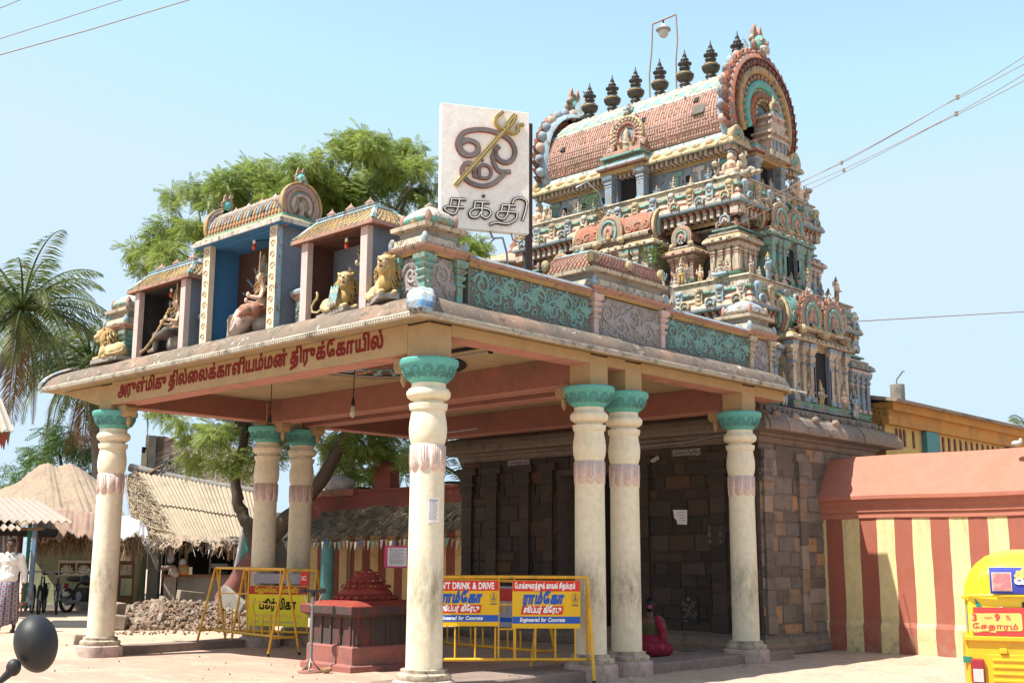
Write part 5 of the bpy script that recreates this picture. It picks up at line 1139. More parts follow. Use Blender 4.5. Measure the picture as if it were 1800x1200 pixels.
# small gable in the middle of the roof front
b = MB(); c = Vector((TX, TY - 1.10, 9.92)); U, V, N = Vector((1, 0, 0)), Vector((0, 0, 1)), Vector((0, -1, 0)); r = .42
b.loft([[p + U * (r * .95 * math.cos(t)) + V * (r * .95 * math.sin(t)) for t in [-.5 + (PI + 1) * i / 16 for i in range(17)]] for p in (c + Vector((0, .7, .1)), c)], 'salmon', True, closed=False)
horseshoe(b, c, U, V, N, r, [(1.0, .84, .10, 'yellow'), (.84, .68, .07, 'pink'), (.68, .52, .10, 'brick'), (.52, .40, .06, 'palepink'), (.40, .08, .04, 'bluegrey')], open_=.55)
for rf, m_, k in ((.60, 15, 'salmon'), (.9, 18, 'yellow'), (.76, 15, 'palepink')):
 for i in range(m_):
  t = -.5 + (PI + 1.0) * (i + .5) / m_; b.ell(c + U * r * rf * math.cos(t) + V * r * rf * math.sin(t) + N * .09, .038, k, nu=7, nv=5)
for s_ in (-1, 1): horseshoe(b, c + U * s_ * .40 - V * .25 + N * .04, U * s_, V, N, .11, [(1, .6, .1, 'salmon'), (.6, .1, .1, 'palepink')], open_=.8)
yali_crest(b, c + V * .43, U, V, N, .26, 'bluegrey', 'mint'); b.lathe(c + N * .08 - V * .36, [(.10, 0), (.07, .05), (.09, .1), (.06, .16), (.09, .26), (.06, .34), (.08, .4), (.02, .5)], 'cream', n=8)
for s_ in (-.3, 0, .3): b.lathe(c + U * s_ * .5 + N * .12 - V * .44, [(.06, 0), (.04, .05), (.045, .2), (.06, .25)], 'yellow', n=8)
b.obox(c - V * .40 + N * .02, (.95, .5, .10), 'pink'); b.obox(c - V * .46 + N * .03, (1.02, .56, .035), 'mint'); tb(b, 'roof_gable')
# finials
def kalasha(mb):
 mb.lathe((0, 0, .0), [(.13, -.06), (.10, .02), (.085, .045), (.125, .075), (.115, .10), (.07, .125), (.085, .15), (.155, .19), (.185, .25), (.185, .29), (.15, .35), (.08, .385), (.06, .40), (.115, .43), (.12, .45), (.075, .47), (.08, .495), (.125, .52), (.135, .545), (.075, .565), (.05, .58), (.085, .605), (.088, .64), (.055, .68), (.035, .70), (.05, .71), (.025, .77), (.004, .88)], 'finial', n=18)
 mb.lathe((0, 0, 0), [(.186, .283), (.192, .29), (.192, .303), (.182, .31)], 'ochre', n=18, caps=False)
 for i in range(16):
  a = 2 * PI * i / 16
  mb.ell((.13 * math.cos(a), .13 * math.sin(a), .545), (.02, .02, .025), 'finial', nu=6, nv=4)
for i in range(7):
 if i == 0:
  b = MB(); kalasha(b); f0 = b.build('finial', TW, loc=None); f = f0
 else:
  f = f0.copy(); COL.objects.link(f); f.parent = TW
 f.location = (-1.92 + i * .64, 0, 11.10)
# seated guardians with bulls on the ledge
for x, y, U, N in ((2.42, -1.15, F[0], F[1]), (-2.45, -1.1, F[0], F[1]), (2.5, 1.1, Rr[0], Rr[1])):
 b = MB(); p = Vector((TX + x, TY + y, 8.44)); U, N = Vector(U), Vector(N); Rm = Matrix((U, N, Vector((0, 0, 1)))).transposed(); sc = .8
 e = lambda u, n_, v, r, k: b.ell(p + (U * u + N * n_ + Vector((0, 0, v))) * sc, tuple(q * sc for q in r), k, Rm, 10, 7)
 e(0, 0, .16, (.19, .15, .17), 'skinstone'); e(0, .04, .33, (.15, .11, .15), 'skinstone'); e(0, .03, .56, (.085, .085, .105), 'skinstone'); e(0, -.02, .56, (.14, .04, .17), 'palepink'); e(0, .02, .68, (.08, .08, .06), 'ltblue')
 e(-.07, .12, .36, (.05, .04, .05), 'skinstone'); e(.07, .12, .36, (.05, .04, .05), 'skinstone'); e(-.16, .1, .06, (.15, .12, .07), 'ltblue'); e(.16, .1, .06, (.15, .12, .07), 'ltblue')
 for s_ in (-1, 1):
  e(s_ * .2, .02, .3, (.05, .05, .13), 'skinstone'); e(s_ * .2, .1, .18, (.05, .1, .05), 'skinstone')
  e(s_ * .40, -.05, .12, (.22, .13, .13), 'cream'); e(s_ * .36, .05, .32, (.08, .09, .14), 'cream'); e(s_ * .37, .12, .44, (.07, .11, .075), 'cream'); e(s_ * .32, .03, .53, (.02, .02, .07), 'cream'); e(s_ * .42, .03, .53, (.02, .02, .07), 'cream'); e(s_ * .62, -.02, .06, (.2, .07, .06), 'cream')
 tb(b, 'guardian_group')
# light frame on the ridge
b = MB(); b.tube([(TX - .27, TY, 11.1), (TX - .27, TY, 11.7), (TX - .20, TY, 12.2), (TX - .16, TY, 12.8)], .018, 'wire', 6); b.tube([(TX + .42, TY, 11.1), (TX + .42, TY, 11.75), (TX + .47, TY, 12.25), (TX + .45, TY, 12.82)], .018, 'wire', 6); b.tube([(TX - .16, TY, 12.8), (TX + .45, TY, 12.82)], .02, 'wire', 6)
fr = tb(b, 'lamp_frame')
b = MB(); b.cyl((TX + .12, TY, 12.8), (TX + .12, TY, 12.70), .02, 'ironblack'); b.lathe((TX + .12, TY, 12.42), [(.07, 0), (.10, .04), (.11, .12), (.16, .15), (.15, .18), (.06, .22), (.05, .28), (.02, .3)], ['bagwhite', 'bagwhite', 'panelgrey2', 'panelgrey2', 'bagwhite', 'bagwhite', 'bagwhite'], n=16); o = tb(b, 'floodlight'); 
# weeds growing on the ledges
def weed(mb, p, s, n, seed, k='bush'):
 rr = random.Random(seed); p = Vector(p)
 for i in range(n):
  a = rr.uniform(0, 2 * PI); q = p + Vector((math.cos(a), math.sin(a), 0)) * s * rr.uniform(0, .5) + Vector((0, 0, rr.uniform(0, s)))
  d = Vector((math.cos(a), math.sin(a), rr.uniform(-.2, .8))).normalized(); u, v = basis(d); L = s * rr.uniform(.18, .32)
  mb.add([q, q + d * L * .5 + u * L * .22, q + d * L, q + d * L * .5 - u * L * .22], [(0, 1, 2, 3)], k)
for p, s_, n in (((-4.42, 8.35, 8.35), .34, 110), ((-2.86, 8.3, 6.9), .42, 120), ((-.35, 12.2, 4.1), .35, 60)):
 b = MB(); weed(b, p, s_, n, 3); b.tube([p, Vector(p) + Vector((.05, .02, s_))], .008, 'barkneem', 4)
 o = b.build('wall_weed', loc=p); tag(o, {8.35: 'small green weed sprouting beside the front gable high on the tower', 6.9: 'leafy green weed growing out of the dark gap low on the tower front', 4.1: 'leafy weed sprouting at the right foot of the tower above the stone cornice'}[p[2]], 'weed')
# the neck's far wiring lamp arm
b = MB(); b.tube([(-4.0, 8.35, 8.1), (-4.05, 8.2, 8.6), (-4.2, 8.0, 8.82), (-4.4, 7.9, 8.72)], .018, 'metal', 6); tb(b, 'lamp_arm')
# ================================================================== statues in front of the shrines
def lion(loc, rz, label, look=0.0, sc=.64):
 """couchant lion, facing +x; about 1.1 m long"""
 t = thing('lion_statue', label, 'statue', loc, rz); t.scale = (sc, sc, sc)
 P = [('e', (-.12, 0, .20), (.40, .155, .165), (0, -.12, 0), 'lion'), ('e', (.20, 0, .27), (.20, .165, .20), None, 'lion'), ('e', (-.40, 0, .19), (.20, .18, .19), None, 'lion'),
         ('c', (-.32, .15, .14), (-.12, .19, .07), .10, .065, 'lion'), ('c', (-.32, -.15, .14), (-.12, -.19, .07), .10, .065, 'lion'), ('c', (-.12, .19, .05), (.04, .19, .045), .06, .05, 'lion'), ('c', (-.12, -.19, .05), (.04, -.19, .045), .06, .05, 'lion'),
         ('c', (.24, .11, .18), (.30, .12, .06), .085, .06, 'lion'), ('c', (.30, .12, .055), (.58, .12, .05), .055, .05, 'lion'), ('e', (.60, .12, .05), (.075, .06, .05), None, 'lion'),
         ('c', (.24, -.11, .18), (.30, -.12, .06), .085, .06, 'lion'), ('c', (.30, -.12, .055), (.58, -.12, .05), .055, .05, 'lion'), ('e', (.60, -.12, .05), (.075, .06, .05), None, 'lion')]
 o = blob('body', P, .022, t)
 hd = Matrix.Translation((.34, 0, .62)) @ Matrix.Rotation(look, 4, 'Z')
 X = lambda x, y, z: tuple(hd @ Vector((x, y, z)))
 H = [('e', X(-.08, 0, -.06), (.20, .20, .24), (0, 0, look), 'mane'), ('e', X(-.12, 0, -.28), (.20, .19, .22), (0, 0, look), 'mane'), ('e', X(-.02, 0, .06), (.17, .17, .15), (0, 0, look), 'mane'), ('e', X(.0, 0, -.36), (.13, .13, .16), (0, 0, look), 'mane'),
         ('e', X(.10, 0, .03), (.13, .125, .13), (0, 0, look), 'lion'), ('e', X(.22, 0, -.03), (.09, .085, .065), (0, 0, look), 'lion'), ('e', X(.19, 0, -.125), (.075, .07, .03), (0, .25, look), 'lion'), ('e', X(.12, 0, -.10), (.08, .07, .06), (0, 0, look), 'lion'), ('e', X(.21, 0, .055), (.05, .04, .04), (0, 0, look), 'lion'),
         ('e', X(-.03, .15, .16), (.025, .032, .035), (0, 0, look), 'lion'), ('e', X(-.03, -.15, .16), (.025, .032, .035), (0, 0, look), 'lion'), ('e', X(.16, .075, .085), (.04, .04, .022), (0, 0, look), 'lion'), ('e', X(.16, -.075, .085), (.04, .04, .022), (0, 0, look), 'lion')]
 h = blob('head', H, .018, t, smooth=2)
 b = MB(); rr = random.Random(8)
 for i in range(260):      # locks of the mane
  a = rr.uniform(-PI, PI); el = rr.uniform(-1.45, 1.2)
  d = Vector((math.cos(a) * math.cos(el) * .8 - .15, math.sin(a) * math.cos(el), math.sin(el)))
  if d.x > .50 and d.z > -.22: continue
  c0 = Vector((-.09, 0, -.12)); p = c0 + Vector((d.x * .215, d.y * .215, d.z * (.36 if d.z < 0 else .30)))
  q = p + Vector((d.x * .05 - .03, d.y * .05, -.10)); m_ = (p + q) / 2 + Vector((d.x, d.y, 0)) * .02
  b.tube([hd @ p, hd @ m_, hd @ q], [.018, .022, .005], ['mane', 'mane', 'lion', 'wood'][i % 4], 5)
 b.build('mane', t)
 b = MB(); hx = lambda x, y, z: hd @ Vector((x, y, z))
 for s_ in (-1, 1): b.ell(hx(.200, s_ * .066, .055), .019, 'cream', nu=8, nv=6); b.ell(hx(.212, s_ * .068, .052), (.012, .013, .011), 'ink', nu=8, nv=6); b.tube([hx(.19, s_ * .03, .075), hx(.205, s_ * .07, .085), hx(.17, s_ * .11, .07)], .012, 'mane', 5)
 b.ell(hx(.30, 0, .005), (.022, .04, .025), 'maroon', nu=8, nv=6); b.ell(hx(.255, 0, -.088), (.05, .055, .016), 'maroon', Matrix.Rotation(look, 3, 'Z'), 8, 6)
 for s_ in (-1, 1): b.cyl(hx(.27, s_ * .04, -.07), hx(.275, s_ * .04, -.11), .01, 'inkwhite', .003, 6)
 b.build('face', t)
 b = MB(); pts = [(-.56, 0, .20), (-.66, .08, .12), (-.58, .22, .06), (-.40, .28, .05), (-.28, .29, .06)]; b.tube(pts, [.035, .03, .026, .024, .03], 'lion', 7); b.ell(pts[-1], (.07, .04, .04), 'mane'); b.build('tail', t)
 b = MB(); b.box(-.62, .66, -.2, .2, -.09, .012, 'cement'); b.build('pedestal', t, bevel=.01)
 return t
lion((-.70, -.16, 4.55), R(-28), 'ochre shaggy-maned lion statue lying before the corner pier nearest the sign', look=R(-32))
t2 = lion((-7.12, -.24, 4.56), R(180), 'ochre plaster lion seen in profile at the far left end of the pavilion roof', look=R(32))
def deity(name, label, loc, rz, s, cl, crown='ochre', arms=4, seated=True, skin='skinstone', vox=.018):
 """seated four armed goddess facing -y"""
 t = thing(name, label, 'statue', loc, rz)
 q = lambda *v: tuple(a * s for a in v)
 P = []
 b0 = .42 if seated else .62
 P += [('e', q(0, 0, b0 + .02), q(.20, .15, .13), None, cl), ('e', q(0, 0, b0 + .20), q(.125, .10, .16), None, skin), ('e', q(0, -.01, b0 + .36), q(.17, .11, .12), None, cl), ('e', q(-.075, -.09, b0 + .34), q(.075, .06, .075), None, cl), ('e', q(.075, -.09, b0 + .34), q(.075, .06, .075), None, cl),
          ('c', q(0, 0, b0 + .45), q(0, -.01, b0 + .56), .055 * s, .05 * s, skin), ('e', q(0, -.02, b0 + .65), q(.092, .10, .125), None, skin)]
 if seated:
  P += [('c', q(-.10, -.04, b0), q(-.22, -.36, b0 - .03), .11 * s, .09 * s, cl), ('c', q(-.22, -.36, b0 - .03), q(-.16, -.38, .10), .085 * s, .06 * s, cl), ('c', q(-.16, -.38, .10), q(-.16, -.50, .05), .05 * s, .035 * s, skin),
              ('c', q(.10, -.04, b0), q(.34, -.28, b0 - .02), .11 * s, .09 * s, cl), ('c', q(.34, -.28, b0 - .02), q(.02, -.40, b0 - .10), .08 * s, .05 * s, cl), ('e', q(0, .02, .2), q(.34, .2, .2), None, 'cement')]
 else:
  P += [('c', q(-.08, 0, b0), q(-.09, -.02, .08), .12 * s, .09 * s, cl), ('c', q(.08, 0, b0), q(.09, -.02, .08), .12 * s, .09 * s, cl)]
 for sg in (-1, 1):
  P += [('c', q(sg * .17, 0, b0 + .42), q(sg * .27, -.06, b0 + .22), .05 * s, .04 * s, skin), ('c', q(sg * .27, -.06, b0 + .22), q(sg * .24, -.24, b0 + .24), .04 * s, .03 * s, skin), ('e', q(sg * .24, -.27, b0 + .27), q(.035, .035, .055), None, skin)]
  if arms > 2: P += [('c', q(sg * .17, .03, b0 + .42), q(sg * .34, .0, b0 + .36), .045 * s, .038 * s, skin), ('c', q(sg * .34, .0, b0 + .36), q(sg * .36, -.08, b0 + .56), .036 * s, .028 * s, skin), ('e', q(sg * .36, -.09, b0 + .60), q(.035, .035, .055), None, skin)]
 blob('body', P, vox * s, t, smooth=2)
 b = MB(); Z = (b0 + .72) * s
 b.lathe((0, 0, Z), [(.11 * s, 0), (.125 * s, .04 * s), (.10 * s, .06 * s), (.105 * s, .12 * s), (.08 * s, .15 * s), (.085 * s, .19 * s), (.055 * s, .23 * s), (.06 * s, .27 * s), (.02 * s, .34 * s), (.003, .37 * s)], [crown, 'teal', crown, 'bluegrey', crown, 'brick', crown, crown, crown], n=14)
 for i in range(9):
  a = PI * i / 8; b.ell(q(.16 * math.cos(a), .04, b0 + .68 + .20 * math.sin(a)), (.03 * s, .02 * s, .045 * s), crown if i % 2 else 'teal', nu=6, nv=5)
 b.build('crown', t)
 b = MB()
 for sg in (-1, 1): b.ell(q(sg * .036, -.108, b0 + .67), q(.018, .01, .011), 'inkwhite', nu=8, nv=6); b.ell(q(sg * .036, -.117, b0 + .67), q(.008, .005, .009), 'ink', nu=6, nv=5); b.ell(q(sg * .036, -.108, b0 + .70), q(.026, .008, .005), 'ink', nu=6, nv=5); b.ell(q(sg * .10, -.02, b0 + .62), q(.02, .02, .04), crown, nu=6, nv=5)
 b.ell(q(0, -.12, b0 + .645), q(.014, .016, .026), skin, nu=6, nv=5); b.ell(q(0, -.11, b0 + .60), q(.026, .012, .009), 'brick', nu=6, nv=5); b.build('face', t)
 b = MB()
 for r, z in ((.13, .48), (.17, .40), (.2, .30)): b.tube([q(r * math.cos(a), -.05 - .10 * abs(math.sin(a)), b0 + z + .10 * (1 - math.sin(a))) for a in [PI * i / 12 for i in range(13)]], .016 * s, crown, 5)
 b.tube([q(.19 * math.cos(a), .15 * math.sin(a), b0 + .11) for a in [2 * PI * i / 16 for i in range(17)]], .022 * s, crown, 5); b.build('jewellery', t)
 b = MB(); b.tube([q(.37, -.10, b0 + .45), q(.37, -.10, b0 + .95)], .014 * s, crown, 6); 
 for dx in (-.05, 0, .05): b.tube([q(.37, -.10, b0 + .82), q(.37 + dx, -.10, b0 + .86), q(.37 + dx * 1.1, -.10, b0 + 1.0)], .011 * s, crown, 5)
 if arms > 2: b.ell(q(-.36, -.09, b0 + .70), q(.06, .03, .075), 'bluegrey')
 b.build('trident', t)
 return t
g1 = deity('goddess_statue', 'large seated goddess statue in red and cream robes inside the blue middle niche', (-3.55, .10, 4.50), R(-30), .80, 'brick')
b = MB()      # folds of the robe and a sash
o = blob('robe', [('e', (-.16, -.26, .20), (.24, .17, .20), None, 'palepink'), ('c', (-.20, -.25, .34), (-.30, -.30, .06), .12, .13, 'palepink'), ('c', (.10, -.16, .34), (-.05, -.34, .06), .12, .12, 'palepink'), ('c', (.24, -.12, .34), (-.10, -.24, .40), .10, .08, 'brick')], .02, g1)
for i in range(9): b.tube([(-.34 + i * .055, -.33 - .012 * i, .36 - .012 * i), (-.36 + i * .055, -.43 - .004 * i, .2), (-.38 + i * .05, -.44, .02)], .013, 'cream', 5)
b.build('robe_folds', g1)
g2 = deity('goddess_statue', 'small standing goddess with crown at the back of the niche behind the crouching lion', (-1.36, .17, 4.50), R(-25), .72, 'bluegrey', seated=False, skin='cream')
g3 = deity('goddess_statue', 'dark small goddess hung with a string of golden beads in the leftmost niche', (-5.68, .04, 4.50), R(-20), .74, 'shadowgrey', seated=True, skin='skinstone')
b = MB()
for a_, b_ in ((.02, -.30), (.10, -.20)):
 for i in range(26): u = i / 25; b.ell((a_ + (b_ - a_) * u, -.14 - .32 * u - .05 * math.sin(PI * u), .66 - .62 * u - .17 * math.sin(PI * u)), .022, 'ochre', nu=7, nv=5)
b.build('bead_garland', g3)
t3 = lion((-1.62, -.10, 4.545), R(-12), 'crouching lion statue draped with pale green cloth before the small standing goddess', look=R(-35), sc=.60)
b = MB(); rings = []
for j in range(7):
 v = j / 6; rings.append([Vector((.02 + .36 * i / 14 + .06 * v, -.155 - .10 * v - .012 * (i % 2), .50 - .42 * v + .04 * math.sin(i * 1.3))) for i in range(15)])
b.loft(rings, ['mint', 'white', 'mint', 'ltblue', 'mint', 'white'], True, closed=False); o = b.build('cloth', t3); o.modifiers.new('s', 'SOLIDIFY').thickness = .015
b = MB(); b.tube([(-.55, -.05, .2), (-.68, -.14, .10), (-.80, -.2, .12), (-.84, -.2, .24), (-.72, -.2, .34), (-.60, -.2, .38), (-.56, -.2, .46), (-.60, -.2, .52)], .026, 'lion', 7); b.build('raised_tail', t3)
# ================================================================== the sign above the roof
sd = Vector((.496, .868, 0)).normalized(); sn = Vector((sd.y, -sd.x, 0))
S0 = Vector((-.36, 2.02, 5.72)); rz = math.atan2(sd.y, sd.x)
SG = thing('temple_sign', 'white signboard with trident and raised dark letters on a brown pole above the roof', 'sign', (-.33, 2.06, 4.48), rz)
# local frame: x along the board (right), -y towards the road, z up
WB, HB = 1.22, 1.70; zb = 1.27
b = MB(); b.box(-WB - .02, -.02, -.10, .02, zb, zb + HB, 'signwhite'); o = b.build('board', SG, bevel=.006)
b = MB(); b.box(-.03, .05, -.03, .05, 0, zb + HB - .12, 'polebrown'); b.box(-.9, -.03, .021, .05, zb + .3, zb + .36, 'polebrown'); b.box(-.9, -.03, .021, .05, zb + 1.2, zb + 1.26, 'polebrown'); b.build('pole', SG)
yb = -.10
def sq(u, v): return Vector((-WB - .02 + u * WB, yb, zb + v * HB))     # board coordinates, v up
def channel(mb, pts, w_, k_out, k_in, d=.035, k_line=None):
 """raised channel letter stroke: dark body with a paler face"""
 P = [sq(*p) for p in pts]; n = len(P)
 def ribbon(wd, dep, k, th):
  L_, R_ = [], []
  for i in range(n):
   dv = (P[min(i + 1, n - 1)] - P[max(i - 1, 0)]).normalized(); nn = Vector((-dv.z, 0, dv.x)); L_.append(P[i] + nn * wd); R_.append(P[i] - nn * wd)
  f = Vector((0, -dep, 0)); bk = Vector((0, -dep + th, 0))
  rings = [[L_[i] + bk, L_[i] + f, R_[i] + f, R_[i] + bk] for i in range(n)]
  mb.loft(rings, k, False, True, True)
 ribbon(w_, d, k_out, d); ribbon(w_ * .80, d + .004, k_in, .008)
 if k_line: ribbon(w_ * .30, d + .008, k_line, .006)
def bez(pts, n=8):
 """smooth curve through points"""
 out = []
 for i in range(len(pts) - 1):
  p0 = Vector(pts[max(i - 1, 0)]); p1 = Vector(pts[i]); p2 = Vector(pts[i + 1]); p3 = Vector(pts[min(i + 2, len(pts) - 1)])
  for k in range(n):
   t = k / n; out.append(tuple(.5 * ((2 * p1) + (p2 - p0) * t + (2 * p0 - 5 * p1 + 4 * p2 - p3) * t * t + (3 * p1 - p0 - 3 * p2 + p3) * t ** 3)))
 return out + [tuple(pts[-1])]
def sg(px, py):
 """photo crop (1800x1200 of region 640,170-1090,470) -> board coordinates"""
 # bilinear from the four corners of the board in that crop
 c00, c10, c01, c11 = Vector((530, 935)), Vector((1120, 985)), Vector((570, 50)), Vector((1158, 110)); u = v = .5
 for _ in range(12):
  q = c00 * (1 - u) * (1 - v) + c10 * u * (1 - v) + c01 * (1 - u) * v + c11 * u * v; r = Vector((px, py)) - q
  du = (c10 - c00) * (1 - v) + (c11 - c01) * v; dv = (c01 - c00) * (1 - u) + (c11 - c10) * u; D = du.x * dv.y - du.y * dv.x
  u += (r.x * dv.y - r.y * dv.x) / D; v += (du.x * r.y - du.y * r.x) / D
 return (u, v)
C_ = lambda *p: bez([sg(*q) for q in p])
om = MB()
channel(om, C_((690, 345), (735, 325), (790, 350), (795, 400), (755, 432), (700, 428), (668, 385), (665, 335), (700, 275), (770, 250), (860, 248), (950, 275), (1015, 320), (1045, 390), (1030, 450), (990, 480), (945, 470), (915, 430), (915, 390), (940, 362)), .034, 'signred', 'signgrey', .03)
channel(om, C_((915, 400), (893, 440), (905, 500), (930, 540), (975, 548), (1010, 545)), .030, 'signred', 'signgrey', .03)
channel(om, C_((975, 552), (940, 590), (895, 630), (830, 652), (760, 640), (705, 600), (685, 545), (705, 500), (745, 490), (765, 520), (768, 560)), .032, 'signred', 'signgrey', .03)
channel(om, C_((700, 300), (680, 350), (690, 400), (730, 432)), .030, 'signred', 'signgrey', .028)
channel(om, [sg(765, 500), sg(765, 588), sg(800, 592)], .022, 'signred', 'signgrey', .033)
channel(om, C_((800, 592), (800, 530), (830, 500), (870, 520), (878, 560), (855, 595), (800, 595)), .022, 'signred', 'signgrey', .033)
om.ell(sq(*sg(822, 465)) + Vector((0, -.02, 0)), (.024, .03, .024), 'signgrey'); om.build('raised_symbol', SG)
tr = MB()
A_ = sg(640, 650); B_ = sg(1000, 225)
channel(tr, [A_, B_], .030, 'signgold', 'signgrey', .055, 'signgold')
channel(tr, C_((975, 115), (925, 160), (925, 205), (965, 240), (1000, 240)), .022, 'signgold', 'signgrey', .055, 'signgold'); channel(tr, C_((1110, 205), (1070, 215), (1070, 255), (1035, 272), (990, 250)), .022, 'signgold', 'signgrey', .055, 'signgold')
channel(tr, C_((990, 240), (1010, 190), (1055, 135)), .030, 'signgold', 'signgrey', .055, 'signgold'); channel(tr, C_((990, 240), (1035, 195), (1058, 135)), .026, 'signgold', 'signgrey', .056, 'signgold'); tr.build('trident_emblem', SG)
lt = MB(); wl = .020
def L_(*p, smooth=True): channel(lt, C_(*p) if smooth else [sg(*q) for q in p], wl, 'signblack', 'signblack', .03, 'signwhite')
L_((605, 745), (705, 750), smooth=False); L_((610, 745), (600, 795), smooth=False); L_((575, 800), (690, 805), smooth=False); L_((660, 750), (648, 810), (625, 850), (590, 845), (560, 815), (580, 798))
L_((760, 765), (860, 770), smooth=False); L_((765, 765), (755, 815), smooth=False); L_((812, 768), (800, 870), smooth=False); L_((850, 868), (865, 840), (840, 815), (760, 812), (725, 840), (735, 872), (775, 872), (800, 835)); L_((800, 860), (830, 880), (855, 862))
lt.ell(sq(*sg(822, 722)) + Vector((0, -.02, 0)), (.022, .03, .022), 'signblack')
L_((945, 785), (1035, 790), smooth=False); L_((945, 785), (935, 830), smooth=False); L_((990, 790), (975, 850), (945, 885), (908, 870), (912, 840), (950, 832), (1040, 838)); L_((1040, 838), (1030, 885), (975, 918), (900, 910), (855, 925)); L_((1010, 775), (1030, 742), (1070, 735), (1105, 755), (1105, 800), (1075, 895))
lt.build('raised_letters', SG)
b = MB(); b.tube([(-.55, -.04, zb + .02), (-.52, -.1, zb - .1), (-.38, -.08, zb - .08), (-.30, .0, zb - .25), (-.2, .05, 0)], .016, 'cablegrey', 6); b.tube([(-.25, -.04, zb + .0), (-.22, -.02, zb - .08), (-.12, 0, zb - .1), (-.03, 0, zb - .02)], .012, 'cablegrey', 6); b.build('cable', SG)
# horn loudspeaker on the parapet
H = thing('horn_speaker', 'grey horn loudspeaker pointing outward from behind the parapet by the lattice pier', 'loudspeaker', (-.14, 4.92, 5.22), R(20))
b = MB(); b.lathe((0, 0, 0), [(.03, -.16), (.035, -.08), (.06, 0), (.11, .07), (.17, .12), (.175, .125)], 'sheetmetal', n=24, caps=False); b.lathe((0, 0, 0), [(.165, .12), (.105, .065), (.05, -.01)], 'cement', n=24, caps=False); b.cyl((0, 0, -.02), (0, 0, .11), .03, 'bagwhite', .022, 10); b.cyl((0, 0, -.28), (0, 0, -.15), .055, 'sheetmetal', n=14)
b.xf(Matrix.Translation((0, 0, .12)) @ Matrix.Rotation(R(-4), 4, 'Z') @ Matrix.Rotation(R(82), 4, 'X')); o = b.build('horn', H)
b = MB(); b.cyl((0, 0, -.2), (0, 0, .08), .018, 'metal'); b.build('bracket', H)
# ================================================================== striped walls and the hall behind
def stripe_mat(key, ca, cb, per, off, wob=.02):
 a, c = M[ca], M[cb]; m = a.copy(); m.name = key; t = m.node_tree; n = t.nodes; l = t.links; b = n['Principled BSDF']; src = b.inputs['Base Color'].links[0].from_socket
 # second colour with its own stains
 v2 = n.new('ShaderNodeTexNoise'); v2.inputs['Scale'].default_value = 2.2; v2.inputs['Detail'].default_value = 8; v2.inputs['Roughness'].default_value = .7
 tc = n.new('ShaderNodeTexCoord'); l.new(tc.outputs['Object'], v2.inputs['Vector'])
 mx2 = n.new('ShaderNodeMix'); mx2.data_type = 'RGBA'; rp = n.new('ShaderNodeMapRange'); rp.inputs[1].default_value = .5; rp.inputs[2].default_value = .75; l.new(v2.outputs['Fac'], rp.inputs[0]); l.new(rp.outputs[0], mx2.inputs[0])
 cc_ = [nd for nd in c.node_tree.nodes if nd.type == 'MIX']
 base = [tuple(nd.inputs[7].default_value) for nd in cc_]; mx2.inputs[6].default_value = base[0]; mx2.inputs[7].default_value = base[-1]
 sp = n.new('ShaderNodeSeparateXYZ'); l.new(tc.outputs['Object'], sp.inputs[0])
 wn = n.new('ShaderNodeTexNoise'); wn.inputs['Scale'].default_value = 1.6; wn.inputs['Detail'].default_value = 4; l.new(tc.outputs['Object'], wn.inputs['Vector'])
 m1 = n.new('ShaderNodeMath'); m1.operation = 'MULTIPLY_ADD'; m1.inputs[1].default_value = wob * 2; l.new(wn.outputs['Fac'], m1.inputs[0]); l.new(sp.outputs['X'], m1.inputs[2])
 m2 = n.new('ShaderNodeMath'); m2.operation = 'ADD'; m2.inputs[1].default_value = off; l.new(m1.outputs[0], m2.inputs[0])
 m3 = n.new('ShaderNodeMath'); m3.operation = 'DIVIDE'; m3.inputs[1].default_value = per; l.new(m2.outputs[0], m3.inputs[0])
 m4 = n.new('ShaderNodeMath'); m4.operation = 'FRACT'; l.new(m3.outputs[0], m4.inputs[0])
 m5 = n.new('ShaderNodeMath'); m5.operation = 'LESS_THAN'; m5.inputs[1].default_value = .5; l.new(m4.outputs[0], m5.inputs[0])
 fx_ = n.new('ShaderNodeMix'); fx_.data_type = 'RGBA'; l.new(m5.outputs[0], fx_.inputs[0]); l.new(src, fx_.inputs[6]); l.new(mx2.outputs[2], fx_.inputs[7])
 # mud splashed up from the ground and drips below the coping
 mp_ = n.new('ShaderNodeMapping'); mp_.inputs['Scale'].default_value = (1, 1, .12); l.new(tc.outputs['Object'], mp_.inputs[0])
 out = fx_.outputs[2]
 for sc, a_, b_, vec, cc, amt in ((7, .75, .0, tc.outputs['Object'], (.27, .19, .13), .9), (9, 1.2, 2.3, mp_.outputs[0], (.16, .10, .07), .5)):
  zn = n.new('ShaderNodeTexNoise'); zn.inputs['Scale'].default_value = sc; zn.inputs['Detail'].default_value = 8; zn.inputs['Roughness'].default_value = .7; l.new(vec, zn.inputs['Vector'])
  r1 = n.new('ShaderNodeMapRange'); r1.inputs[1].default_value = a_; r1.inputs[2].default_value = b_; l.new(sp.outputs['Z'], r1.inputs[0])
  r2 = n.new('ShaderNodeMapRange'); r2.inputs[1].default_value = .47; r2.inputs[2].default_value = .66; r2.inputs[4].default_value = amt; l.new(zn.outputs['Fac'], r2.inputs[0])
  mm = n.new('ShaderNodeMath'); mm.operation = 'MULTIPLY'; l.new(r1.outputs[0], mm.inputs[0]); l.new(r2.outputs[0], mm.inputs[1])
  mz = n.new('ShaderNodeMix'); mz.data_type = 'RGBA'; l.new(mm.outputs[0], mz.inputs[0]); l.new(out, mz.inputs[6]); mz.inputs[7].default_value = (*cc, 1); out = mz.outputs[2]
 l.new(out, b.inputs['Base Color']); M[key] = m
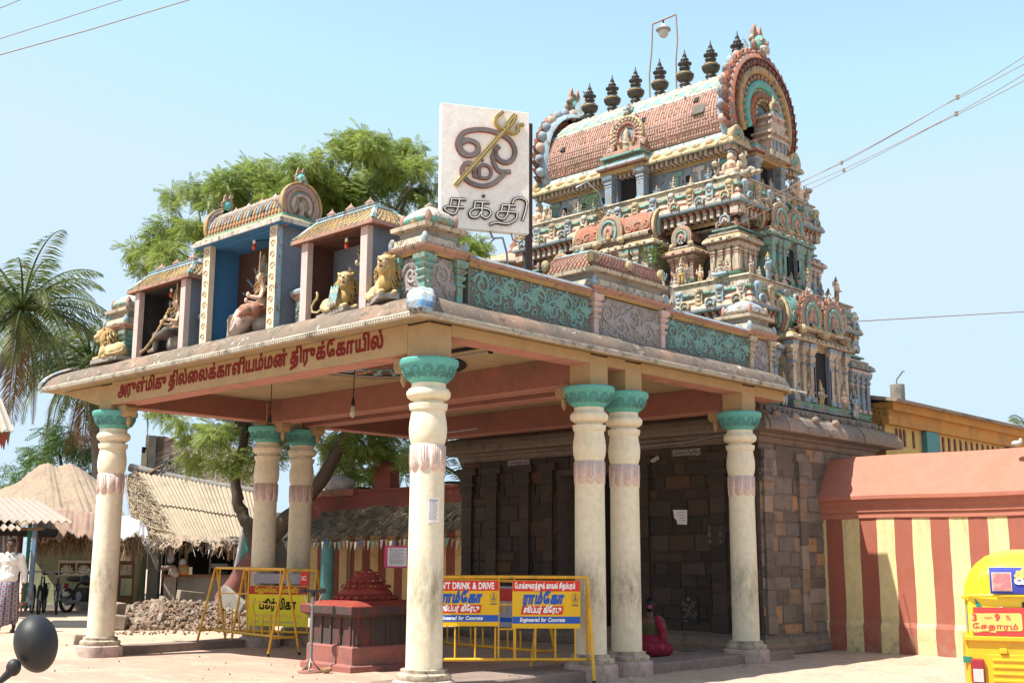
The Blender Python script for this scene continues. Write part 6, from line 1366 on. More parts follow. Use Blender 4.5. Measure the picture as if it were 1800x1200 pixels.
stripe_mat('stripe', 'wallyel', 'wallred', .628, .29 - .02); stripe_mat('stripe_dark', 'wallyeldark', 'wallmaroon', .60, .1)
W = thing('striped_wall', 'sunlit boundary wall in cream and red stripes with salmon coping, right of the granite base', 'wall', (0, 9.75, 0))
b = MB(); nn = 60; x0, x1 = -.36, 6.5
rg3 = random.Random(9); rows = [-.1, .12, .3, .42, .5, .7, 1.2, 1.8, 2.26]
vs = []
for z in rows:
 for i in range(nn + 1):
  vs.append((x0 + (x1 - x0) * i / nn, (-.03 - rg3.uniform(0, .012)) if z < .45 else rg3.uniform(-.004, .004), z))
b.add(vs, [(j * (nn + 1) + i, j * (nn + 1) + i + 1, (j + 1) * (nn + 1) + i + 1, (j + 1) * (nn + 1) + i) for j in range(len(rows) - 1) for i in range(nn)], 'stripe', False)
b.box(x0 + .01, x1, .06, .4, -.1, 2.26, 'stripe'); b.build('striped_face', W)
b = MB(); prof = [(.0, 2.20), (-.025, 2.21), (-.025, 2.30), (-.05, 2.31), (-.055, 2.40), (-.085, 2.42), (-.09, 2.50), (-.155, 2.52), (-.16, 2.58), (.30, 3.27), (.34, 3.29), (.44, 3.29), (.5, 2.6), (.5, 2.2)]
b.loft([[Vector((x, y, z + .008 * math.sin(x * 2))) for y, z in prof] for x in [-.42 + 6.95 * i / 24 for i in range(25)]], ['coping'] * 24, False, True, True); b.build('coping', W)
b = MB(); b.ell((3.05, .05, 3.33), (.08, .05, .045), 'bagwhite'); b.ell((3.12, .05, 3.36), (.03, .03, .05), 'bagwhite'); b.build('mortar_lump', W)
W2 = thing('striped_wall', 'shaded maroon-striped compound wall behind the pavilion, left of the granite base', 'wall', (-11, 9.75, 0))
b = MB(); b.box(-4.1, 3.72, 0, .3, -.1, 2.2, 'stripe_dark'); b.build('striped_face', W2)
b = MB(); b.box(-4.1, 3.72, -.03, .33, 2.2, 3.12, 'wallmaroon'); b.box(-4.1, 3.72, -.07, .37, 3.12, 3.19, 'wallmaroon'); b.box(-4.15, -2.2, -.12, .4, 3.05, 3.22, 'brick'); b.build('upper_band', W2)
b = MB(); b.box(-1.55, -.95, .0, .3, 3.19, 3.75, 'wallmaroon'); b.lathe((-1.25, .15, 3.75), [(.3, 0), (.24, .08), (.05, .12)], 'wallmaroon', n=12); b.build('stub_post', W2)
K_ = [('e', (0, 0, .16), (.52, .26, .26), None, 'bagwhite'), ('e', (.38, 0, .14), (.25, .22, .2), None, 'bagwhite'), ('e', (-.3, .05, .22), (.25, .2, .2), None, 'cement')]
o = blob('sack', K_, .04, None, (-14.15, 9.9, 3.2)); tag(o, 'lumpy pale sack lying on top of the shaded compound wall', 'sack')
# ground-hugging thatch lean-to along the back wall
LT = thing('lean_to', 'low palm thatch lean-to hung with small coloured pennants along the shaded compound wall', 'lean-to', (-10.2, 8.9, 0))
def thatch_sheet(mb, a, b_, c, d, seed, n=260, k=('straw', 'strawdark', 'thatch'), jit=.07, base='thatch', L=.55, fringe=True):
 """sloping thatch a-b (ridge) c-d (eave, c below b) : rough sheet plus straws"""
 a, b_, c, d = map(Vector, (a, b_, c, d)); rr = random.Random(seed); N1, N2 = 26, 10; nrm = (b_ - a).cross(d - a).normalized()
 if nrm.z < 0: nrm = -nrm
 vs = []
 for j in range(N2 + 1):
  for i in range(N1 + 1):
   u, v = i / N1, j / N2; p = (a * (1 - u) + b_ * u) * (1 - v) + (d * (1 - u) + c * u) * v; vs.append(p + nrm * rr.uniform(-jit, jit) - Vector((0, 0, .12 * math.sin(PI * u) * 0)))
 mb.add(vs, [(j * (N1 + 1) + i, j * (N1 + 1) + i + 1, (j + 1) * (N1 + 1) + i + 1, (j + 1) * (N1 + 1) + i) for j in range(N2) for i in range(N1)], base, False)
 for q in range(n):
  u, v = rr.random(), rr.random() ** .8; p = (a * (1 - u) + b_ * u) * (1 - v) + (d * (1 - u) + c * u) * v + nrm * rr.uniform(0, jit + .04)
  dn = ((d - a) * (1 - u) + (c - b_) * u).normalized(); sd_ = (b_ - a).normalized(); dd = (dn + sd_ * rr.uniform(-.5, .5) + nrm * rr.uniform(-.12, .16)).normalized(); w_ = sd_ * rr.uniform(.006, .018); l_ = L * rr.uniform(.4, 1)
  mb.add([p - w_, p + w_, p + dd * l_ + w_ * .4 - Vector((0, 0, .03)), p + dd * l_ - w_ * .4 - Vector((0, 0, .03))], [(0, 1, 2, 3)], k[q % len(k)])
 if fringe:
  for q in range(int((c - d).length * 26)):
   u = rr.random(); p = d * (1 - u) + c * u + nrm * rr.uniform(-.05, .03); w_ = (b_ - a).normalized() * rr.uniform(.006, .016); l_ = rr.uniform(.08, .34); q2 = p + Vector((rr.uniform(-.08, .08), rr.uniform(-.1, .04), -l_))
   mb.add([p - w_, p + w_, q2 + w_ * .3, q2 - w_ * .3], [(0, 1, 2, 3)], k[q % len(k)])
b = MB(); thatch_sheet(b, (-3.9, .75, 2.72), (3.0, .75, 2.74), (3.2, -.35, 2.16), (-4.4, -.35, 1.92), 4, 900, L=.5, k=('strawdark', 'thatch', 'strawdark', 'straw')); b.build('thatch', LT)  # mostly dark straws: the tree's shade put into the colour
b = MB()
for x in (-3.6, -1.9, .2, 2.6): b.cyl((x, -.2, 0), (x, -.2, 2.1), .04, 'wood', n=8)
b.cyl((-2.62, -.3, 0), (-2.62, -.3, 1.95), .16, 'tealdark', n=10); b.build('post', LT)
b = MB(); rr = random.Random(2)
for i in range(46):
 x = -3.9 + i * .155; z = 1.93 + .02 * x * .3 - .05 * math.sin(i * .7) ** 2; k = ['inkwhite', 'panelblue', 'ochre', 'bagwhite', 'teal', 'salmon', 'bagwhite', 'yellow'][i % 8]
 b.add([(x, -.48, z), (x + .11, -.485, z), (x + .05 + rr.uniform(-.03, .03), -.5 + rr.uniform(-.04, .04), z - rr.uniform(.16, .25))], [(0, 1, 2)], k)
b.tube([(-4.0, -.48, 1.9), (-1, -.48, 1.93), (3.2, -.48, 1.98)], .006, 'ink', 4); o = b.build('pennant_string', LT)
pp = thing('poster', 'pink bordered sheet of small print fixed to a post behind the near column', 'poster', at(697, 978, 18.6), VIEWROT + R(6))
b = MB(); b.box(-.19, .19, -.005, .006, -.17, .17, 'pinkpaper'); b.build('pink_card', pp)
b = MB(); b.box(-.14, .16, -.009, -.006, -.145, .14, 'paper')
for i in range(13): b.box(-.11, .11 - .05 * (i % 3 == 2), -.0115, -.0095, .11 - i * .018, .117 - i * .018, 'inkgrey')
b.box(-.11, -.09, -.0115, -.0095, .115, .128, 'signred'); b.build('printed_sheet', pp)
HALL = thing('temple_hall', 'long yellow hall with slit vents and orange beam behind the sunlit striped wall', 'building', (-.3, 12.3, 0))
b = MB(); b.box(-6, -.02, 0, 22, 0, 4.1, 'hallyellow')
for y in [.45, .62, .79, 1.2] + [2.62 + .30 * i for i in range(11)] + [6.9 + .35 * i for i in range(20)]: b.box(-.03, .004, y, y + .07, 3.72, 4.02, 'maroon'); b.ell((-.012, y + .035, 4.02), (.016, .035, .05), 'maroon', nu=8, nv=6)
b.build('wall', HALL)
b = MB(); b.box(-6, .12, -.1, 22, 4.10, 4.36, 'hallorange'); b.build('beam', HALL)
b = MB(); b.box(-6, .22, -.1, 22, 4.36, 4.52, 'hallorange'); b.build('fascia', HALL)
b = MB(); b.loft([[Vector((x, y, z)) for x, z in ((.34, 4.50), (.36, 4.56), (-3, 5.2), (-3, 5.05))] for y in [-.2 + i * .5 for i in range(46)]], 'rooftile', False, True, True)
for i in range(52): b.box(-3 + .01, .34, .0 + i * .42, .02 + i * .42, 5.0 - .2, 5.01 - .2, 'rooftile') if False else None
b.build('roof', HALL)
for y in (1.62, 6.1, 10.6, 15.2): b = MB(); b.box(-.02, .10, y, y + .62, 3.3, 4.09, 'tealdark'); b.build('teal_pier', HALL)
CH = thing('chimney', 'squat concrete pipe chimney with a bent rod on top, standing on the hall roof', 'chimney', (-.9, 14.2, 4.96))
b = MB(); b.cyl((0, 0, -.5), (0, 0, .18), .15, 'cement', n=18); b.build('pipe', CH); b = MB(); b.tube([(-.02, 0, .1), (0, 0, .3), (.10, .02, .42), (.14, .02, .47)], .016, 'metal', 6); b.tube([(.12, .02, .45), (.17, .02, .47), (.16, .02, .43)], .008, 'metal', 5); b.build('rod', CH)
TP = thing('shrine_dome', 'small red and yellow shrine top with a dark finial far behind the sign pole', 'shrine', at(905, 478, 34))
b = MB(); b.lathe((0, 0, -1.5), [(1.6, 0), (1.6, 1.3), (1.75, 1.35), (1.7, 1.5), (1.2, 1.75), (.4, 2.0), (.15, 2.05)], ['salmon', 'brick', 'cream', 'yellow', 'salmon', 'cream'], n=16); b.build('dome', TP); b = MB(); b.lathe((0, 0, .5), [(.1, 0), (.22, .1), (.12, .2), (.18, .3), (.05, .45), (.02, .75)], 'brick', n=10); b.build('finial', TP)
# ================================================================== police barricades
def barricade(name, L, label, cat='barricade', spread=.27, H=1.27, panels=(), loc=(0, 0, 0), rz=0, bars=8, barz=.66, legs=((-1, 0), (1, 0)), group=None, bottom=.27, mids=()):
 """frame along x from -L/2 to L/2, legs splayed along y"""
 t = thing(name, label, cat, loc, rz, group); r = .021; k = 'steelyellow'
 b = MB(); b.tube([(-L / 2, 0, H), (0, 0, H + .004), (L / 2, 0, H)], r, k, 8); b.build('top_rail', t)
 b = MB(); b.tube([(-L / 2 + .02, 0, bottom), (L / 2 - .02, 0, bottom)], r, k, 8); b.build('bottom_rail', t)
 for s_ in (-1, 1):
  for q in (-1, 1):
   b = MB(); b.tube([(s_ * (L / 2), q * .012, H), (s_ * (L / 2 + .04), q * spread, .02)], r, k, 8); b.cyl((s_ * (L / 2 + .04), q * spread, -.0), (s_ * (L / 2 + .037), q * (spread - .004), .045), r * 1.15, 'rubber', n=8); b.build('leg', t)
  f = (H - bottom) / H; b = MB(); b.tube([(s_ * (L / 2 + .03), -spread * f, bottom), (s_ * (L / 2 + .03), spread * f, bottom)], r * .9, k, 7); b.build('tie_bar', t)
 for i in range(bars):
  x = -L / 2 + .16 + (L - .32) * i / (bars - 1)
  top = H if i in mids else barz
  b = MB(); b.tube([(x, 0, bottom), (x, 0, top)], .013, k, 6); b.build('bar', t)
 return t
# ---- front barricade with two advertising panels
p0 = Vector((-1.15, 1.10, 0)); p1 = Vector((.20, 2.515, 0)); d = p1 - p0; Lb = d.length + .12; rzb = math.atan2(d.y, d.x)
cB = (p0 + p1) / 2
BR = barricade('police_barricade', Lb, 'yellow barricade with two red, yellow and blue cement panels beside the near column', loc=(cB.x, cB.y, 0.0), rz=rzb, spread=.30, H=1.275, bars=8, barz=.66)
def panel(parent, x0, x1, z0, z1, left=False, y=-.022):
 b = MB(); b.box(x0, x1, y, y + .012, z0, z1, 'panelyel'); H = z1 - z0; W_ = x1 - x0; e = y - .001
 b.box(x0 + .003, x1 - .003, e - .002, e, z1 - .225 * H, z1 - .003, 'panelred'); b.box(x0 + .003, x1 - .003, e - .002, e, z0 + .10 * H, z0 + .245 * H, 'panelblue')
 o = b.build('advert_panel', parent)
 b = MB(); f = e - .0025; R_ = (1, 0, 0); U_ = (0, 0, 1)
 if left: letter(b, ["DON'T", ' ', 'DRINK', ' ', '&', ' ', 'DRIVE'], (x0 + .03, f, z1 - .185 * H), R_, U_, .20 * H, 'inkwhite', bold=.045, width=W_ * .9, depth=.001)
 else: letter(b, ['ே', 'பா', 'க்', 'கு', 'வ', 'ர', 'த்', 'து', 'க்', ' ', 'கா', 'வ', 'ல்', ' ', 'சி', 'த', 'ம்', 'ப', 'ர', 'ம்'], (x0 + .03, f, z1 - .165 * H), R_, U_, .155 * H, 'inkwhite', bold=.05, width=W_ * .89, depth=.001, space=.35)
 letter(b, ['ரா', 'ம்', 'ே', 'கா'], (x0 + W_ * .15, f, z0 + .52 * H), R_, U_, .30 * H, 'panelblue', bold=.075, width=W_ * .60, slant=.14, depth=.001)
 b.add([Vector((x0 + W_ * a, f - .0005, z0 + H * c)) for a, c in ((.125, .29), (.735, .29), (.755, .465), (.145, .465))], [(0, 1, 2, 3)], 'panelred')
 letter(b, ['சூ', 'ப்', 'ப', 'ர்', ' ', 'கி', 'ே', 'ர', 'டு'], (x0 + W_ * .16, f - .001, z0 + .33 * H), R_, U_, .17 * H, 'inkwhite', bold=.055, width=W_ * .555, slant=.14, depth=.001)
 letter(b, ['Engineered', ' ', 'for', ' ', 'Concrete'], (x0 + W_ * .11, f, z0 + .14 * H), R_, U_, .115 * H, 'inkwhite', bold=.035, width=W_ * .66, slant=.15, depth=.001, gap=.08, space=.3)
 c = Vector((x0 + W_ * .925, f, z0 + .63 * H)); b.tube([c + Vector((W_ * .05 * math.cos(a), 0, H * .10 * math.sin(a))) for a in [2 * PI * i / 20 for i in range(21)]], .0022, 'signgrey', 4)
 for i, (w_, z) in enumerate(((.05, -.06), (.04, -.03), (.03, 0), (.02, .03), (.01, .06))): b.box(c.x - W_ * w_ * .6, c.x + W_ * w_ * .6, f - .002, f - .0005, c.z + H * z, c.z + H * (z + .02), 'signgrey')
 b.box(c.x - W_ * .045, c.x + W_ * .045, f - .002, f - .0005, c.z - H * .16, c.z - H * .13, 'signgrey'); b.build('advert_lettering', o)
xr = lambda x: x
panel(BR, .085, Lb / 2 - .095, .65, 1.235); panel(BR, -Lb / 2 + .08, -.085, .675, 1.235, True)
for x in (-.085, .11): b = MB(); b.tube([(x, 0, .28), (x, 0, 1.26)], .013, 'steelyellow', 6); b.build('upright', BR)
b = MB(); b.tube([(-.085, 0, .64), (.11, 0, .64)], .013, 'steelyellow', 6); b.tube([(-.085, 0, .94), (.11, 0, .94)], .011, 'steelyellow', 6); b.build('cross_rail', BR)
# ---- barricade behind it, parallel to the front
B2 = barricade('police_barricade', 2.35, 'yellow barricade half hidden behind the two-panel one, near the dark doorway', loc=(-1.95, 2.9, .03), rz=R(-3), spread=.26, H=1.17, bars=9, barz=.52)
b = MB(); b.box(.1, .98, .005, .015, .55, 1.10, 'inkgrey'); o = b.build('advert_panel', B2); b = MB(); b.box(.12, .96, .002, .004, .90, 1.07, 'purred'); b.add([(.3, .001, .88), (.55, .001, .88), (.46, .001, .74), (.36, .001, .74)], [(0, 1, 2, 3)], 'yellow'); b.box(.12, .96, .002, .004, .62, .68, 'panelblue'); b.build('stripe', o)
# ---- left barricades
B3 = barricade('police_barricade', 2.42, 'empty yellow barricade frame with a rusty leg, leftmost of the barricades under the roof', loc=(-6.55, 2.12, .03), rz=R(-7), spread=.27, H=1.30, bars=9, barz=.60, mids=(0, 4, 8))
b = MB(); b.tube([(-1.05, 0, .88), (0.02, 0, .90)], .013, 'steelyellow', 6); b.tube([(.02, 0, .78), (1.05, 0, .74)], .013, 'steelyellow', 6); b.build('cross_rail', B3)
B4 = barricade('police_barricade', 1.42, 'yellow barricade carrying the yellow shop panel with a red top band, behind the lamp stand', loc=(-6.73, 2.87, .02), rz=R(22), spread=.27, H=1.28, bars=6, barz=.4)
b = MB(); b.box(-.76, .42, -.02, -.008, .36, 1.02, 'puryel'); o = b.build('advert_panel', B4); b = MB(); b.box(-.755, .415, -.0225, -.0205, .88, 1.015, 'purred')
letter(b, ['ெ', 'ஹ', 'ல்', 'ெ', 'ம', 'ட்', ' ', 'அ', 'ணி', 'வீ', 'ர்'], (-.62, -.0235, .915), (1, 0, 0), (0, 0, 1), .105, 'inkgold', bold=.05, width=.86, depth=.001)
letter(b, ['பூ', 'ர்', 'வி', 'கா'], (-.52, -.0215, .64), (1, 0, 0), (0, 0, 1), .21, 'ink', bold=.05, width=.72, depth=.001)
letter(b, ['THE', ' ', 'MOBILE', ' ', 'PHONE', ' ', 'STORE'], (-.66, -.0215, .51), (1, 0, 0), (0, 0, 1), .06, 'adgold', bold=.03, width=.98, depth=.001)
letter(b, ['69/1,', ' ', 'SOUTH', ' ', 'CAR', ' ', 'STREET'], (-.64, -.0215, .41), (1, 0, 0), (0, 0, 1), .045, 'inkgrey', bold=.03, width=.9, depth=.001)
b.tube([(-.60 - .035 * math.sin(PI * i / 8), -.022, .56 + .26 * i / 8) for i in range(9)], .004, 'ink', 4); b.build('advert_lettering', o)
b = MB(); b.box(-.66, .28, -.012, -.004, 1.06, 1.22, 'inkgrey'); b.build('old_poster', B4)
b = MB(); b.box(.26, .42, -.022, -.014, 1.03, 1.25, 'panelred'); letter(b, ['UCL'], (.285, -.0225, 1.12), (1, 0, 0), (0, 0, 1), .1, 'inkwhite', bold=.03, width=.10, depth=.001); b.build('small_sign', B4)
for o in B4.children:
 if not o.name.startswith(('top', 'bottom', 'leg', 'tie', 'bar')): o.location.x += .14
# ================================================================== red altar (bali stone)
AL = thing('altar', 'dark stone altar smeared with red powder, topped with a stepped red lotus mound', 'altar', (-3.03, 1.66, .02), R(-6)); AL.scale = (.96, .96, .875)
b = MB(); P = lambda h: [(-h, -h), (h, -h), (h, h), (-h, h)]
b.plan(P(.60), [(.06, 0, 'altarpink'), (.06, .09, 'altarpink'), (.0, .11, 'altarpink'), (0, .36, 'altarpink'), (-.02, .38, 'altarpink')], caps=(False, True)); b.build('base', AL, bevel=.008)
b = MB(); b.plan(P(.57), [(0, .37, 'altarstone'), (-.01, .40, 'altarstone'), (-.01, .82, 'altarstone')], caps=(False, True))
for i in range(5):
 u = -.5 + i * .25
 for x, y in ((u, -.565), (u, .565), (.565, u), (-.565, u)): b.box(x - .022, x + .022, y - .022, y + .022, .40, .82, 'altarstone')
b.plan(P(.57), [(.02, .80, 'altarstone'), (.09, .84, 'altarstone'), (.11, .85, 'altarstone'), (.115, .97, 'altarred'), (.09, .985, 'altarred')], caps=(False, True)); b.build('body', AL, bevel=.006)
b = MB(); b.lathe((0, 0, .985), [(.66, -.004), (.60, .03), (.45, .065)], 'altarred', n=36, sq=6); b.lathe((0, 0, 1.03), [(.40, 0), (.43, .03), (.43, .06), (.38, .075), (.37, .09), (.40, .11), (.35, .17), (.30, .20), (.33, .215), (.335, .235), (.27, .25), (.24, .28), (.265, .30), (.27, .315), (.21, .33), (.17, .40), (.14, .42), (.16, .435), (.15, .455), (.09, .47), (.07, .50), (.02, .51)], ['altarred'] * 21, n=30)
for r, z, n_, s_ in ((.43, 1.085, 22, .045), (.335, 1.255, 18, .036), (.27, 1.335, 16, .03), (.16, 1.47, 12, .022)):
 for i in range(n_): b.ell((r * math.cos(2 * PI * i / n_), r * math.sin(2 * PI * i / n_), z), (s_, s_, s_ * .8), 'altarred' if i % 4 else 'pinkpaper' if False else 'altarred', nu=7, nv=5)
rr = random.Random(6)
for i in range(40):
 a = rr.uniform(0, 6.28); r = rr.choice([.17, .28, .36, .45]); b.ell((r * math.cos(a), r * math.sin(a), {.17: 1.47, .28: 1.34, .36: 1.255, .45: 1.085}[r] + rr.uniform(0, .02)), (.018, .018, .01), rr.choice(['ochre', 'yellow', 'lampred', 'palepink']), nu=5, nv=4)
b.build('lotus_top', AL)
LS = thing('lamp_stand', 'thin grey iron lamp stand with a forked top and red spattered round foot', 'lamp stand', (-3.02, .74, .02), R(43))
b = MB(); b.lathe((0, 0, 0), [(.17, 0), (.17, .012), (.02, .03)], 'altarpink', n=24)
for i in range(3):
 a = i * 2.1 + .5; b.tube([(.15 * math.cos(a), .15 * math.sin(a), .012), (.07 * math.cos(a), .07 * math.sin(a), .08), (0, 0, .2)], .009, 'metal', 6)
b.build('foot', LS); b = MB(); b.cyl((0, 0, .16), (0, 0, 1.02), .022, 'metal', .019, n=12); b.build('pole', LS)
b = MB(); b.box(-.14, .14, -.02, .02, 1.03, 1.065, 'ironblack'); b.cyl((0, 0, .98), (0, 0, 1.04), .032, 'ironblack', n=12)
for s_ in (-1, 1): b.box(s_ * .135 - .028, s_ * .135 + .028, -.035, .035, 1.02, 1.085, 'ironblack')
b.tube([(-.12, -.01, 1.03), (-.08, -.03, .90), (0, -.035, .85), (.08, -.03, .90), (.13, -.01, 1.03)], .007, 'sheetmetal', 6); b.build('forked_top', LS)
def coconut(loc, rot, label):
 b = MB(); b.lathe((0, 0, 0), [(.004, -.062), (.04, -.056), (.066, -.03), (.074, 0), (.068, .004), (.060, 0), (.05, -.02), (.004, -.03)], ['coconut'] * 4 + ['coconutred'] * 3, n=18, caps=False)
 rr = random.Random(int(loc[0] * 100)); 
 for i in range(30):
  a = rr.uniform(0, 6.28); b.tube([(.06 * math.cos(a), .06 * math.sin(a), -.035), (.078 * math.cos(a), .078 * math.sin(a), rr.uniform(-.02, .01))], .003, 'coconut', 4)
 b.xf(Euler(rot).to_matrix().to_4x4()); o = b.build('coconut_half', loc=None); o.location = loc; tag(o, label, 'coconut half')
coconut((-3.26, .86, .085), (.5, -.35, 0), 'halved coconut tipped on its side, left of the lamp stand foot'); coconut((-2.76, .80, .085), (.06, .05, 0), 'halved coconut sitting upright, right of the lamp stand foot')
# ---- papers, fittings
N1 = thing('notice', 'white printed list pasted on the shaft of the near column', 'notice', (.0, 0, 0))
b = MB(); a0 = math.atan2(-9.08, 9.87) + .40
def cylp(u, z, r=.2045): a = a0 + u / .2; return Vector((r * math.cos(a), r * math.sin(a), z))
us = [-.07 + .14 * i / 8 for i in range(9)]
b.loft([[cylp(u, 2.17 + .02 * u / .14) for u in us], [cylp(u, 1.90 + .01 * u / .14) for u in us]], 'paper', True, closed=False)
for i in range(17):
 z = 2.145 - i * .0135; L_ = (.055, .05, .03, .045)[i % 4]
 b.loft([[cylp(-.055 + (.055 + L_) * k / 5, z + h_, .2056) for k in range(6)] for h_ in (0, .0055 if i > 1 else .010)], 'inkgrey', False, closed=False)
o = b.build('sheet', N1)
def wall_sheet(x, z, w_, h_, name, label, k='paper', torn=True, lines=False):
 t = thing(name, label, name.replace('_', ' '), (x, fy - .042, z)); b = MB(); pts = [(-w_ / 2, h_ / 2), (w_ / 2, h_ / 2 - .01), (w_ / 2 - .01, -h_ / 2), (-w_ * .2, -h_ / 2 + .01), (-w_ * .24, -h_ * .2), (-w_ * .40, -h_ * .05), (-w_ * .42, h_ * .2)] if torn else [(-w_ / 2, h_ / 2), (w_ / 2, h_ / 2), (w_ / 2, -h_ / 2), (-w_ / 2, -h_ / 2)]
 b.slab([(px, 0, pz) for px, pz in pts], (0, -1, 0), .003, k)
 if lines:
  for j in range(2): letter(b, lines[j], (-w_ * .46, -.004, h_ * (.06 - .48 * j)), (1, 0, 0), (0, 0, 1), h_ * .42, 'inkgrey', bold=.04, width=w_ * .92, depth=.001)
 else:
  for i in range(4): b.box(-w_ * .2 + .03 * i, w_ * .35, -.0045, -.0035, h_ * .3 - i * h_ * .18, h_ * .34 - i * h_ * .18, 'inkgrey')
 b.build('sheet', t)
wall_sheet(-1.92, 2.22, .30, .26, 'torn_notice', 'torn white paper stuck on the granite wall between the paired and last columns')
wall_sheet(-1.76, 3.33, .62, .13, 'inscription_plate', 'dim painted inscription plate high on the granite wall near the last column', 'granite0', False, (['தி', 'ல்', 'ை', 'ல', ' ', 'கா', 'ளி'], ['ே', 'கா', 'யி', 'ல்', ' ', 'வ', 'ழி']))
wall_sheet(-5.72, 3.36, .62, .13, 'inscription_plate', 'dim inscription plate high on the granite wall left of the doorway', 'granite0', False, (['அ', 'ரு', 'ள்', 'மி', 'கு'], ['ே', 'கா', 'யி', 'ல்']))
SCAM = thing('security_camera', 'small pale security camera high on the granite wall right of the paired columns', 'camera', (-2.42, fy - .05, 3.22))
b = MB(); b.cyl((0, .05, .02), (.02, -.06, .02), .022, 'cement', n=10); b.build('mount', SCAM); b = MB(); b.cyl((-.02, -.06, -.01), (.13, -.11, .03), .04, 'bagwhite', n=14); b.cyl((-.045, -.055, -.02), (-.02, -.06, -.01), .03, 'ink', n=12); b.build('body', SCAM)
for i, (x, y, z, a, lab) in enumerate([(-.62, 1.35, 4.09, 0, 'nearest the corner column'), (-.85, 4.4, 4.06, 0, 'farther in, between the beams')]):
 t = thing('tube_light', 'dark strip light bracket under the pavilion ceiling, ' + lab, 'strip light', (x, y, z), a, 'strip lights under the ceiling')
 b = MB(); b.box(-.5, .30, -.025, .025, .06, .10, 'ironblack'); b.box(.28, .31, -.03, .03, -.03, .1, 'ironblack'); b.box(-.5, -.47, -.03, .03, -.03, .1, 'ironblack'); b.build('bracket', t); b = MB(); b.cyl((-.46, 0, 0), (.26, 0, 0), .014, 'panelgrey2', n=8); b.build('tube', t)
for i, (x, y, L_, lab) in enumerate([(-4.55, 1.0, .62, 'on a kinked wire, left of the two near the front beam'), (-2.55, .95, .55, 'with a clear bulb, right of the two near the front beam'), (-1.9, 4.9, .36, 'farther under the ceiling with a torn dry garland round its cable')]):
 t = thing('pendant_lamp', 'bare lamp hanging ' + lab, 'lamp', (x, y, 4.19), 0, 'lamps hanging under the ceiling')
 b = MB(); b.tube([(0, 0, 0), (.012, 0, -L_ * .3), (-.008, .01, -L_ * .6), (0, 0, -L_)], .007, 'ink', 5); b.build('cable', t); b = MB(); b.lathe((0, 0, -L_ - .1), [(.02, 0), (.03, .03), (.022, .08), (.012, .12)], 'ink', n=10); b.build('socket', t)
 if i == 1: b = MB(); b.lathe((0, 0, -L_ - .26), [(.004, 0), (.03, .02), (.042, .06), (.035, .1), (.022, .16)], 'bulbglass', n=14); b.build('bulb', t)
 if i == 2:
  b = MB(); rr = random.Random(3)
  for q in range(60):
   u = rr.uniform(-.75, .75); b.ell((u, u * .1 + rr.uniform(-.03, .03), -.03 - .05 * rr.random()), (.03, .02, .03), 'leafdry' if q % 3 else 'ink', nu=5, nv=4)
  b.build('dry_garland', t)
t = thing('wall_cable', 'thin pale conduit running along the granite wall behind the paired columns', 'cable', (0, 0, 0)); b = MB(); b.tube([(-2.7, fy - .12, 3.47), (-1.6, fy - .12, 3.50), (-.62, fy - .25, 3.58)], .012, 'cablegrey', 5); b.tube([(-3.6, 3.4, 3.42), (-2.6, 3.4, 3.44)], .010, 'cablegrey', 5); b.build('cable', t)
# ================================================================== people
def hand(P, wrist, d, side, sc, mat='skin'):
 """palm, four curled fingers and a thumb hanging from the wrist; d = direction of the hand, side = thumb side"""
 w_, d, s_ = Vector(wrist), Vector(d).normalized(), Vector(side).normalized(); n = d.cross(s_)
 P.append(('e', tuple(w_ + d * .05 * sc), (.022 * sc, .026 * sc, .045 * sc), None, mat))
 for i, (o, L_) in enumerate(((.030, .062), (.011, .070), (-.009, .066), (-.027, .050))):
  a = w_ + d * .082 * sc + s_ * o * sc; m_ = a + d * L_ * .5 * sc + n * .006 * sc; e = m_ + d * L_ * .42 * sc + n * .022 * sc
  P += [('c', tuple(a), tuple(m_), .0105 * sc, .0095 * sc, mat), ('c', tuple(m_), tuple(e), .0095 * sc, .0075 * sc, mat)]
 a = w_ + d * .03 * sc + s_ * .026 * sc; m_ = a + d * .03 * sc + s_ * .022 * sc; P += [('c', tuple(a), tuple(m_), .012 * sc, .011 * sc, mat), ('c', tuple(m_), tuple(m_ + d * .032 * sc + s_ * .004 * sc), .011 * sc, .008 * sc, mat)]
def plaid():
 m = M['shirt'].copy(); m.name = 'plaid'; t = m.node_tree; n = t.nodes; l = t.links; b = n['Principled BSDF']; tc = n.new('ShaderNodeTexCoord')
 def wave(axis, sc, lo):
  w_ = n.new('ShaderNodeTexWave'); w_.bands_direction = axis; w_.inputs['Scale'].default_value = sc; w_.inputs['Distortion'].default_value = 1.2; w_.inputs['Detail Scale'].default_value = 2; l.new(tc.outputs['Object'], w_.inputs[0])
  r = n.new('ShaderNodeMapRange'); r.inputs[1].default_value = lo; r.inputs[2].default_value = lo + .15; l.new(w_.outputs['Fac'], r.inputs[0]); return r.outputs[0]
 def mix(f, a, c):
  x = n.new('ShaderNodeMix'); x.data_type = 'RGBA'; l.new(f, x.inputs[0]); 
  if isinstance(a, tuple): x.inputs[6].default_value = (*a, 1)
  else: l.new(a, x.inputs[6])
  x.inputs[7].default_value = (*c, 1); return x.outputs[2]
 c = mix(wave('X', 3.2, .55), (.075, .07, .09), (.22, .20, .22)); c = mix(wave('Z', 3.6, .6), c, (.16, .09, .13)); c = mix(wave('X', 6.4, .86), c, (.42, .38, .40)); c = mix(wave('Z', 7.2, .88), c, (.32, .28, .32)); l.new(c, b.inputs['Base Color']); M['plaid'] = m
plaid()
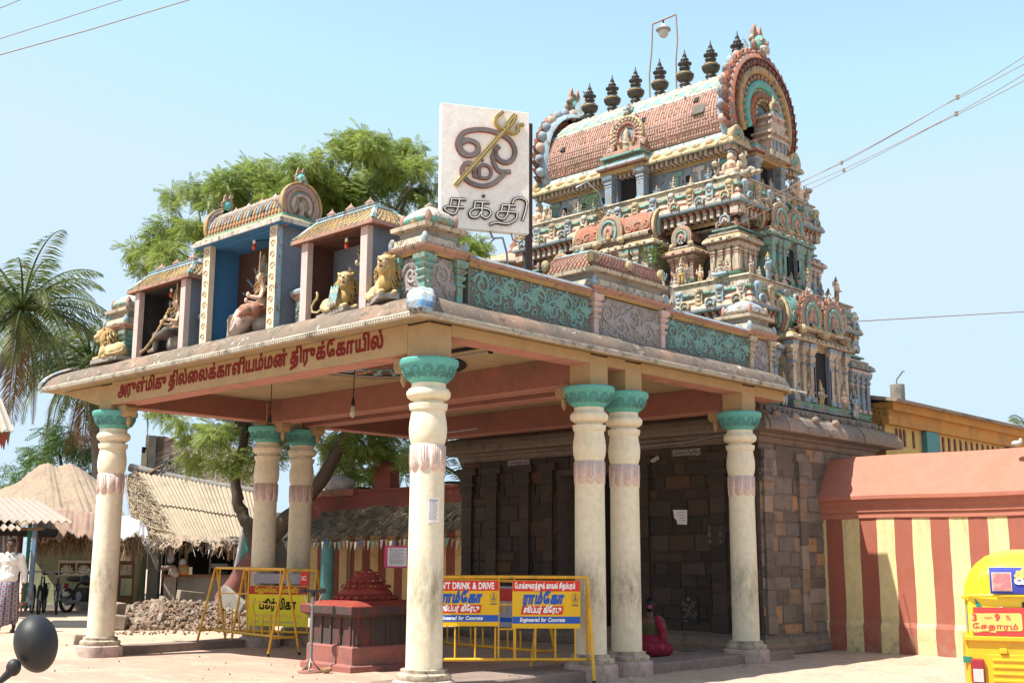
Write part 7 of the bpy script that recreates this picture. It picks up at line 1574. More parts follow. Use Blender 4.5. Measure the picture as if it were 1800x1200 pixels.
# man walking towards the road (faces the camera side, -y of his own frame)
mp_ = at(9, 1100, 22.0); mp_.z = gh(mp_.x, mp_.y)
MAN = thing('person', 'man in a white shirt and dark checked wrap walking past the green-posted stall', 'person', mp_, VIEWROT + R(12))
sk = 'skin'
P = [('e', (0, .0, .93), (.155, .11, .12), None, sk), ('e', (0, 0, 1.10), (.145, .105, .16), None, sk), ('e', (0, .0, 1.29), (.175, .11, .13), None, sk), ('c', (0, .01, 1.40), (0, -.01, 1.50), .058, .052, sk),
     ('e', (0, -.03, 1.585), (.072, .088, .108), None, sk), ('e', (0, -.065, 1.54), (.05, .055, .052), None, sk), ('e', (0, -.122, 1.575), (.014, .018, .024), None, sk), ('e', (.074, -.02, 1.58), (.013, .022, .032), None, sk), ('e', (-.074, -.02, 1.58), (.013, .022, .032), None, sk),
     ('e', (.03, -.105, 1.605), (.022, .012, .010), None, sk), ('e', (-.03, -.105, 1.605), (.022, .012, .010), None, sk), ('e', (0, -.112, 1.537), (.028, .014, .012), None, sk),
     ('c', (.19, .0, 1.36), (.245, .03, 1.10), .052, .042, sk), ('c', (.245, .03, 1.10), (.262, -.04, .86), .040, .029, sk), ('c', (-.19, 0, 1.36), (-.25, .0, 1.10), .052, .042, sk), ('c', (-.25, .0, 1.10), (-.27, -.12, .88), .040, .029, sk),
     ('c', (.09, 0, .88), (.10, .03, .48), .085, .058, sk), ('c', (.10, .03, .48), (.11, .20, .11), .054, .036, sk), ('c', (-.09, 0, .88), (-.09, -.13, .48), .085, .058, sk), ('c', (-.09, -.13, .48), (-.08, -.16, .08), .054, .036, sk),
     ('c', (.11, .20, .09), (.12, .10, .045), .035, .033, sk), ('c', (.12, .11, .04), (.125, .02, .032), .034, .022, sk), ('c', (-.08, -.15, .06), (-.085, -.30, .03), .036, .025, sk)]
hand(P, (.263, -.05, .84), (.05, -.15, -1), (-.3, -1, 0), 1.0); hand(P, (-.27, -.13, .86), (-.05, -.25, -1), (.3, -1, 0), 1.0)
blob('body', P, .0085, MAN, smooth=2)
Sx = [('e', (0, 0, 1.10), (.168, .128, .20), None, 'shirt'), ('e', (0, .0, 1.29), (.192, .125, .125), None, 'shirt'), ('e', (0, -.02, .98), (.165, .135, .15), None, 'shirt'), ('c', (.17, .0, 1.365), (.25, .03, 1.10), .072, .062, 'shirt'), ('c', (.25, .03, 1.10), (.264, -.02, .92), .06, .052, 'shirt'), ('c', (-.17, 0, 1.365), (-.255, .0, 1.10), .072, .062, 'shirt'), ('c', (-.255, .0, 1.10), (-.268, -.09, .94), .06, .052, 'shirt'), ('e', (0, .01, 1.405), (.085, .075, .04), None, 'shirt')]
blob('shirt', Sx, .014, MAN, smooth=2)
b = MB()
for i, z in enumerate((1.36, 1.25, 1.14, 1.03, .92)): b.ell((.005, -.128 - (.012 if i > 1 else .0), z), (.009, .006, .009), 'cement', nu=6, nv=4)
b.slab([(.09, -.05, 1.43), (.02, -.125, 1.37), (.005, -.115, 1.42), (.05, -.06, 1.46)], (0, -1, 0), .008, 'shirt'); b.slab([(-.09, -.05, 1.43), (-.02, -.125, 1.37), (-.005, -.115, 1.42), (-.05, -.06, 1.46)], (0, -1, 0), .008, 'shirt'); b.box(-.12, -.035, -.133, -.124, 1.20, 1.29, 'shirt'); b.build('collar_and_buttons', MAN)
Lg = [('e', (0, 0, .90), (.165, .135, .10), None, 'plaid'), ('c', (.07, 0, .86), (.10, .05, .50), .115, .11, 'plaid'), ('c', (.10, .05, .50), (.10, .15, .22), .105, .095, 'plaid'), ('c', (-.07, -.01, .86), (-.08, -.12, .50), .115, .115, 'plaid'), ('c', (-.08, -.12, .50), (-.07, -.15, .20), .11, .11, 'plaid'), ('c', (.02, -.06, .84), (.01, -.05, .24), .11, .12, 'plaid')]
blob('checked_wrap', Lg, .018, MAN, smooth=2)
Hh = [('e', (0, -.005, 1.635), (.080, .088, .075), None, 'hair'), ('e', (0, .035, 1.595), (.076, .062, .085), None, 'hair'), ('e', (0, -.07, 1.675), (.06, .04, .03), None, 'hair')]; blob('hair', Hh, .010, MAN, smooth=2)
b = MB()
for s_ in (-1, 1): b.ell((s_ * .031, -.112, 1.592), (.012, .006, .005), 'cement', nu=8, nv=5); b.ell((s_ * .031, -.117, 1.592), (.007, .004, .006), 'ink', nu=6, nv=5); b.ell((s_ * .032, -.110, 1.613), (.022, .008, .005), 'hair', nu=6, nv=4)
b.ell((0, -.122, 1.553), (.030, .010, .008), 'hair', nu=8, nv=4); b.build('face', MAN)
for s_, y, x in ((1, .07, .12), (-1, -.22, -.083)):
 b = MB(); b.ell((x, y, .012), (.045, .125, .014), 'wood', nu=12, nv=5); b.tube([(x - .04, y - .03, .02), (x, y - .05, .065), (x + .04, y - .03, .02)], .010, 'wood', 5); b.build('sandal', MAN)
# seated woman seen from behind
WM = thing('person', 'woman in a crimson sari seated with her back turned, right of the paired columns', 'person', (-.62, 5.02, .125), VIEWROT + R(-8)); WM.scale = (.93, .93, .92)
s = 1.0
P = [('e', (0, 0, .13), (.20, .19, .14), None, 'skin'), ('e', (0, .01, .33), (.145, .115, .17), None, 'skin'), ('e', (0, .02, .50), (.175, .11, .12), None, 'skin'), ('c', (0, .02, .60), (.0, .035, .69), .052, .048, 'skin'), ('e', (0, .05, .775), (.075, .09, .108), None, 'skin'), ('e', (0, .135, .765), (.014, .018, .024), None, 'skin'), ('e', (0, .09, .715), (.045, .05, .04), None, 'skin'), ('e', (.074, .05, .77), (.012, .02, .03), None, 'skin'), ('e', (-.074, .05, .77), (.012, .02, .03), None, 'skin'),
     ('c', (.17, .02, .55), (.225, .02, .34), .05, .042, 'skin'), ('c', (.225, .02, .34), (.20, .20, .20), .040, .03, 'skin'), ('c', (-.17, .02, .55), (-.22, .03, .34), .05, .042, 'skin'), ('c', (-.22, .03, .34), (-.16, .22, .20), .040, .03, 'skin'),
     ('c', (.10, .05, .10), (.25, .22, .10), .10, .075, 'skin'), ('c', (.25, .22, .10), (.02, .34, .07), .07, .05, 'skin'), ('c', (-.10, .05, .10), (-.30, .22, .10), .10, .075, 'skin'), ('c', (-.30, .22, .10), (-.02, .38, .06), .07, .05, 'skin'), ('e', (.0, .38, .045), (.08, .045, .035), None, 'skin')]
hand(P, (.20, .21, .19), (-.4, 1, -.2), (0, .2, 1), .95); hand(P, (-.16, .23, .19), (.4, 1, -.2), (0, .2, 1), .95)
blob('body', P, .010, WM, smooth=2)
blob('blouse', [('e', (0, .01, .44), (.170, .125, .13), None, 'blouse'), ('e', (0, .012, .35), (.160, .125, .12), None, 'blouse'), ('c', (.16, .02, .55), (.215, .02, .40), .066, .058, 'blouse'), ('c', (-.16, .02, .55), (-.212, .02, .40), .066, .058, 'blouse')], .014, WM, smooth=2)
blob('sari', [('e', (0, -.02, .13), (.27, .24, .16), None, 'sari'), ('e', (0, .0, .26), (.205, .18, .10), None, 'sari'), ('c', (.10, .05, .11), (.24, .20, .10), .14, .11, 'sari'), ('c', (.26, .22, .10), (.02, .32, .07), .10, .08, 'sari'), ('c', (-.10, .05, .11), (-.26, .22, .10), .14, .11, 'sari'), ('c', (-.30, .22, .10), (-.02, .34, .07), .10, .08, 'sari'), ('e', (.155, -.03, .46), (.075, .11, .16), (0, -.25, 0), 'sari'), ('e', (.19, -.05, .30), (.07, .12, .16), None, 'sari'), ('c', (.12, -.04, .585), (.10, .08, .56), .05, .05, 'sari'), ('c', (.10, .08, .56), (-.10, .12, .34), .05, .05, 'sari')], .016, WM, smooth=1)
blob('hair', [('e', (0, .035, .80), (.085, .092, .10), None, 'hair'), ('e', (0, -.01, .79), (.088, .085, .095), None, 'hair'), ('e', (0, -.085, .735), (.062, .05, .055), None, 'hair')], .010, WM, smooth=2)
b = MB()
for i in range(8): b.ell((.022 * math.cos(i * .8), -.128, .765 + .018 * math.sin(i * .8)), (.011, .008, .011), 'pinkpaper', nu=6, nv=5)
b.build('hair_flower', WM)
# ================================================================== vehicles
# mirror of the motorcycle from which the picture is taken
mc = at(60, 1131, 2.55); MR = thing('motorcycle_mirror', 'black round-backed handlebar mirror on a thin stem in the near left corner', 'mirror', mc, VIEWROT)
b = MB(); rings = []
for k, (f, y) in enumerate(((.02, .030), (.35, .028), (.62, .020), (.82, .008), (.95, -.006), (1.0, -.016), (.97, -.020), (.9, -.020))):
 rings.append([Vector((.0455 * f * math.cos(a) * (1 + .05 * math.sin(a)), -y, .061 * f * math.sin(a))) for a in [2 * PI * i / 40 for i in range(40)]])
b.loft(rings, 'rubber', True, True, True); tl = Matrix.Rotation(R(-14), 4, 'Y') @ Matrix.Rotation(R(8), 4, 'Z'); b.xf(tl); b.build('housing', MR)
b = MB(); b.add([tl @ Vector((.040 * math.cos(a), .0185, .055 * math.sin(a))) for a in [2 * PI * i / 32 for i in range(32)]], [tuple(range(32))], 'glass'); b.build('mirror_glass', MR)
b = MB(); b.tube([(-.030, -.030, -.052), (-.055, -.028, -.075), (-.10, -.02, -.11), (-.17, 0, -.20), (-.22, .02, -.40)], [.010, .006, .0055, .0055, .006], 'rubber', 10); b.ell((-.028, -.028, -.046), (.016, .014, .018), 'rubber'); b.build('stem', MR)
# auto rickshaw, rear towards the camera. local: x right, y forward, z up, origin under the middle of the tail
hd = Vector((-.40, .916, 0)).normalized(); rxv = Vector((hd.y, -hd.x, 0))
RK = thing('auto_rickshaw', 'bright yellow auto rickshaw with a red discount poster and blue banner on its back', 'auto rickshaw', (0, 0, 0), math.atan2(rxv.y, rxv.x))
near = at(1701, 1188, 10.1); W2_ = .66
RK.location = Vector((near.x, near.y, 0)) + rxv * W2_; RK.location.z = 0
b = MB()
def xsec(y, ws): return [Vector((x, y, z)) for x, z in ws]
low = [(-.64, .30), (-.66, .45), (-.665, .70), (-.655, .83), (-.64, .86), (.64, .86), (.655, .83), (.665, .70), (.66, .45), (.64, .30)]
b.loft([xsec(0, [(x * .97, z) for x, z in low]), xsec(.04, low), xsec(1.2, low), xsec(1.75, [(x * .8, z) for x, z in low])], 'autoorange', False, True, True)
for i in range(6): b.box(-.46, .46, -.022, .0, .405 + i * .055, .43 + i * .055, 'autoorange')
b.box(-.50, .50, -.012, .002, .36, .74, 'autoorange'); b.box(-.40, -.34, -.03, 0, .745, .79, 'autoorange'); b.box(.34, .40, -.03, 0, .745, .79, 'autoorange'); b.box(-.67, .67, -.03, .1, .845, .885, 'autoorange'); b.build('body', RK, bevel=.012)
b = MB()
def shell(y, hw, z0, z1, rnd_):
 pts = [(-hw, z0), (-hw, z1 - rnd_)] + [(-hw + rnd_ * (1 - math.cos(a)), z1 - rnd_ + rnd_ * math.sin(a)) for a in [PI / 2 * i / 6 for i in range(1, 7)]]
 return xsec(y, pts + [(-x, z) for x, z in pts[::-1]])
b.loft([shell(-.0, .61, .87, 1.42, .27), shell(.03, .625, .87, 1.48, .34), shell(.12, .63, .87, 1.555, .40), shell(.4, .635, .87, 1.60, .42), shell(1.5, .62, .87, 1.60, .42)], 'autoyellow', True, False); b.add(shell(0, .61, .87, 1.42, .27), [tuple(range(16))], 'autoyellow')
b.build('canopy', RK)
b = MB(); b.tube([(-.655, .35, 1.19), (-.645, .02, 1.20), (-.60, -.02, 1.215), (-.2, -.035, 1.22), (.2, -.035, 1.22), (.60, -.02, 1.215), (.645, .02, 1.20)], .014, 'autoyellow', 6); b.build('rain_gutter', RK)
b = MB(); b.box(-.20, .52, -.012, -.004, .985, 1.165, 'ironblack'); b.box(-.18, .50, -.016, -.011, 1.0, 1.15, 'plankgrey'); b.box(-.18, .50, -.0175, -.016, 1.0, 1.06, 'bagwhite'); b.build('rear_window', RK)
b = MB(); b.box(-.638, -.63, .05, .22, .92, 1.14, 'inkgrey'); b.build('side_window', RK)
# banner curved over the rear of the roof
b = MB(); bx = [-.44 + .88 * i / 12 for i in range(13)]; bz = ((-.055, 1.235), (-.052, 1.26), (-.045, 1.36), (-.025, 1.43))
b.loft([[Vector((x, y - .006, z)) for x in bx] for y, z in ((-.045, 1.232), (-.05, 1.25), (-.04, 1.38), (.0, 1.45))], 'adblue', True, closed=False)
o = b.build('roof_banner', RK)
b = MB(); b.quad((-.425, -.062, 1.255), (-.27, -.062, 1.255), (-.27, -.052, 1.41), (-.425, -.052, 1.41), 'bagwhite'); b.quad((-.415, -.0645, 1.262), (-.28, -.0645, 1.262), (-.28, -.0545, 1.40), (-.415, -.0545, 1.40), 'adpink')
letter(b, ['தி', 'ரு', 'ம', 'ண'], (-.25, -.058, 1.37), (1, 0, 0), (0, .05, 1), .085, 'adgold', bold=.07, width=.5, slant=.1, depth=.003); letter(b, ['ெ', 'ப', 'ரி', 'ய', ' ', 'க', 'ட', 'ல்'], (-.25, -.060, 1.315), (1, 0, 0), (0, .03, 1), .05, 'inkwhite', bold=.08, width=.55, depth=.003); letter(b, ['அ', 'ழ', 'கு'], (-.16, -.060, 1.28), (1, 0, 0), (0, .03, 1), .03, 'adgold', bold=.06, width=.3, depth=.003); letter(b, ['Bank', ' ', 'Road'], (-.12, -.060, 1.25), (1, 0, 0), (0, .03, 1), .025, 'inkwhite', bold=.05, width=.3, depth=.003); b.build('banner_print', o)
b = MB(); b.box(-.585, .585, -.022, -.014, .885, 1.10 + .02, 'adred'); o = b.build('discount_poster', RK)
b = MB(); b.slab([(x * .205 - .415, -.0235, z * .075 + 1.0) for x, z in [(-.95, -1), (.95, -.9), (1, -.7), (1, .85), (.93, 1.02), (-.93, .92), (-1, .75), (-1, -.85)]], (0, -1, 0), .002, 'adgold')
letter(b, ['3'], (-.595, -.0265, 1.01), (1, 0, 0), (0, 0, 1), .078, 'adred', bold=.05, depth=.001); letter(b, ['9'], (-.42, -.0265, 1.013), (1, 0, 0), (0, 0, 1), .078, 'adred', bold=.05, depth=.001); letter(b, ['%'], (-.335, -.0265, 1.018), (1, 0, 0), (0, 0, 1), .06, 'adred', bold=.0, depth=.001); letter(b, ['மு', 'த', 'ல்'], (-.50, -.0265, 1.03), (1, 0, 0), (0, 0, 1), .02, 'adred', bold=.03, width=.06, depth=.001)
letter(b, ['ே', 'ச', 'தா', 'ர', 'ம்'], (-.595, -.0265, .945), (1, 0, 0), (0, 0, 1), .055, 'adred', bold=.03, width=.35, depth=.001)
for i, (tx, hh) in enumerate(((['க', 'ல்', 'வி', 'யு', 'ம்'], .03), (['ெ', 'சா', 'ன்', 'ன', 'து'], .03), (['இ', 'னி'], .045))): letter(b, tx, (-.16, -.0235, 1.08 - i * .042), (1, 0, 0), (0, 0, 1), hh, 'inkwhite', bold=.06, depth=.001)
letter(b, ['பா', 'ண்', 'டி', 'ய', 'ன்'], (-.16, -.0235, .94), (1, 0, 0), (0, 0, 1), .03, 'inkwhite', bold=.05, depth=.001); letter(b, ['ஸ்ரீ', ' ', 'ம', 'க', 'ல்'], (-.16, -.0235, .90), (1, 0, 0), (0, 0, 1), .03, 'inkwhite', bold=.05, depth=.001)
for i in range(9): b.ell((-.60 + i * .022, -.0235, .925 - .006 * math.sin(i)), (.012, .003, .010), 'adgold', nu=6, nv=4)
b.build('poster_print', o)
b = MB()      # painted bird on the back panel
for k, pts in (('inkteal', [(-.565, 1.19), (-.555, 1.11), (-.52, 1.075), (-.50, 1.11), (-.53, 1.15)]), ('paper', [(-.51, 1.12), (-.48, 1.085), (-.46, 1.06), (-.475, 1.055), (-.515, 1.10)]), ('inkteal', [(-.47, 1.07), (-.42, 1.06), (-.38, 1.04), (-.41, 1.03), (-.46, 1.045)]), ('paper', [(-.46, 1.075), (-.36, 1.13), (-.34, 1.13), (-.45, 1.065)]), ('inkteal', [(-.48, 1.05), (-.455, 1.055), (-.46, 1.035), (-.485, 1.035)])): b.slab([(x, -.004, z) for x, z in pts], (0, -1, 0), .003, k)
b.build('painted_bird', RK)
for s_ in (-1, 1):
 b = MB(); b.box(s_ * .575 - .055, s_ * .575 + .055, -.045, .0, .50, .70, 'lampred'); o = b.build('tail_lamp', RK, bevel=.018); b = MB(); b.box(s_ * .575 - .040, s_ * .575 + .040, -.052, -.045, .515, .62, 'lampclear'); b.build('clear_lens', o, bevel=.01)
 b = MB(); b.box(s_ * .645 - .04, s_ * .645 + .03, -.006, .12, .665, .715, 'postgreen'); b.build('green_band', RK)
 b = MB(); b.cyl((s_ * .50, .32, .23), (s_ * .62, .32, .23), .23, 'rubber', n=24); o = b.build('wheel', RK); b = MB(); b.cyl((s_ * .6, .32, .23), (s_ * .63, .32, .23), .12, 'sheetmetal', n=18); b.build('rim', o)
b = MB(); b.cyl((-.06, 2.1, .23), (.06, 2.1, .23), .23, 'rubber', n=24); b.build('wheel', RK); b = MB(); b.box(-.28, .28, -.025, -.012, .26, .36, 'inkwhite'); b.box(-.3, .3, -.012, .02, .24, .40, 'autoorange'); b.build('number_plate', RK)
b = MB(); b.loft([xsec(1.49, [(-.5, .3), (.5, .3), (.5, 1.15), (-.5, 1.15)]), xsec(2.2, [(-.3, .35), (.3, .35), (.35, 1.4), (-.35, 1.4)])], 'autoyellow', False, True, True); b.build('cab', RK)
# bicycles and a motorcycle by the hut
def bicycle(t):
 k = 'ironblack'; wr = .33
 for x in (-.52, .52):
  b = MB(); b.tube([(x + wr * math.cos(a), 0, wr + wr * math.sin(a)) for a in [2 * PI * i / 28 for i in range(29)]], .022, 'rubber', 6); o = b.build('wheel', t)
  b = MB()
  for i in range(16): a = 2 * PI * i / 16; b.tube([(x, 0, wr), (x + wr * math.cos(a), 0, wr + wr * math.sin(a))], .004, 'metal', 4)
  b.cyl((x, -.05, wr), (x, .05, wr), .025, 'metal', n=8); b.build('spokes', o)
  b = MB(); b.loft([[Vector((x + (wr + .04) * math.cos(a), y, wr + (wr + .04) * math.sin(a))) for a in [PI * (.05 + .8 * i / 12) for i in range(13)]] for y in (-.03, .03)], k, True, closed=False); b.build('mudguard', t)
 b = MB(); S, Bm, Hd_, Hb = (-.18, 0, .85), (-.08, 0, .30), (.36, 0, .88), (.40, 0, .74)
 for a, c in ((S, Bm), (S, Hd_), (Bm, Hb), (Bm, (-.52, 0, wr)), (S, (-.52, .02, wr)), (Hd_, (.52, 0, wr))): b.tube([a, c], .017, k, 6)
 b.tube([S, (-.20, 0, .95)], .014, 'metal', 6); b.cyl((-.08, -.05, .3), (-.08, -.03, .3), .09, 'metal', n=14); b.build('frame', t)
 b = MB(); b.ell((-.20, 0, .97), (.15, .09, .045), 'rubber', nu=12, nv=7); b.build('saddle', t)
 b = MB(); b.tube([(.22, -.28, .98), (.34, -.22, 1.0), (.36, 0, 1.0), (.34, .22, 1.0), (.22, .28, .98)], .013, 'metal', 6); b.tube([Hd_, (.36, 0, 1.0)], .014, 'metal', 6); b.cyl((.22, -.28, .98), (.14, -.28, .975), .017, 'rubber', n=8); b.cyl((.22, .28, .98), (.14, .28, .975), .017, 'rubber', n=8); b.build('handlebar', t)
 b = MB(); b.box(-.74, -.30, -.08, .08, .70, .715, k); b.tube([(-.7, .07, .7), (-.52, .05, wr)], .008, k, 5); b.tube([(-.7, -.07, .7), (-.52, -.05, wr)], .008, k, 5); b.build('carrier', t); b = MB(); b.box(.72, .735, -.05, .05, .36, .56, 'bagwhite'); b.box(-.855, -.84, -.045, .045, .40, .55, 'bagwhite'); b.build('mud_flap', t)
q = at(98, 1076, 29.2); q.z = gh(q.x, q.y); BK = thing('bicycle', 'black bicycle with raised handlebar, nearest the motorcycle by the green hut wall', 'bicycle', q, VIEWROT + R(-68), 'bicycles parked by the hut'); bicycle(BK)
q = at(72, 1076, 29.4); q.z = gh(q.x, q.y); dup(BK, q, VIEWROT + R(-75), 'black bicycle next to the walking man, middle of the row by the green hut wall')
q = at(50, 1070, 30.2); q.z = gh(q.x, q.y); dup(BK, q, VIEWROT + R(-60), 'black bicycle half hidden behind the walking man, against the green post')
q = at(143, 1075, 29.6); q.z = gh(q.x, q.y); MT = thing('motorcycle', 'dark parked motorcycle with a black seat behind the leftmost column', 'motorcycle', q, VIEWROT + R(-35))
for x in (-.62, .62):
 b = MB(); b.tube([(x + .27 * math.cos(a), 0, .29 + .27 * math.sin(a)) for a in [2 * PI * i / 24 for i in range(25)]], .045, 'rubber', 8); o = b.build('wheel', MT); b = MB(); b.cyl((x, -.04, .29), (x, .04, .29), .12, 'metal', n=14); b.build('hub', o)
b = MB(); b.ell((.18, 0, .80), (.27, .14, .14), 'ironblack', nu=14, nv=9); b.build('tank', MT); b = MB(); b.ell((-.32, 0, .82), (.40, .13, .07), 'rubber', nu=14, nv=7); b.build('seat', MT)
b = MB(); b.box(-.15, .3, -.13, .13, .28, .62, 'ironblack'); b.cyl((.05, -.15, .42), (.05, .15, .42), .11, 'metal', n=12); b.tube([(.1, -.14, .3), (-.3, -.16, .26), (-.8, -.17, .36)], .045, 'metal', 8); b.tube([(.42, 0, .9), (.62, 0, .29)], .03, 'metal', 6); b.tube([(-.6, 0, .29), (-.2, 0, .7), (.4, 0, .85)], .03, 'ironblack', 6); b.build('engine_frame', MT)
b = MB(); b.tube([(.30, -.34, 1.04), (.40, -.2, 1.06), (.42, 0, 1.0), (.40, .2, 1.06), (.30, .34, 1.04)], .014, 'metal', 6); b.ell((.52, 0, .92), (.09, .1, .1), 'ironblack'); b.build('handlebar', MT)
b = MB(); b.ell((-.72, 0, .66), (.1, .06, .06), 'lampred'); b.box(-.76, -.70, -.06, .06, .40, .58, 'inkwhite'); b.build('tail_lamp', MT)
# ================================================================== huts and shop on the far side of the yard
def wb(mb, name, parent, **k):
 """mesh in world coordinates under an unrotated thing"""
 o = mb.build(name, parent, **k); L = Vector(parent.location) if parent.parent is None else Vector(parent.parent.location)
 for v in o.data.vertices: v.co -= L
 return o
def grd(x, y, Z): p = at(x, y, Z); p.z = gh(p.x, p.y); return p
def pbox(mb, x0, x1, y0, y1, Z, depth, k):
 """upright box whose front face covers photo pixels x0..x1, y0 (top)..y1 (bottom) at depth Z"""
 a = at(x0, y1, Z); c = at(x1, y0, Z); w_ = (Vector((c.x - a.x, c.y - a.y, 0))).length; z0, z1 = a.z, at(x0, y0, Z).z
 mid = Vector(((a.x + c.x) / 2, (a.y + c.y) / 2, (z0 + z1) / 2)) + EY * depth / 2; mb.obox(mid, (w_, depth, z1 - z0), k, VIEWROT)
def sheet(mb, a, b_, c, d, k, nr=24, amp=.03, th=.02):
 """corrugated sheet: a-b upper edge, d-c lower edge"""
 a, b_, c, d = map(Vector, (a, b_, c, d)); nrm = (d - a).cross(b_ - a).normalized(); nrm = nrm if nrm.z > 0 else -nrm; n = nr * 4
 up = [a + (b_ - a) * i / n + nrm * amp * math.sin(2 * PI * i / 4 + .3) for i in range(n + 1)]; lo = [d + (c - d) * i / n + nrm * amp * math.sin(2 * PI * i / 4 + .3) for i in range(n + 1)]
 mb.loft([up, lo, [p - nrm * th for p in lo], [p - nrm * th for p in up]], k, False, closed=False)
# ---- green-posted shop with corrugated awnings
A = thing('corrugated_stall', 'stall with white corrugated awnings and a green post behind the walking man', 'stall', grd(10, 1070, 28))
b = MB(); sheet(b, at(-60, 872, 30.5), at(66, 878, 30.5), at(127, 917, 27.4), at(-30, 915, 27.4), 'sheetmetal', 11, .045); wb(b, 'upper_awning', A)
b = MB(); sheet(b, at(-90, 898, 29), at(6, 902, 29), at(37, 929, 27.0), at(-70, 930, 27.0), 'sheetmetal', 8, .045); wb(b, 'lower_awning', A)
b = MB(); pbox(b, 38, 51, 918, 1068, 27.6, .2, 'postgreen'); wb(b, 'green_post', A)
b = MB(); pbox(b, 54, 58, 920, 1062, 27.5, .08, 'blue'); wb(b, 'blue_post', A)
b = MB(); pbox(b, -120, 37, 925, 1068, 30.0, .2, 'maroon'); pbox(b, -120, 37, 925, 940, 27.7, 2.3, 'dark'); wb(b, 'wall', A)
b = MB()
rows = [[at(x, y + 2 * math.sin(x * .4), 28.2 + .12 * math.sin(x * .7)) for x in range(-20, 31, 2)] for y in (940, 955, 972, 988)]; b.loft(rows, 'bagwhite', True, closed=False); wb(b, 'hanging_cloth', A)
b = MB(); pbox(b, 20, 75, 926, 931, 27.45, .12, 'wood'); pbox(b, 35, 40, 1010, 1082, 26.8, .1, 'wood'); pbox(b, 12, 40, 1058, 1063, 26.8, .3, 'wood'); pbox(b, 14, 18, 1063, 1082, 26.8, .1, 'wood'); wb(b, 'timber_frame', A)
RFX = thing('corrugated_roof', 'corner of a white corrugated roof with torn red lining, above the corrugated stall', 'roof', at(-10, 760, 24))
b = MB(); sheet(b, at(-120, 690, 25), at(2, 700, 25), at(24, 756, 22.5), at(-120, 762, 22.5), 'sheetmetal', 9, .03); wb(b, 'sheet', RFX); b = MB()
rr = random.Random(1)
for i in range(40): p = at(rr.uniform(-40, 10), rr.uniform(758, 766), 22.7); b.add([p, p + EX * .12, p + EX * .07 - UP * rr.uniform(.1, .35)], [(0, 1, 2)], 'signred' if i % 2 else 'leafdry')
wb(b, 'torn_lining', RFX)
# ---- hut under a tarpaulin
T = thing('tarpaulin_hut', 'pale green mud-walled hut under a faded draped tarpaulin with two humps', 'hut', grd(120, 1072, 31.5))
def curve(pts, u):
 n = len(pts) - 1; t = min(max(u, 0), .9999) * n; i = int(t); f = t - i; return [pts[i][k] * (1 - f) + pts[i + 1][k] * f for k in range(len(pts[0]))]
def drape(mb, ridge, eave, k, folds=16, amp=.07, nu=90, nv=26, seed=1, sag=.0):
 rr = random.Random(seed); ph = [rr.uniform(0, 6.28) for _ in range(6)]; vs = []
 for j in range(nv + 1):
  v = j / nv
  for i in range(nu + 1):
   u = i / nu; r = curve(ridge, u); e = curve(eave, u); x, y, Z = [r[q] * (1 - v) + e[q] * v for q in range(3)]
   w_ = amp * (.25 + v) * (math.sin(folds * u * 6.28 / 2 + ph[0] + 1.6 * math.sin(v * 2 + u * 4)) * .6 + math.sin(folds * u * 9 + ph[1] + v * 3) * .3 + .3 * math.sin(folds * u * 17 + ph[2])) + rr.uniform(-.008, .008)
   p = at(x, y + (6 * math.sin(9 * u + ph[3]) + 3 * math.sin(31 * u + ph[4])) * v * v, Z); vs.append(p + (UP * .8 - FW * .6) * w_)
 mb.add(vs, [(j * (nu + 1) + i, j * (nu + 1) + i + 1, (j + 1) * (nu + 1) + i + 1, (j + 1) * (nu + 1) + i) for j in range(nv) for i in range(nu)], k, True)
b = MB(); drape(b, [(-60, 880, 36), (-10, 866, 36), (35, 846, 35), (72, 816, 34.5), (88, 815, 34.5), (101, 821, 34.5), (122, 814, 34), (150, 829, 34), (172, 846, 34), (200, 872, 34.5), (214, 900, 34)], [(-60, 905, 31.5), (0, 905, 31.5), (40, 918, 31), (75, 930, 30.6), (110, 935, 30.4), (140, 938, 30.2), (175, 940, 30.3), (205, 944, 30.4), (222, 947, 30.6), (236, 948, 31), (243, 946, 31)], 'tarp', 15, .10, 120, 30, 4); o = wb(b, 'tarpaulin', T); o.modifiers.new('s', 'SOLIDIFY').thickness = .02
b = MB(); drape(b, [(70, 905, 30.6), (110, 893, 30.4), (150, 900, 30.4), (185, 898, 30.4)], [(60, 946, 29.9), (105, 948, 29.8), (150, 944, 29.8), (190, 948, 30)], 'tarppink', 9, .09, 50, 14, 7); o = wb(b, 'lower_tarpaulin', T); o.modifiers.new('s', 'SOLIDIFY').thickness = .02
b = MB(); drape(b, [(206, 905, 30.5), (225, 908, 30.4), (245, 914, 30.4), (256, 925, 30.6)], [(202, 940, 30.0), (222, 944, 29.9), (244, 946, 29.9), (262, 940, 30.1)], 'bagwhite', 4, .05, 30, 12, 9); o = wb(b, 'white_sheet', T); o.modifiers.new('s', 'SOLIDIFY').thickness = .015
b = MB(); pbox(b, 53, 236, 944, 1074, 31.5, 1.2, 'hutgreen'); pbox(b, 53, 236, 1062, 1078, 31.35, .2, 'cement'); wb(b, 'wall', T)
b = MB(); pbox(b, 101, 164, 984, 1011, 31.42, .1, 'cream2'); pbox(b, 104, 132, 989, 1007, 31.40, .1, 'wood'); pbox(b, 135, 162, 989, 1007, 31.40, .1, 'wood')
for x, s_ in ((118, 1), (148, 1)):
 for a in range(7): t = PI * (a + .5) / 7; b.tube([at(x, 1006, 31.34), at(x + 12 * math.cos(t), 1006 - 14 * math.sin(t), 31.34)], .03, 'cream2', 4)
wb(b, 'vent_block', T)
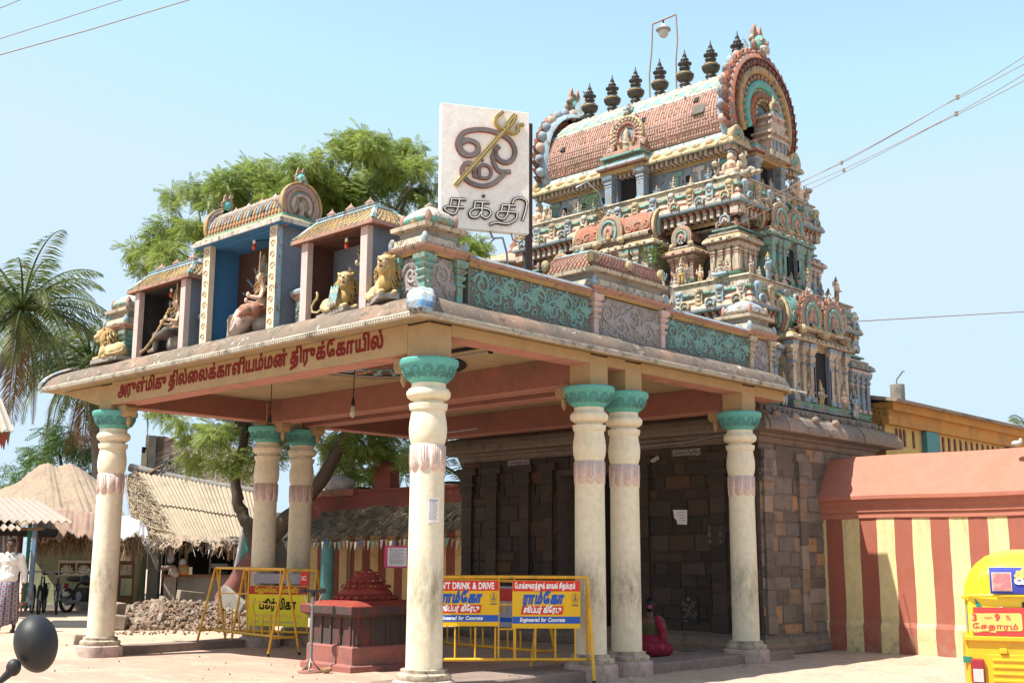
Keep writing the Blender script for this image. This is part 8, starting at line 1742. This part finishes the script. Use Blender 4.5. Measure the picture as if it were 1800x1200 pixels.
def straw_fringe(mb, pts, n, seed, L=.35, k=('straw', 'strawdark', 'leafdry')):
 rr = random.Random(seed)
 for i in range(n):
  x, y, Z = curve(pts, rr.random()); p = at(x, y + rr.uniform(-5, 4), Z + rr.uniform(-.15, .15)); w_ = EX * rr.uniform(.008, .022); q = p + Vector((rr.uniform(-.22, .22), rr.uniform(-.22, .22), -rr.uniform(.2, 1) * L))
  mb.add([p - w_, p + w_, q + w_ * .4, q - w_ * .4], [(0, 1, 2, 3)], k[i % len(k)])
b = MB(); straw_fringe(b, [(62, 938, 30.6), (100, 942, 30.4), (150, 940, 30.4), (200, 945, 30.4), (250, 948, 30.4)], 900, 3, .55); wb(b, 'palm_leaf_fringe', T)
b = MB(); pbox(b, 206, 237, 958, 1060, 31.2, .12, 'wood')
for y0, y1, k in ((963, 985, 'cream2'), (992, 1010, 'cream'), (1016, 1046, 'hutgreen')): pbox(b, 211, 231, y0, y1, 31.14, .08, k)
wb(b, 'panelled_door', T)
# ---- thatched shop with cement sheet roof
S = thing('thatched_shop', 'small open shop with ribbed sheet and thatch roof, goods hanging over its pale counter', 'shop', grd(350, 1050, 33))
b = MB()
def rp(u, v):   # roof parameter -> pixel, depth
 tl, tr, br, bl = (236, 826, 36.5), (452, 868, 36), (470, 960, 31.8), (304, 945, 32)
 f = lambda k: (tl[k] * (1 - u) + tr[k] * u) * (1 - v) + (bl[k] * (1 - u) + br[k] * u) * v
 return at(f(0), f(1), f(2))
us = [0, .16, .45, .74, 1.0]
for i in range(4):
 for v0, v1, dz in ((0, .52, .05), (.48, 1.0, 0)):
  o_ = UP * (dz + .012 * (i % 2)); sheet(b, rp(us[i] - .01, v0) + o_, rp(us[i + 1] + .01, v0) + o_, rp(us[i + 1] + .01, v1) + o_, rp(us[i] - .01, v1) + o_, 'asbestos', 9 if i else 5, .026)
wb(b, 'sheet_roof', S)
b = MB(); b.tube([at(228, 821, 36.4), at(300, 838, 36.3), at(380, 853, 36.2), at(450, 864, 36)], .13, 'plankgrey', 7); b.tube([at(262, 832, 36.2), at(285, 818, 36.2)], .04, 'wood', 5); b.tube([at(282, 836, 36.2), at(286, 816, 36.3)], .04, 'plankgrey', 5); wb(b, 'ridge_pole', S)
b = MB(); thatch_sheet(b, at(222, 838, 36.3), at(240, 826, 36.4), at(309, 948, 32.0), at(236, 938, 32.5), 6, 1300, jit=.09, L=.6); wb(b, 'thatch_gable', S)
b = MB(); drape(b, [(284, 936, 32.2), (330, 942, 32), (380, 944, 32), (425, 944, 32)], [(280, 958, 31.4), (325, 961, 31.3), (380, 960, 31.3), (424, 958, 31.3)], 'tarp', 11, .10, 60, 10, 12); o = wb(b, 'ragged_awning', S); o.modifiers.new('s', 'SOLIDIFY').thickness = .02
b = MB(); straw_fringe(b, [(240, 944, 31.9), (300, 950, 31.6), (420, 955, 31.4)], 260, 8, .4, ('straw', 'bagwhite', 'strawdark')); wb(b, 'torn_fringe', S)
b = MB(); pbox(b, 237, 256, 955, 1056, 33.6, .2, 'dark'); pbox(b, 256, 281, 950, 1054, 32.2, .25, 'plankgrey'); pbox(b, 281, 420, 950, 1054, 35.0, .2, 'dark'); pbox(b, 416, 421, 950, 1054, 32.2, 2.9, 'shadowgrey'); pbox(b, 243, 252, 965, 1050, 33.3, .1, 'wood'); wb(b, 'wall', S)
b = MB(); pbox(b, 286, 310, 1012, 1056, 32.0, .7, 'sheetmetal'); pbox(b, 310, 412, 1013, 1056, 32.0, .7, 'plankgrey'); pbox(b, 283, 414, 1009, 1013, 31.9, .85, 'wood'); pbox(b, 280, 312, 1000, 1002, 31.8, .6, 'wood'); wb(b, 'counter', S)
for x, y0 in ((291, 955), (315, 960), (369, 960), (411, 955)): b = MB(); pbox(b, x - 2, x + 2, y0, 1011, 31.95, .1, 'plankgrey'); wb(b, 'post', S)
def goods(name, label, cat, fn, x, y, Z): 
 t = thing(name, label, cat, at(x, y, Z)); b = MB(); fn(b); wb(b, name.split('_')[-1] + '_pack' if False else 'packet', t); return t
b = MB(); rr = random.Random(5)
t = thing('snack_strip', 'yellow strip of snack sachets hanging in the middle of the shop opening', 'sachets', at(327, 985, 32.2)); b = MB()
for i in range(14): pbox(b, 324, 330, 966 + i * 3, 968.6 + i * 3, 32.2 + .02 * (i % 2), .03, 'ochre')
wb(b, 'sachet', t)
t = thing('snack_strip', 'orange hanging string of snack packets at the right side of the shop opening', 'sachets', at(404, 975, 32.4)); b = MB()
for i in range(30): x = 399 + 3.2 * (i % 4); y = 962 + 3 * (i // 4); pbox(b, x, x + 2.6, y, y + 2.4, 32.4, .04, ['plasticlid', 'salmon', 'ochre'][i % 3])
wb(b, 'sachet', t)
t = thing('plastic_bag', 'translucent white plastic bag hanging at the left side of the shop opening', 'bag', at(299, 975, 32.1)); o = blob('bag', [('e', (0, 0, 0), (.16, .10, .22), None, 'bagwhite'), ('e', (.03, 0, -.10), (.15, .11, .14), None, 'bagwhite'), ('c', (0, 0, .2), (.02, 0, .34), .05, .02, 'bagwhite')], .025, t)
t = thing('egg_tray', 'low tray of pale round eggs on the left end of the shop counter', 'eggs', at(297, 998, 31.9)); b = MB()
for i in range(9): b.ell(at(286 + i * 2.6, 997 - (i % 2), 31.9), .055, 'palepink', nu=8, nv=6)
wb(b, 'egg', t)
t = thing('snack_bag', 'heap of pale pink snack bags on the shop counter by the front post', 'bag', at(305, 1004, 31.8)); blob('bag', [('e', (0, 0, .02), (.14, .12, .12), None, 'palepink'), ('e', (.09, 0, -.06), (.12, .1, .1), None, 'palepink'), ('e', (-.08, 0, -.05), (.12, .1, .1), None, 'salmon')], .03, t)
t = thing('glass_jar', 'jar of orange sweets on the counter right of the front shop post', 'jar', at(322, 1001, 31.9)); b = MB(); b.lathe(at(322, 1009, 31.9), [(.13, 0), (.16, .05), (.15, .2), (.10, .26)], ['plasticlid', 'ochre', 'plasticlid'], n=14); b.lathe(at(321, 995, 31.9), [(.09, 0), (.10, .12), (.05, .2)], 'bagwhite', n=12); wb(b, 'jar', t)
t = thing('price_card', 'small yellow card leaning on the counter right of the orange sweet jar', 'card', at(333, 1000, 31.9)); b = MB(); pbox(b, 328, 338, 996, 1009, 31.9, .02, 'cream2'); wb(b, 'card', t)
t = thing('food_tray', 'pale metal tray resting at the right inside the shop', 'tray', at(385, 1000, 32.6)); b = MB(); pbox(b, 368, 400, 990, 998, 32.6, .4, 'bagwhite'); pbox(b, 368, 400, 1003, 1009, 32.6, .4, 'shadowgrey'); wb(b, 'tray', t)
t = thing('leaning_post', 'white painted post leaning beside the shop, next to a teal board', 'post', grd(408, 1040, 30)); b = MB(); b.tube([at(408, 1030, 30), at(417, 985, 30), at(430, 920, 30)], .055, 'inkwhite', 8); wb(b, 'post', t); b = MB(); b.slab([at(418, 1010, 30.4), at(428, 1010, 30.4), at(442, 930, 30.4), at(428, 925, 30.4)], EY, .06, 'teal'); wb(b, 'teal_board', t)
# ---- houses farther off
Bk = thing('brick_house', 'unplastered house corner with a cream wall and bare brick upper part behind the thatched shop', 'house', grd(262, 1000, 44)); b = MB(); pbox(b, 236, 259, 790, 1000, 44, 4, 'cream2'); pbox(b, 259, 262, 765, 1000, 43.8, 1, 'cement'); pbox(b, 262, 289, 766, 1000, 44, 4, 'brickwall'); pbox(b, 255, 262, 764, 792, 44.1, 3, 'cream2')
for i in range(7): pbox(b, 262, 289, 770 + i * 4.2, 770.6 + i * 4.2, 43.95, .1, 'mortar')
wb(b, 'wall', Bk); b = MB(); pbox(b, 249, 254, 785, 795, 43.9, .2, 'dark'); wb(b, 'window', Bk)
Th = thing('thatch_house', 'large house roof of rough grey palm thatch behind the ribbed shop roof', 'house', grd(360, 1000, 41)); b = MB(); thatch_sheet(b, at(325, 765, 42), at(430, 790, 42), at(470, 880, 38.5), at(255, 850, 38.5), 9, 1500, L=.9, jit=.12, k=('thatch', 'straw', 'strawdark', 'plankgrey')); wb(b, 'thatch', Th); b = MB(); pbox(b, 262, 460, 850, 1000, 39.5, 2.5, 'hutgreen'); wb(b, 'wall', Th); b = MB(); b.tube([at(292, 775, 41), at(312, 768, 41), at(322, 752, 41.5)], .05, 'wood', 5); wb(b, 'roof_pole', Th)
Wh = thing('white_house', 'pale distant house glimpsed through leaves above the shaded compound wall', 'house', grd(575, 980, 48)); b = MB(); pbox(b, 556, 600, 786, 990, 48, 6, 'white'); wb(b, 'wall', Wh); b = MB(); pbox(b, 554, 602, 782, 787, 47.8, 6.4, 'cement'); wb(b, 'roof_slab', Wh); b = MB(); pbox(b, 566, 572, 805, 825, 47.9, .2, 'bluegrey'); wb(b, 'window', Wh)
Yd = thing('yard_wall', 'low rough mud wall closing the yard behind the tilted tree and the left columns', 'wall', grd(480, 1040, 36)); b = MB(); pbox(b, 405, 640, 900, 1050, 36, .4, 'plankgrey'); wb(b, 'wall', Yd)
# ---- rubble
def rock(mb, c, s, rr, k):
 c = Vector(c); ic = [(0, 0, 1), (.89, 0, .45), (.28, .85, .45), (-.72, .53, .45), (-.72, -.53, .45), (.28, -.85, .45), (.72, .53, -.45), (-.28, .85, -.45), (-.89, 0, -.45), (-.28, -.85, -.45), (.72, -.53, -.45), (0, 0, -1)]
 F_ = [(0, 1, 2), (0, 2, 3), (0, 3, 4), (0, 4, 5), (0, 5, 1), (1, 6, 2), (2, 7, 3), (3, 8, 4), (4, 9, 5), (5, 10, 1), (2, 6, 7), (3, 7, 8), (4, 8, 9), (5, 9, 10), (1, 10, 6), (11, 7, 6), (11, 8, 7), (11, 9, 8), (11, 10, 9), (11, 6, 10)]
 e = Euler((rr.uniform(0, 6), rr.uniform(0, 6), rr.uniform(0, 6))).to_matrix(); sc = (s * rr.uniform(.7, 1.3), s * rr.uniform(.7, 1.3), s * rr.uniform(.5, .9))
 mb.add([c + e @ Vector((v[0] * sc[0] * rr.uniform(.75, 1.2), v[1] * sc[1] * rr.uniform(.75, 1.2), v[2] * sc[2] * rr.uniform(.75, 1.2))) for v in ic], F_, k)
b = MB(); rr = random.Random(12); ks = ['rubble', 'stonelt', 'rubble', 'brickwall', 'rubble', 'stonelt']
def mound(x, Z):
 u = (x - 200) / 240; h = .44 * max(0, math.sin(PI * min(1, max(0, u * .92 + .06)))) ** .7
 v = (Z - 22.8) / 5.4; return h * max(0, 1 - (2 * v - 1.05) ** 2) ** .8
nu, nv = 60, 24; vs = []
for j in range(nv + 1):
 for i in range(nu + 1):
  Z = 22.8 + 5.4 * j / nv; x = 196 + 250 * i / nu; p = grd(x, 1070, Z); vs.append(p + Vector((0, 0, mound(x, Z) * .9 - .05 + rr.uniform(-.03, .03))))
b.add(vs, [(j * (nu + 1) + i, j * (nu + 1) + i + 1, (j + 1) * (nu + 1) + i + 1, (j + 1) * (nu + 1) + i) for j in range(nv) for i in range(nu)], 'rubble', False)
for i in range(2000):
 x = rr.uniform(196, 446); Z = rr.uniform(22.8, 28.0); m_ = mound(x, Z)
 if m_ < .02 and rr.random() < .7: continue
 p = grd(x, 1070, Z); s_ = rr.choice([.02, .025, .03, .04, .05, .065]) * (2.2 if x < 290 and rr.random() < .35 else 1); rock(b, p + Vector((0, 0, m_ * .9 + rr.uniform(-.02, .04))), s_, rr, rr.choice(ks))
for i in range(350):
 x = rr.uniform(160, 470); Z = rr.uniform(21.5, 24.5); rock(b, grd(x, 1090, Z) + Vector((0, 0, .005)), rr.choice([.012, .018, .025, .035]), rr, rr.choice(ks))
tag(b.build('rubble_heap'), 'heap of broken stone and brick in front of the thatched shop', 'rubble', kind='stuff')
for i, (x, y, Z, sz, ro, lab) in enumerate([(203, 1092, 22.9, (.40, .30, .26), .2, 'square pale stone block lying low at the rubble end by the leftmost column'), (201, 1072, 23.3, (.30, .34, .30), -.2, 'upright pale stone block standing on the lower block beside the leftmost column'), (334, 1047, 27.2, (.55, .35, .22), .5, 'flat dressed stone block on the crest of the rubble below the counter'), (405, 1062, 26.6, (.75, .12, .55), -.5, 'thin grey stone slab leaning against the red painted tree trunk'), (143, 1124, 18.6, (.22, .18, .16), .4, 'small grey stone wedged behind the foot of the leftmost column')]):
 p = at(x, y, Z); t = thing('stone_block', lab, 'stone', p, VIEWROT + ro); b = MB(); b.obox((0, 0, 0), sz, 'stonelt' if i != 3 else 'cement', Euler((0, .12 if i != 3 else .55, 0)).to_matrix()); b.build('block', t, bevel=.018)
b = MB(); rr = random.Random(21)
for i in range(420):
 x, y = rr.uniform(-9, 6.5), rr.uniform(-7, 2.0)
 if -8 < y: rock(b, (x, y, gh(x, y) + .004 + (.125 if (-.78 < x < .15 and y > -.18) else (.025 if -7.3 < x < -.7 and y > -1.9 else 0))), rr.choice([.005, .006, .008, .011, .017]), rr, rr.choice(['rubble', 'stonelt', 'salmon', 'cement']))
tag(b.build('pebbles'), 'scattered pebbles and grit on the trodden ground', 'pebbles', kind='stuff')
for i, (x, y, z, k, lab) in enumerate([(1308, 1170, .01, 'ltblue', 'crumpled pale blue wrapper on the shaded ground near the last column'), (1110, 1193, .01, 'bagwhite', 'crumpled white paper scrap on the shaded ground in front of the paired columns'), (1447, 1137, .03, 'bagwhite', 'small white plastic scrap at the foot of the granite base where the striped wall starts'), (1470, 1136, .03, 'salmon', 'flattened pinkish packet at the foot of the first maroon stripe'), (1511, 1172, .01, 'bagwhite', 'pale paper scrap on the sunlit ground before the striped wall')]):
 r_ = at(x, y, 10) - CAM; p = CAM + r_ * ((z - CAM.z) / r_.z); b = MB(); rr = random.Random(i)
 vs = [Vector((rr.uniform(-.02, .02) + .09 * (u - .5), .05 * (v - .5) + rr.uniform(-.015, .015), rr.uniform(0, .03))) for v in (0, .33, .66, 1) for u in (0, .25, .5, .75, 1)]
 b.add(vs, [(j * 5 + q, j * 5 + q + 1, (j + 1) * 5 + q + 1, (j + 1) * 5 + q) for j in range(3) for q in range(4)], k); o = b.build('litter'); o.location = p; o.rotation_euler = (0, 0, i * 1.1); tag(o, lab, 'litter')
# ================================================================== trees
def arr_mesh(name, V, k, parent=None, nper=4):
 V = np.asarray(V, dtype=np.float32).reshape(-1, 3); n = len(V); me = bpy.data.meshes.new(name); me.vertices.add(n); me.vertices.foreach_set('co', V.ravel()); me.loops.add(n); me.polygons.add(n // nper)
 me.loops.foreach_set('vertex_index', np.arange(n, dtype=np.int32)); me.polygons.foreach_set('loop_start', np.arange(0, n, nper, dtype=np.int32)); me.polygons.foreach_set('loop_total', np.full(n // nper, nper, dtype=np.int32)); me.update(calc_edges=True); me.materials.append(M[k]); o = bpy.data.objects.new(name, me); COL.objects.link(o)
 if parent is not None: o.parent = parent
 return o
def spray_template(npair=6, L=.34, lf=.085, wd=.020):
 out = []
 for i in range(npair * 2 + 1):
  s_ = -1 if i % 2 else 1; t = (i // 2 + .6) / npair * L if i < npair * 2 else L; a = s_ * R(52) if i < npair * 2 else 0
  o = np.array((t, 0, -.25 * t * t / L)); d = np.array((math.cos(a), math.sin(a), -.35)); d /= np.linalg.norm(d); n = np.array((-d[1], d[0], .15)); n /= np.linalg.norm(n); l_ = lf * (1 - .35 * abs(t / L - .5))
  out += [o, o + d * l_ * .45 + n * wd, o + d * l_, o + d * l_ * .45 - n * wd]
 return np.array(out)
def foliage(name, parent, centers, per_m2, seed, k, tmpl, loc, scale=1.0, shell=.55):
 """sprays scattered through clumps; centers: (world point, radius)"""
 rg_ = np.random.default_rng(seed); tot = []
 for c, r in centers:
  n = int(per_m2 * r * r)
  d = rg_.normal(size=(n, 3)); d /= np.linalg.norm(d, axis=1)[:, None]; rad = r * (shell + (1 - shell) * rg_.random(n)) ** 1.0 * (.65 + .45 * rg_.random(n)); p = np.array(c) + d * rad[:, None] * np.array((1, 1, .85))
  yaw = np.arctan2(d[:, 1], d[:, 0]) + rg_.normal(0, .8, n); pit = rg_.normal(.35, .45, n) - .25 * d[:, 2]; rol = rg_.normal(0, .6, n); sc = scale * rg_.uniform(.7, 1.25, n)
  cy, sy, cp, sp, cr, sr = np.cos(yaw), np.sin(yaw), np.cos(pit), np.sin(pit), np.cos(rol), np.sin(rol)
  T = tmpl[None] * sc[:, None, None]; x, y, z = T[..., 0], T[..., 1], T[..., 2]
  y2 = y * cr[:, None] - z * sr[:, None]; z2 = y * sr[:, None] + z * cr[:, None]; x3 = x * cp[:, None] + z2 * sp[:, None]; z3 = -x * sp[:, None] + z2 * cp[:, None]
  X = x3 * cy[:, None] - y2 * sy[:, None]; Y = x3 * sy[:, None] + y2 * cy[:, None]
  tot.append((np.stack([X, Y, z3], -1) + p[:, None, :]).reshape(-1, 3))
 V = np.concatenate(tot) - np.array(loc); return arr_mesh(name, V, k, parent)
def px_clumps(lst, Z, zj, seed, split=3, mul=1.0):
 """photo-pixel clump list -> world clumps with real depth; each split into smaller clumps"""
 rr = random.Random(seed); out = []
 for x, y, r in lst:
  Zc = Z + rr.uniform(-zj, zj)
  for q in range(split):
   a = rr.uniform(0, 6.28); f = rr.uniform(0, .62) * r; out.append((at(x + f * math.cos(a), y + f * math.sin(a), Zc + rr.uniform(-.8, .8)), r * rr.uniform(.34, .6) * Z / FOC * mul))
 return out
base = grd(386, 1064, 29.5)
NM = thing('neem_tree', 'big light green neem tree with a red painted leaning trunk, rising behind the pavilion roof', 'tree', base)
up_ = [(430, 318, 62), (395, 345, 48), (345, 335, 34), (275, 415, 50), (240, 440, 28), (255, 470, 26), (300, 440, 40), (330, 400, 38), (545, 285, 62), (610, 260, 52), (655, 262, 52), (700, 262, 52), (640, 235, 36), (735, 285, 34), (735, 340, 52), (690, 340, 62), (600, 340, 82), (510, 330, 62), (480, 380, 66), (560, 400, 80), (640, 420, 80), (720, 420, 64), (800, 432, 46), (838, 425, 34), (790, 470, 44), (830, 450, 30), (430, 410, 62), (370, 420, 50), (680, 480, 60), (600, 470, 60), (520, 450, 60), (445, 292, 26), (585, 310, 50), (470, 310, 34), (480, 350, 60), (560, 335, 66), (650, 315, 60), (620, 380, 76), (740, 400, 58), (690, 300, 46), (420, 360, 50), (310, 360, 34), (780, 400, 44)]
low_ = [(290, 728, 30), (330, 745, 44), (375, 765, 50), (420, 745, 54), (450, 790, 46), (340, 800, 30), (385, 815, 32), (425, 820, 40), (470, 760, 50), (590, 770, 48), (640, 775, 56), (690, 775, 56), (735, 765, 48), (770, 760, 40), (620, 815, 34), (670, 820, 36), (720, 800, 34), (540, 760, 40), (300, 690, 40), (400, 690, 60), (520, 690, 70), (650, 700, 70), (760, 690, 60), (330, 620, 50), (450, 600, 60), (560, 590, 70), (680, 590, 70), (780, 580, 60)]
T1 = spray_template(7, .36, .105, .017)
cl = sum((px_clumps([(x, y, 64)], Z, .5, x, 4) for x, y, Z in ((370, 590, 27.8), (410, 620, 27.6), (450, 595, 26.9), (490, 620, 26.6), (525, 565, 25.5), (560, 605, 25.4), (600, 575, 24.7), (640, 585, 24.3), (680, 625, 24.2), (540, 645, 25.6), (455, 650, 26.9), (620, 645, 24.7), (430, 560, 27.8), (500, 545, 27.2), (560, 530, 26.4), (600, 520, 25.8), (650, 520, 25.2), (700, 545, 25))), []) + px_clumps(up_, 28.5, 1.8, 3, 5, .95) + px_clumps(low_, 29, 1.4, 5, 3)  # first clumps are added behind the roof, unseen, to shade lean-to and wall
foliage('crown', NM, cl, 820, 11, 'neem', T1, base, .78)
def limb(mb, pts, r0, r1, k='barkneem', sub=4, jit=.03, seed=0, n=9):
 rr = random.Random(seed); P = [Vector(p) for p in pts]; out = []
 for i in range(len(P) - 1):
  for s_ in range(sub):
   t = s_ / sub; p0, p1, p2, p3 = P[max(i - 1, 0)], P[i], P[i + 1], P[min(i + 2, len(P) - 1)]
   out.append(.5 * ((2 * p1) + (p2 - p0) * t + (2 * p0 - 5 * p1 + 4 * p2 - p3) * t * t + (3 * p1 - p0 - 3 * p2 + p3) * t ** 3) + Vector((rr.uniform(-jit, jit), rr.uniform(-jit, jit), rr.uniform(-jit, jit))))
 out.append(P[-1]); m_ = len(out); mb.tube(out, [(r0 + (r1 - r0) * i / (m_ - 1)) * rr.uniform(.92, 1.08) for i in range(m_)], k, n)
b = MB(); limb(b, [at(388, 1078, 29.5), at(403, 1045, 29.5), at(443, 985, 29.4), at(478, 945, 29.3)], .32, .22, 'redbark', 5, .02); wb(b, 'trunk', NM)
b = MB(); limb(b, [at(470, 952, 29.3), at(505, 912, 29.2), at(560, 848, 29.0), at(612, 755, 28.8), at(640, 650, 28.6), at(625, 520, 28.5), at(600, 400, 28.5)], .22, .08, sub=5); limb(b, [at(452, 970, 29.4), at(436, 922, 29.4), at(419, 882, 29.4), at(413, 838, 29.3), at(430, 760, 29.2), at(420, 640, 29), at(400, 500, 28.8), at(410, 380, 28.8)], .19, .05, sub=5, seed=2)
rr = random.Random(4)
for (x0, y0, x1_, y1_) in ((625, 540, 720, 330), (618, 480, 560, 290), (600, 420, 640, 240), (640, 620, 800, 440), (400, 520, 280, 420), (410, 430, 440, 310), (420, 600, 345, 345), (640, 640, 720, 780), (430, 740, 340, 770), (600, 760, 660, 810), (690, 420, 735, 300), (800, 450, 870, 420)):
 limb(b, [at(x0, y0, 28.6), at((x0 + x1_) / 2 + rr.uniform(-15, 15), (y0 + y1_) / 2 + rr.uniform(-10, 10), 28.3), at(x1_, y1_, 28.4)], .07, .012, sub=4, seed=x0, n=6)
wb(b, 'limbs', NM)
def bush(name, label, lst, Z, basepx, seed, per=260, cat='tree', k='bush', scale=1.0):
 base = grd(basepx[0], basepx[1], Z); t = thing(name, label, cat, base); foliage('crown', t, px_clumps(lst, Z, 1.0, seed, 4), per, seed, k, T1, base, scale)
 b = MB(); top = at(lst[0][0], lst[0][1] + 10, Z); limb(b, [base, base * .5 + top * .5 + EX * .15, top], .16, .05, seed=seed); wb(b, 'trunk', t); return t
bush('leafy_tree', 'dense mid-green tree behind the tarpaulin hut, below the farther palm', [(105, 790, 48), (150, 800, 44), (70, 800, 34), (125, 760, 30), (95, 750, 24), (160, 835, 40), (110, 835, 40)], 43, (120, 1000), 6, 200, scale=1.25)
bush('leafy_tree', 'small low green tree at the far left behind the tarpaulin hut', [(30, 835, 26), (10, 850, 24), (50, 825, 18), (20, 820, 14)], 45, (25, 1000), 8, 220, scale=1.2)
bush('leafy_tree', 'dark leafy tree behind the shaded compound wall, under the pavilion beams', [(600, 800, 40), (640, 830, 36), (700, 820, 40), (750, 800, 40), (780, 770, 34), (560, 830, 26)], 33, (680, 960), 12, 220, scale=1.1)
def palm(label, crown, Lf, n, seed, base=None, droop=1.0, name='coconut_palm', upb=0.0, k='palm', dead=0, group=None, lead=None):
 crown = Vector(crown); base = base if base is not None else Vector((crown.x, crown.y, 0)); t = thing(name, label, 'palm', base); rr = random.Random(seed); quads = []; dry = []; b = MB()
 for f in range(n):
  az = 2 * PI * (f * .381966 * 1.0) + rr.uniform(-.2, .2); el = R(80) - R(125) * (f / n) ** .85 + upb + rr.uniform(-.1, .1); L = Lf * rr.uniform(.85, 1.08); isdry = f >= n - dead
  if isdry: el = R(-72) + rr.uniform(-.15, .1)
  p = crown.copy(); h = Vector((math.cos(az), math.sin(az), 0)); pts = [p.copy()]; e = el
  for s_ in range(14):
   e -= droop * R(5.2) * (.5 + s_ / 9) * (1.0 if not isdry else .25); e = max(e, R(-88)); p = p + (h * math.cos(e) + Vector((0, 0, math.sin(e)))) * L / 14; pts.append(p.copy())
  b.tube(pts, [.045 * (1 - i / 15) + .006 for i in range(15)], 'palmdry' if isdry else 'palm', 5)
  side = Vector((-h.y, h.x, 0))
  for q in range(46):
   u = .10 + .9 * q / 46; i = min(13, int(u * 14)); fr = u * 14 - i; o = pts[i] * (1 - fr) + pts[i + 1] * fr; d = (pts[i + 1] - pts[i]).normalized(); nrm = side.cross(d).normalized()
   ll = Lf * .215 * math.sin(PI * min(1, .18 + .80 * u)) ** .7 * rr.uniform(.85, 1.1)
   for s_ in (-1, 1):
    v = (d * .55 + side * s_ * .75 - nrm * 0 + Vector((0, 0, -.28 - .25 * rr.random()))).normalized(); tip = o + v * ll + Vector((0, 0, -ll * .14)); m_ = o + v * ll * .5; w_ = d * .022 * Lf / 3
    (dry if isdry else quads).extend([o - w_, m_ - w_ * 1.1, tip, m_ + w_ * 1.1])
 o_ = arr_mesh('fronds', np.array([tuple(q) for q in quads]) - np.array(base), k, t)
 if dry: arr_mesh('dead_fronds', np.array([tuple(q) for q in dry]) - np.array(base), 'palmdry', t)
 wb(b, 'frond_ribs', t)
 b = MB(); limb(b, [base, base * .5 + crown * .5 + Vector((.2, .1, 0)), crown], .20, .13, 'plankgrey', 8, .015, seed)
 for i in range(9): a = i * .7; b.ell(crown + Vector((math.cos(a) * .26, math.sin(a) * .26, -.22 - .1 * (i % 3))), (.13, .13, .16), 'ochre' if i % 2 else 'green', nu=8, nv=6)
 wb(b, 'trunk', t)
palm('tall coconut palm at the left edge with fronds spread against the sky', at(40, 545, 37), 3.5, 40, 5, grd(-190, 1000, 37), 1.0, dead=3)
palm('second coconut palm behind the left end of the pavilion roof, with hanging brown fronds', at(160, 640, 42), 3.7, 34, 9, grd(165, 1000, 42), 1.1, dead=5)
palm('short bright palm behind the shaded compound wall, seen between columns', at(662, 862, 31.5), 1.5, 14, 14, grd(662, 950, 31.5), .8, name='young_palm', upb=.15)
palm('short pale palm at the left foot of the tower, beside the granite base', at(822, 852, 31), 1.7, 14, 17, grd(822, 960, 31), .8, name='young_palm', upb=.1)
palm('far palm top just showing above the hall roof at the right edge', at(1812, 770, 62), 2.6, 14, 21, grd(1812, 990, 62), 1.0)
# ================================================================== overhead wires
def wire(label, pts, r=.0055, k='wire', ins=(), group=None, sag=.0, name='power_line'):
 P = [at(*p) for p in pts]; t = thing(name, label, 'wire', P[0], 0, group); b = MB(); out = []
 for i in range(len(P) - 1):
  for s_ in range(10):
   u = s_ / 10; q = P[i].lerp(P[i + 1], u); q.z -= sag * 4 * u * (1 - u); out.append(q)
 out.append(P[-1]); b.tube(out, r, k, 5); wb(b, 'cable', t)
 for (x, y, Z) in ins:
  b = MB(); c = at(x, y, Z); b.lathe(c, [(.002, -.025), (.016, -.02), (.018, -.006), (.011, 0), (.018, .006), (.016, .02), (.002, .025)], 'cement', n=10); wb(b, 'spacer', t)
wire('upper overhead wire of the right bundle descending to the tower, with two spacers', [(1830, 80, 8.5), (1683, 171, 9.8), (1480, 287, 12), (1285, 372, 15)], .0034, ins=((1683, 171, 9.8), (1479, 286, 12)), sag=.01)
wire('second overhead wire from the top of the bundle at the right edge, unspaced', [(1830, 96, 8.5), (1660, 185, 10), (1450, 300, 12.4), (1250, 395, 15.4)], .0034, sag=.01)
wire('lower overhead wire of the right bundle with two spacers', [(1830, 112, 8.5), (1680, 200, 9.8), (1482, 298, 12), (1300, 372, 14.8)], .0034, ins=((1681, 200, 9.8), (1483, 299, 12)), sag=.01)
wire('lowest overhead wire of the right bundle, running on across the tower front', [(1830, 126, 8.5), (1640, 222, 10.2), (1400, 345, 13), (1240, 420, 15.5)], .0034, sag=.01)
wire('single thin wire crossing level from the tower foot to the right edge', [(1345, 563, 22), (1500, 565, 26), (1830, 546, 32)], .013)
wire('lower of the long wires crossing the upper left corner of the sky', [(-40, 108, 16), (150, 55, 16.5), (360, -8, 17)], .009)
wire('middle long wire crossing the upper left corner of the sky', [(-40, 81, 16), (90, 40, 16.4), (230, -5, 17)], .007)
wire('short uppermost wire at the very corner of the upper left sky', [(-30, 27, 16), (60, -10, 16.5)], .007)
wire('thin wire passing behind the left palm, upper of the pair', [(20, 535, 48), (120, 580, 46), (190, 600, 45)], .010, 'plankgrey'); wire('thin wire passing behind the left palm, lower of the pair', [(20, 550, 48), (120, 605, 46), (185, 640, 45)], .010, 'plankgrey')
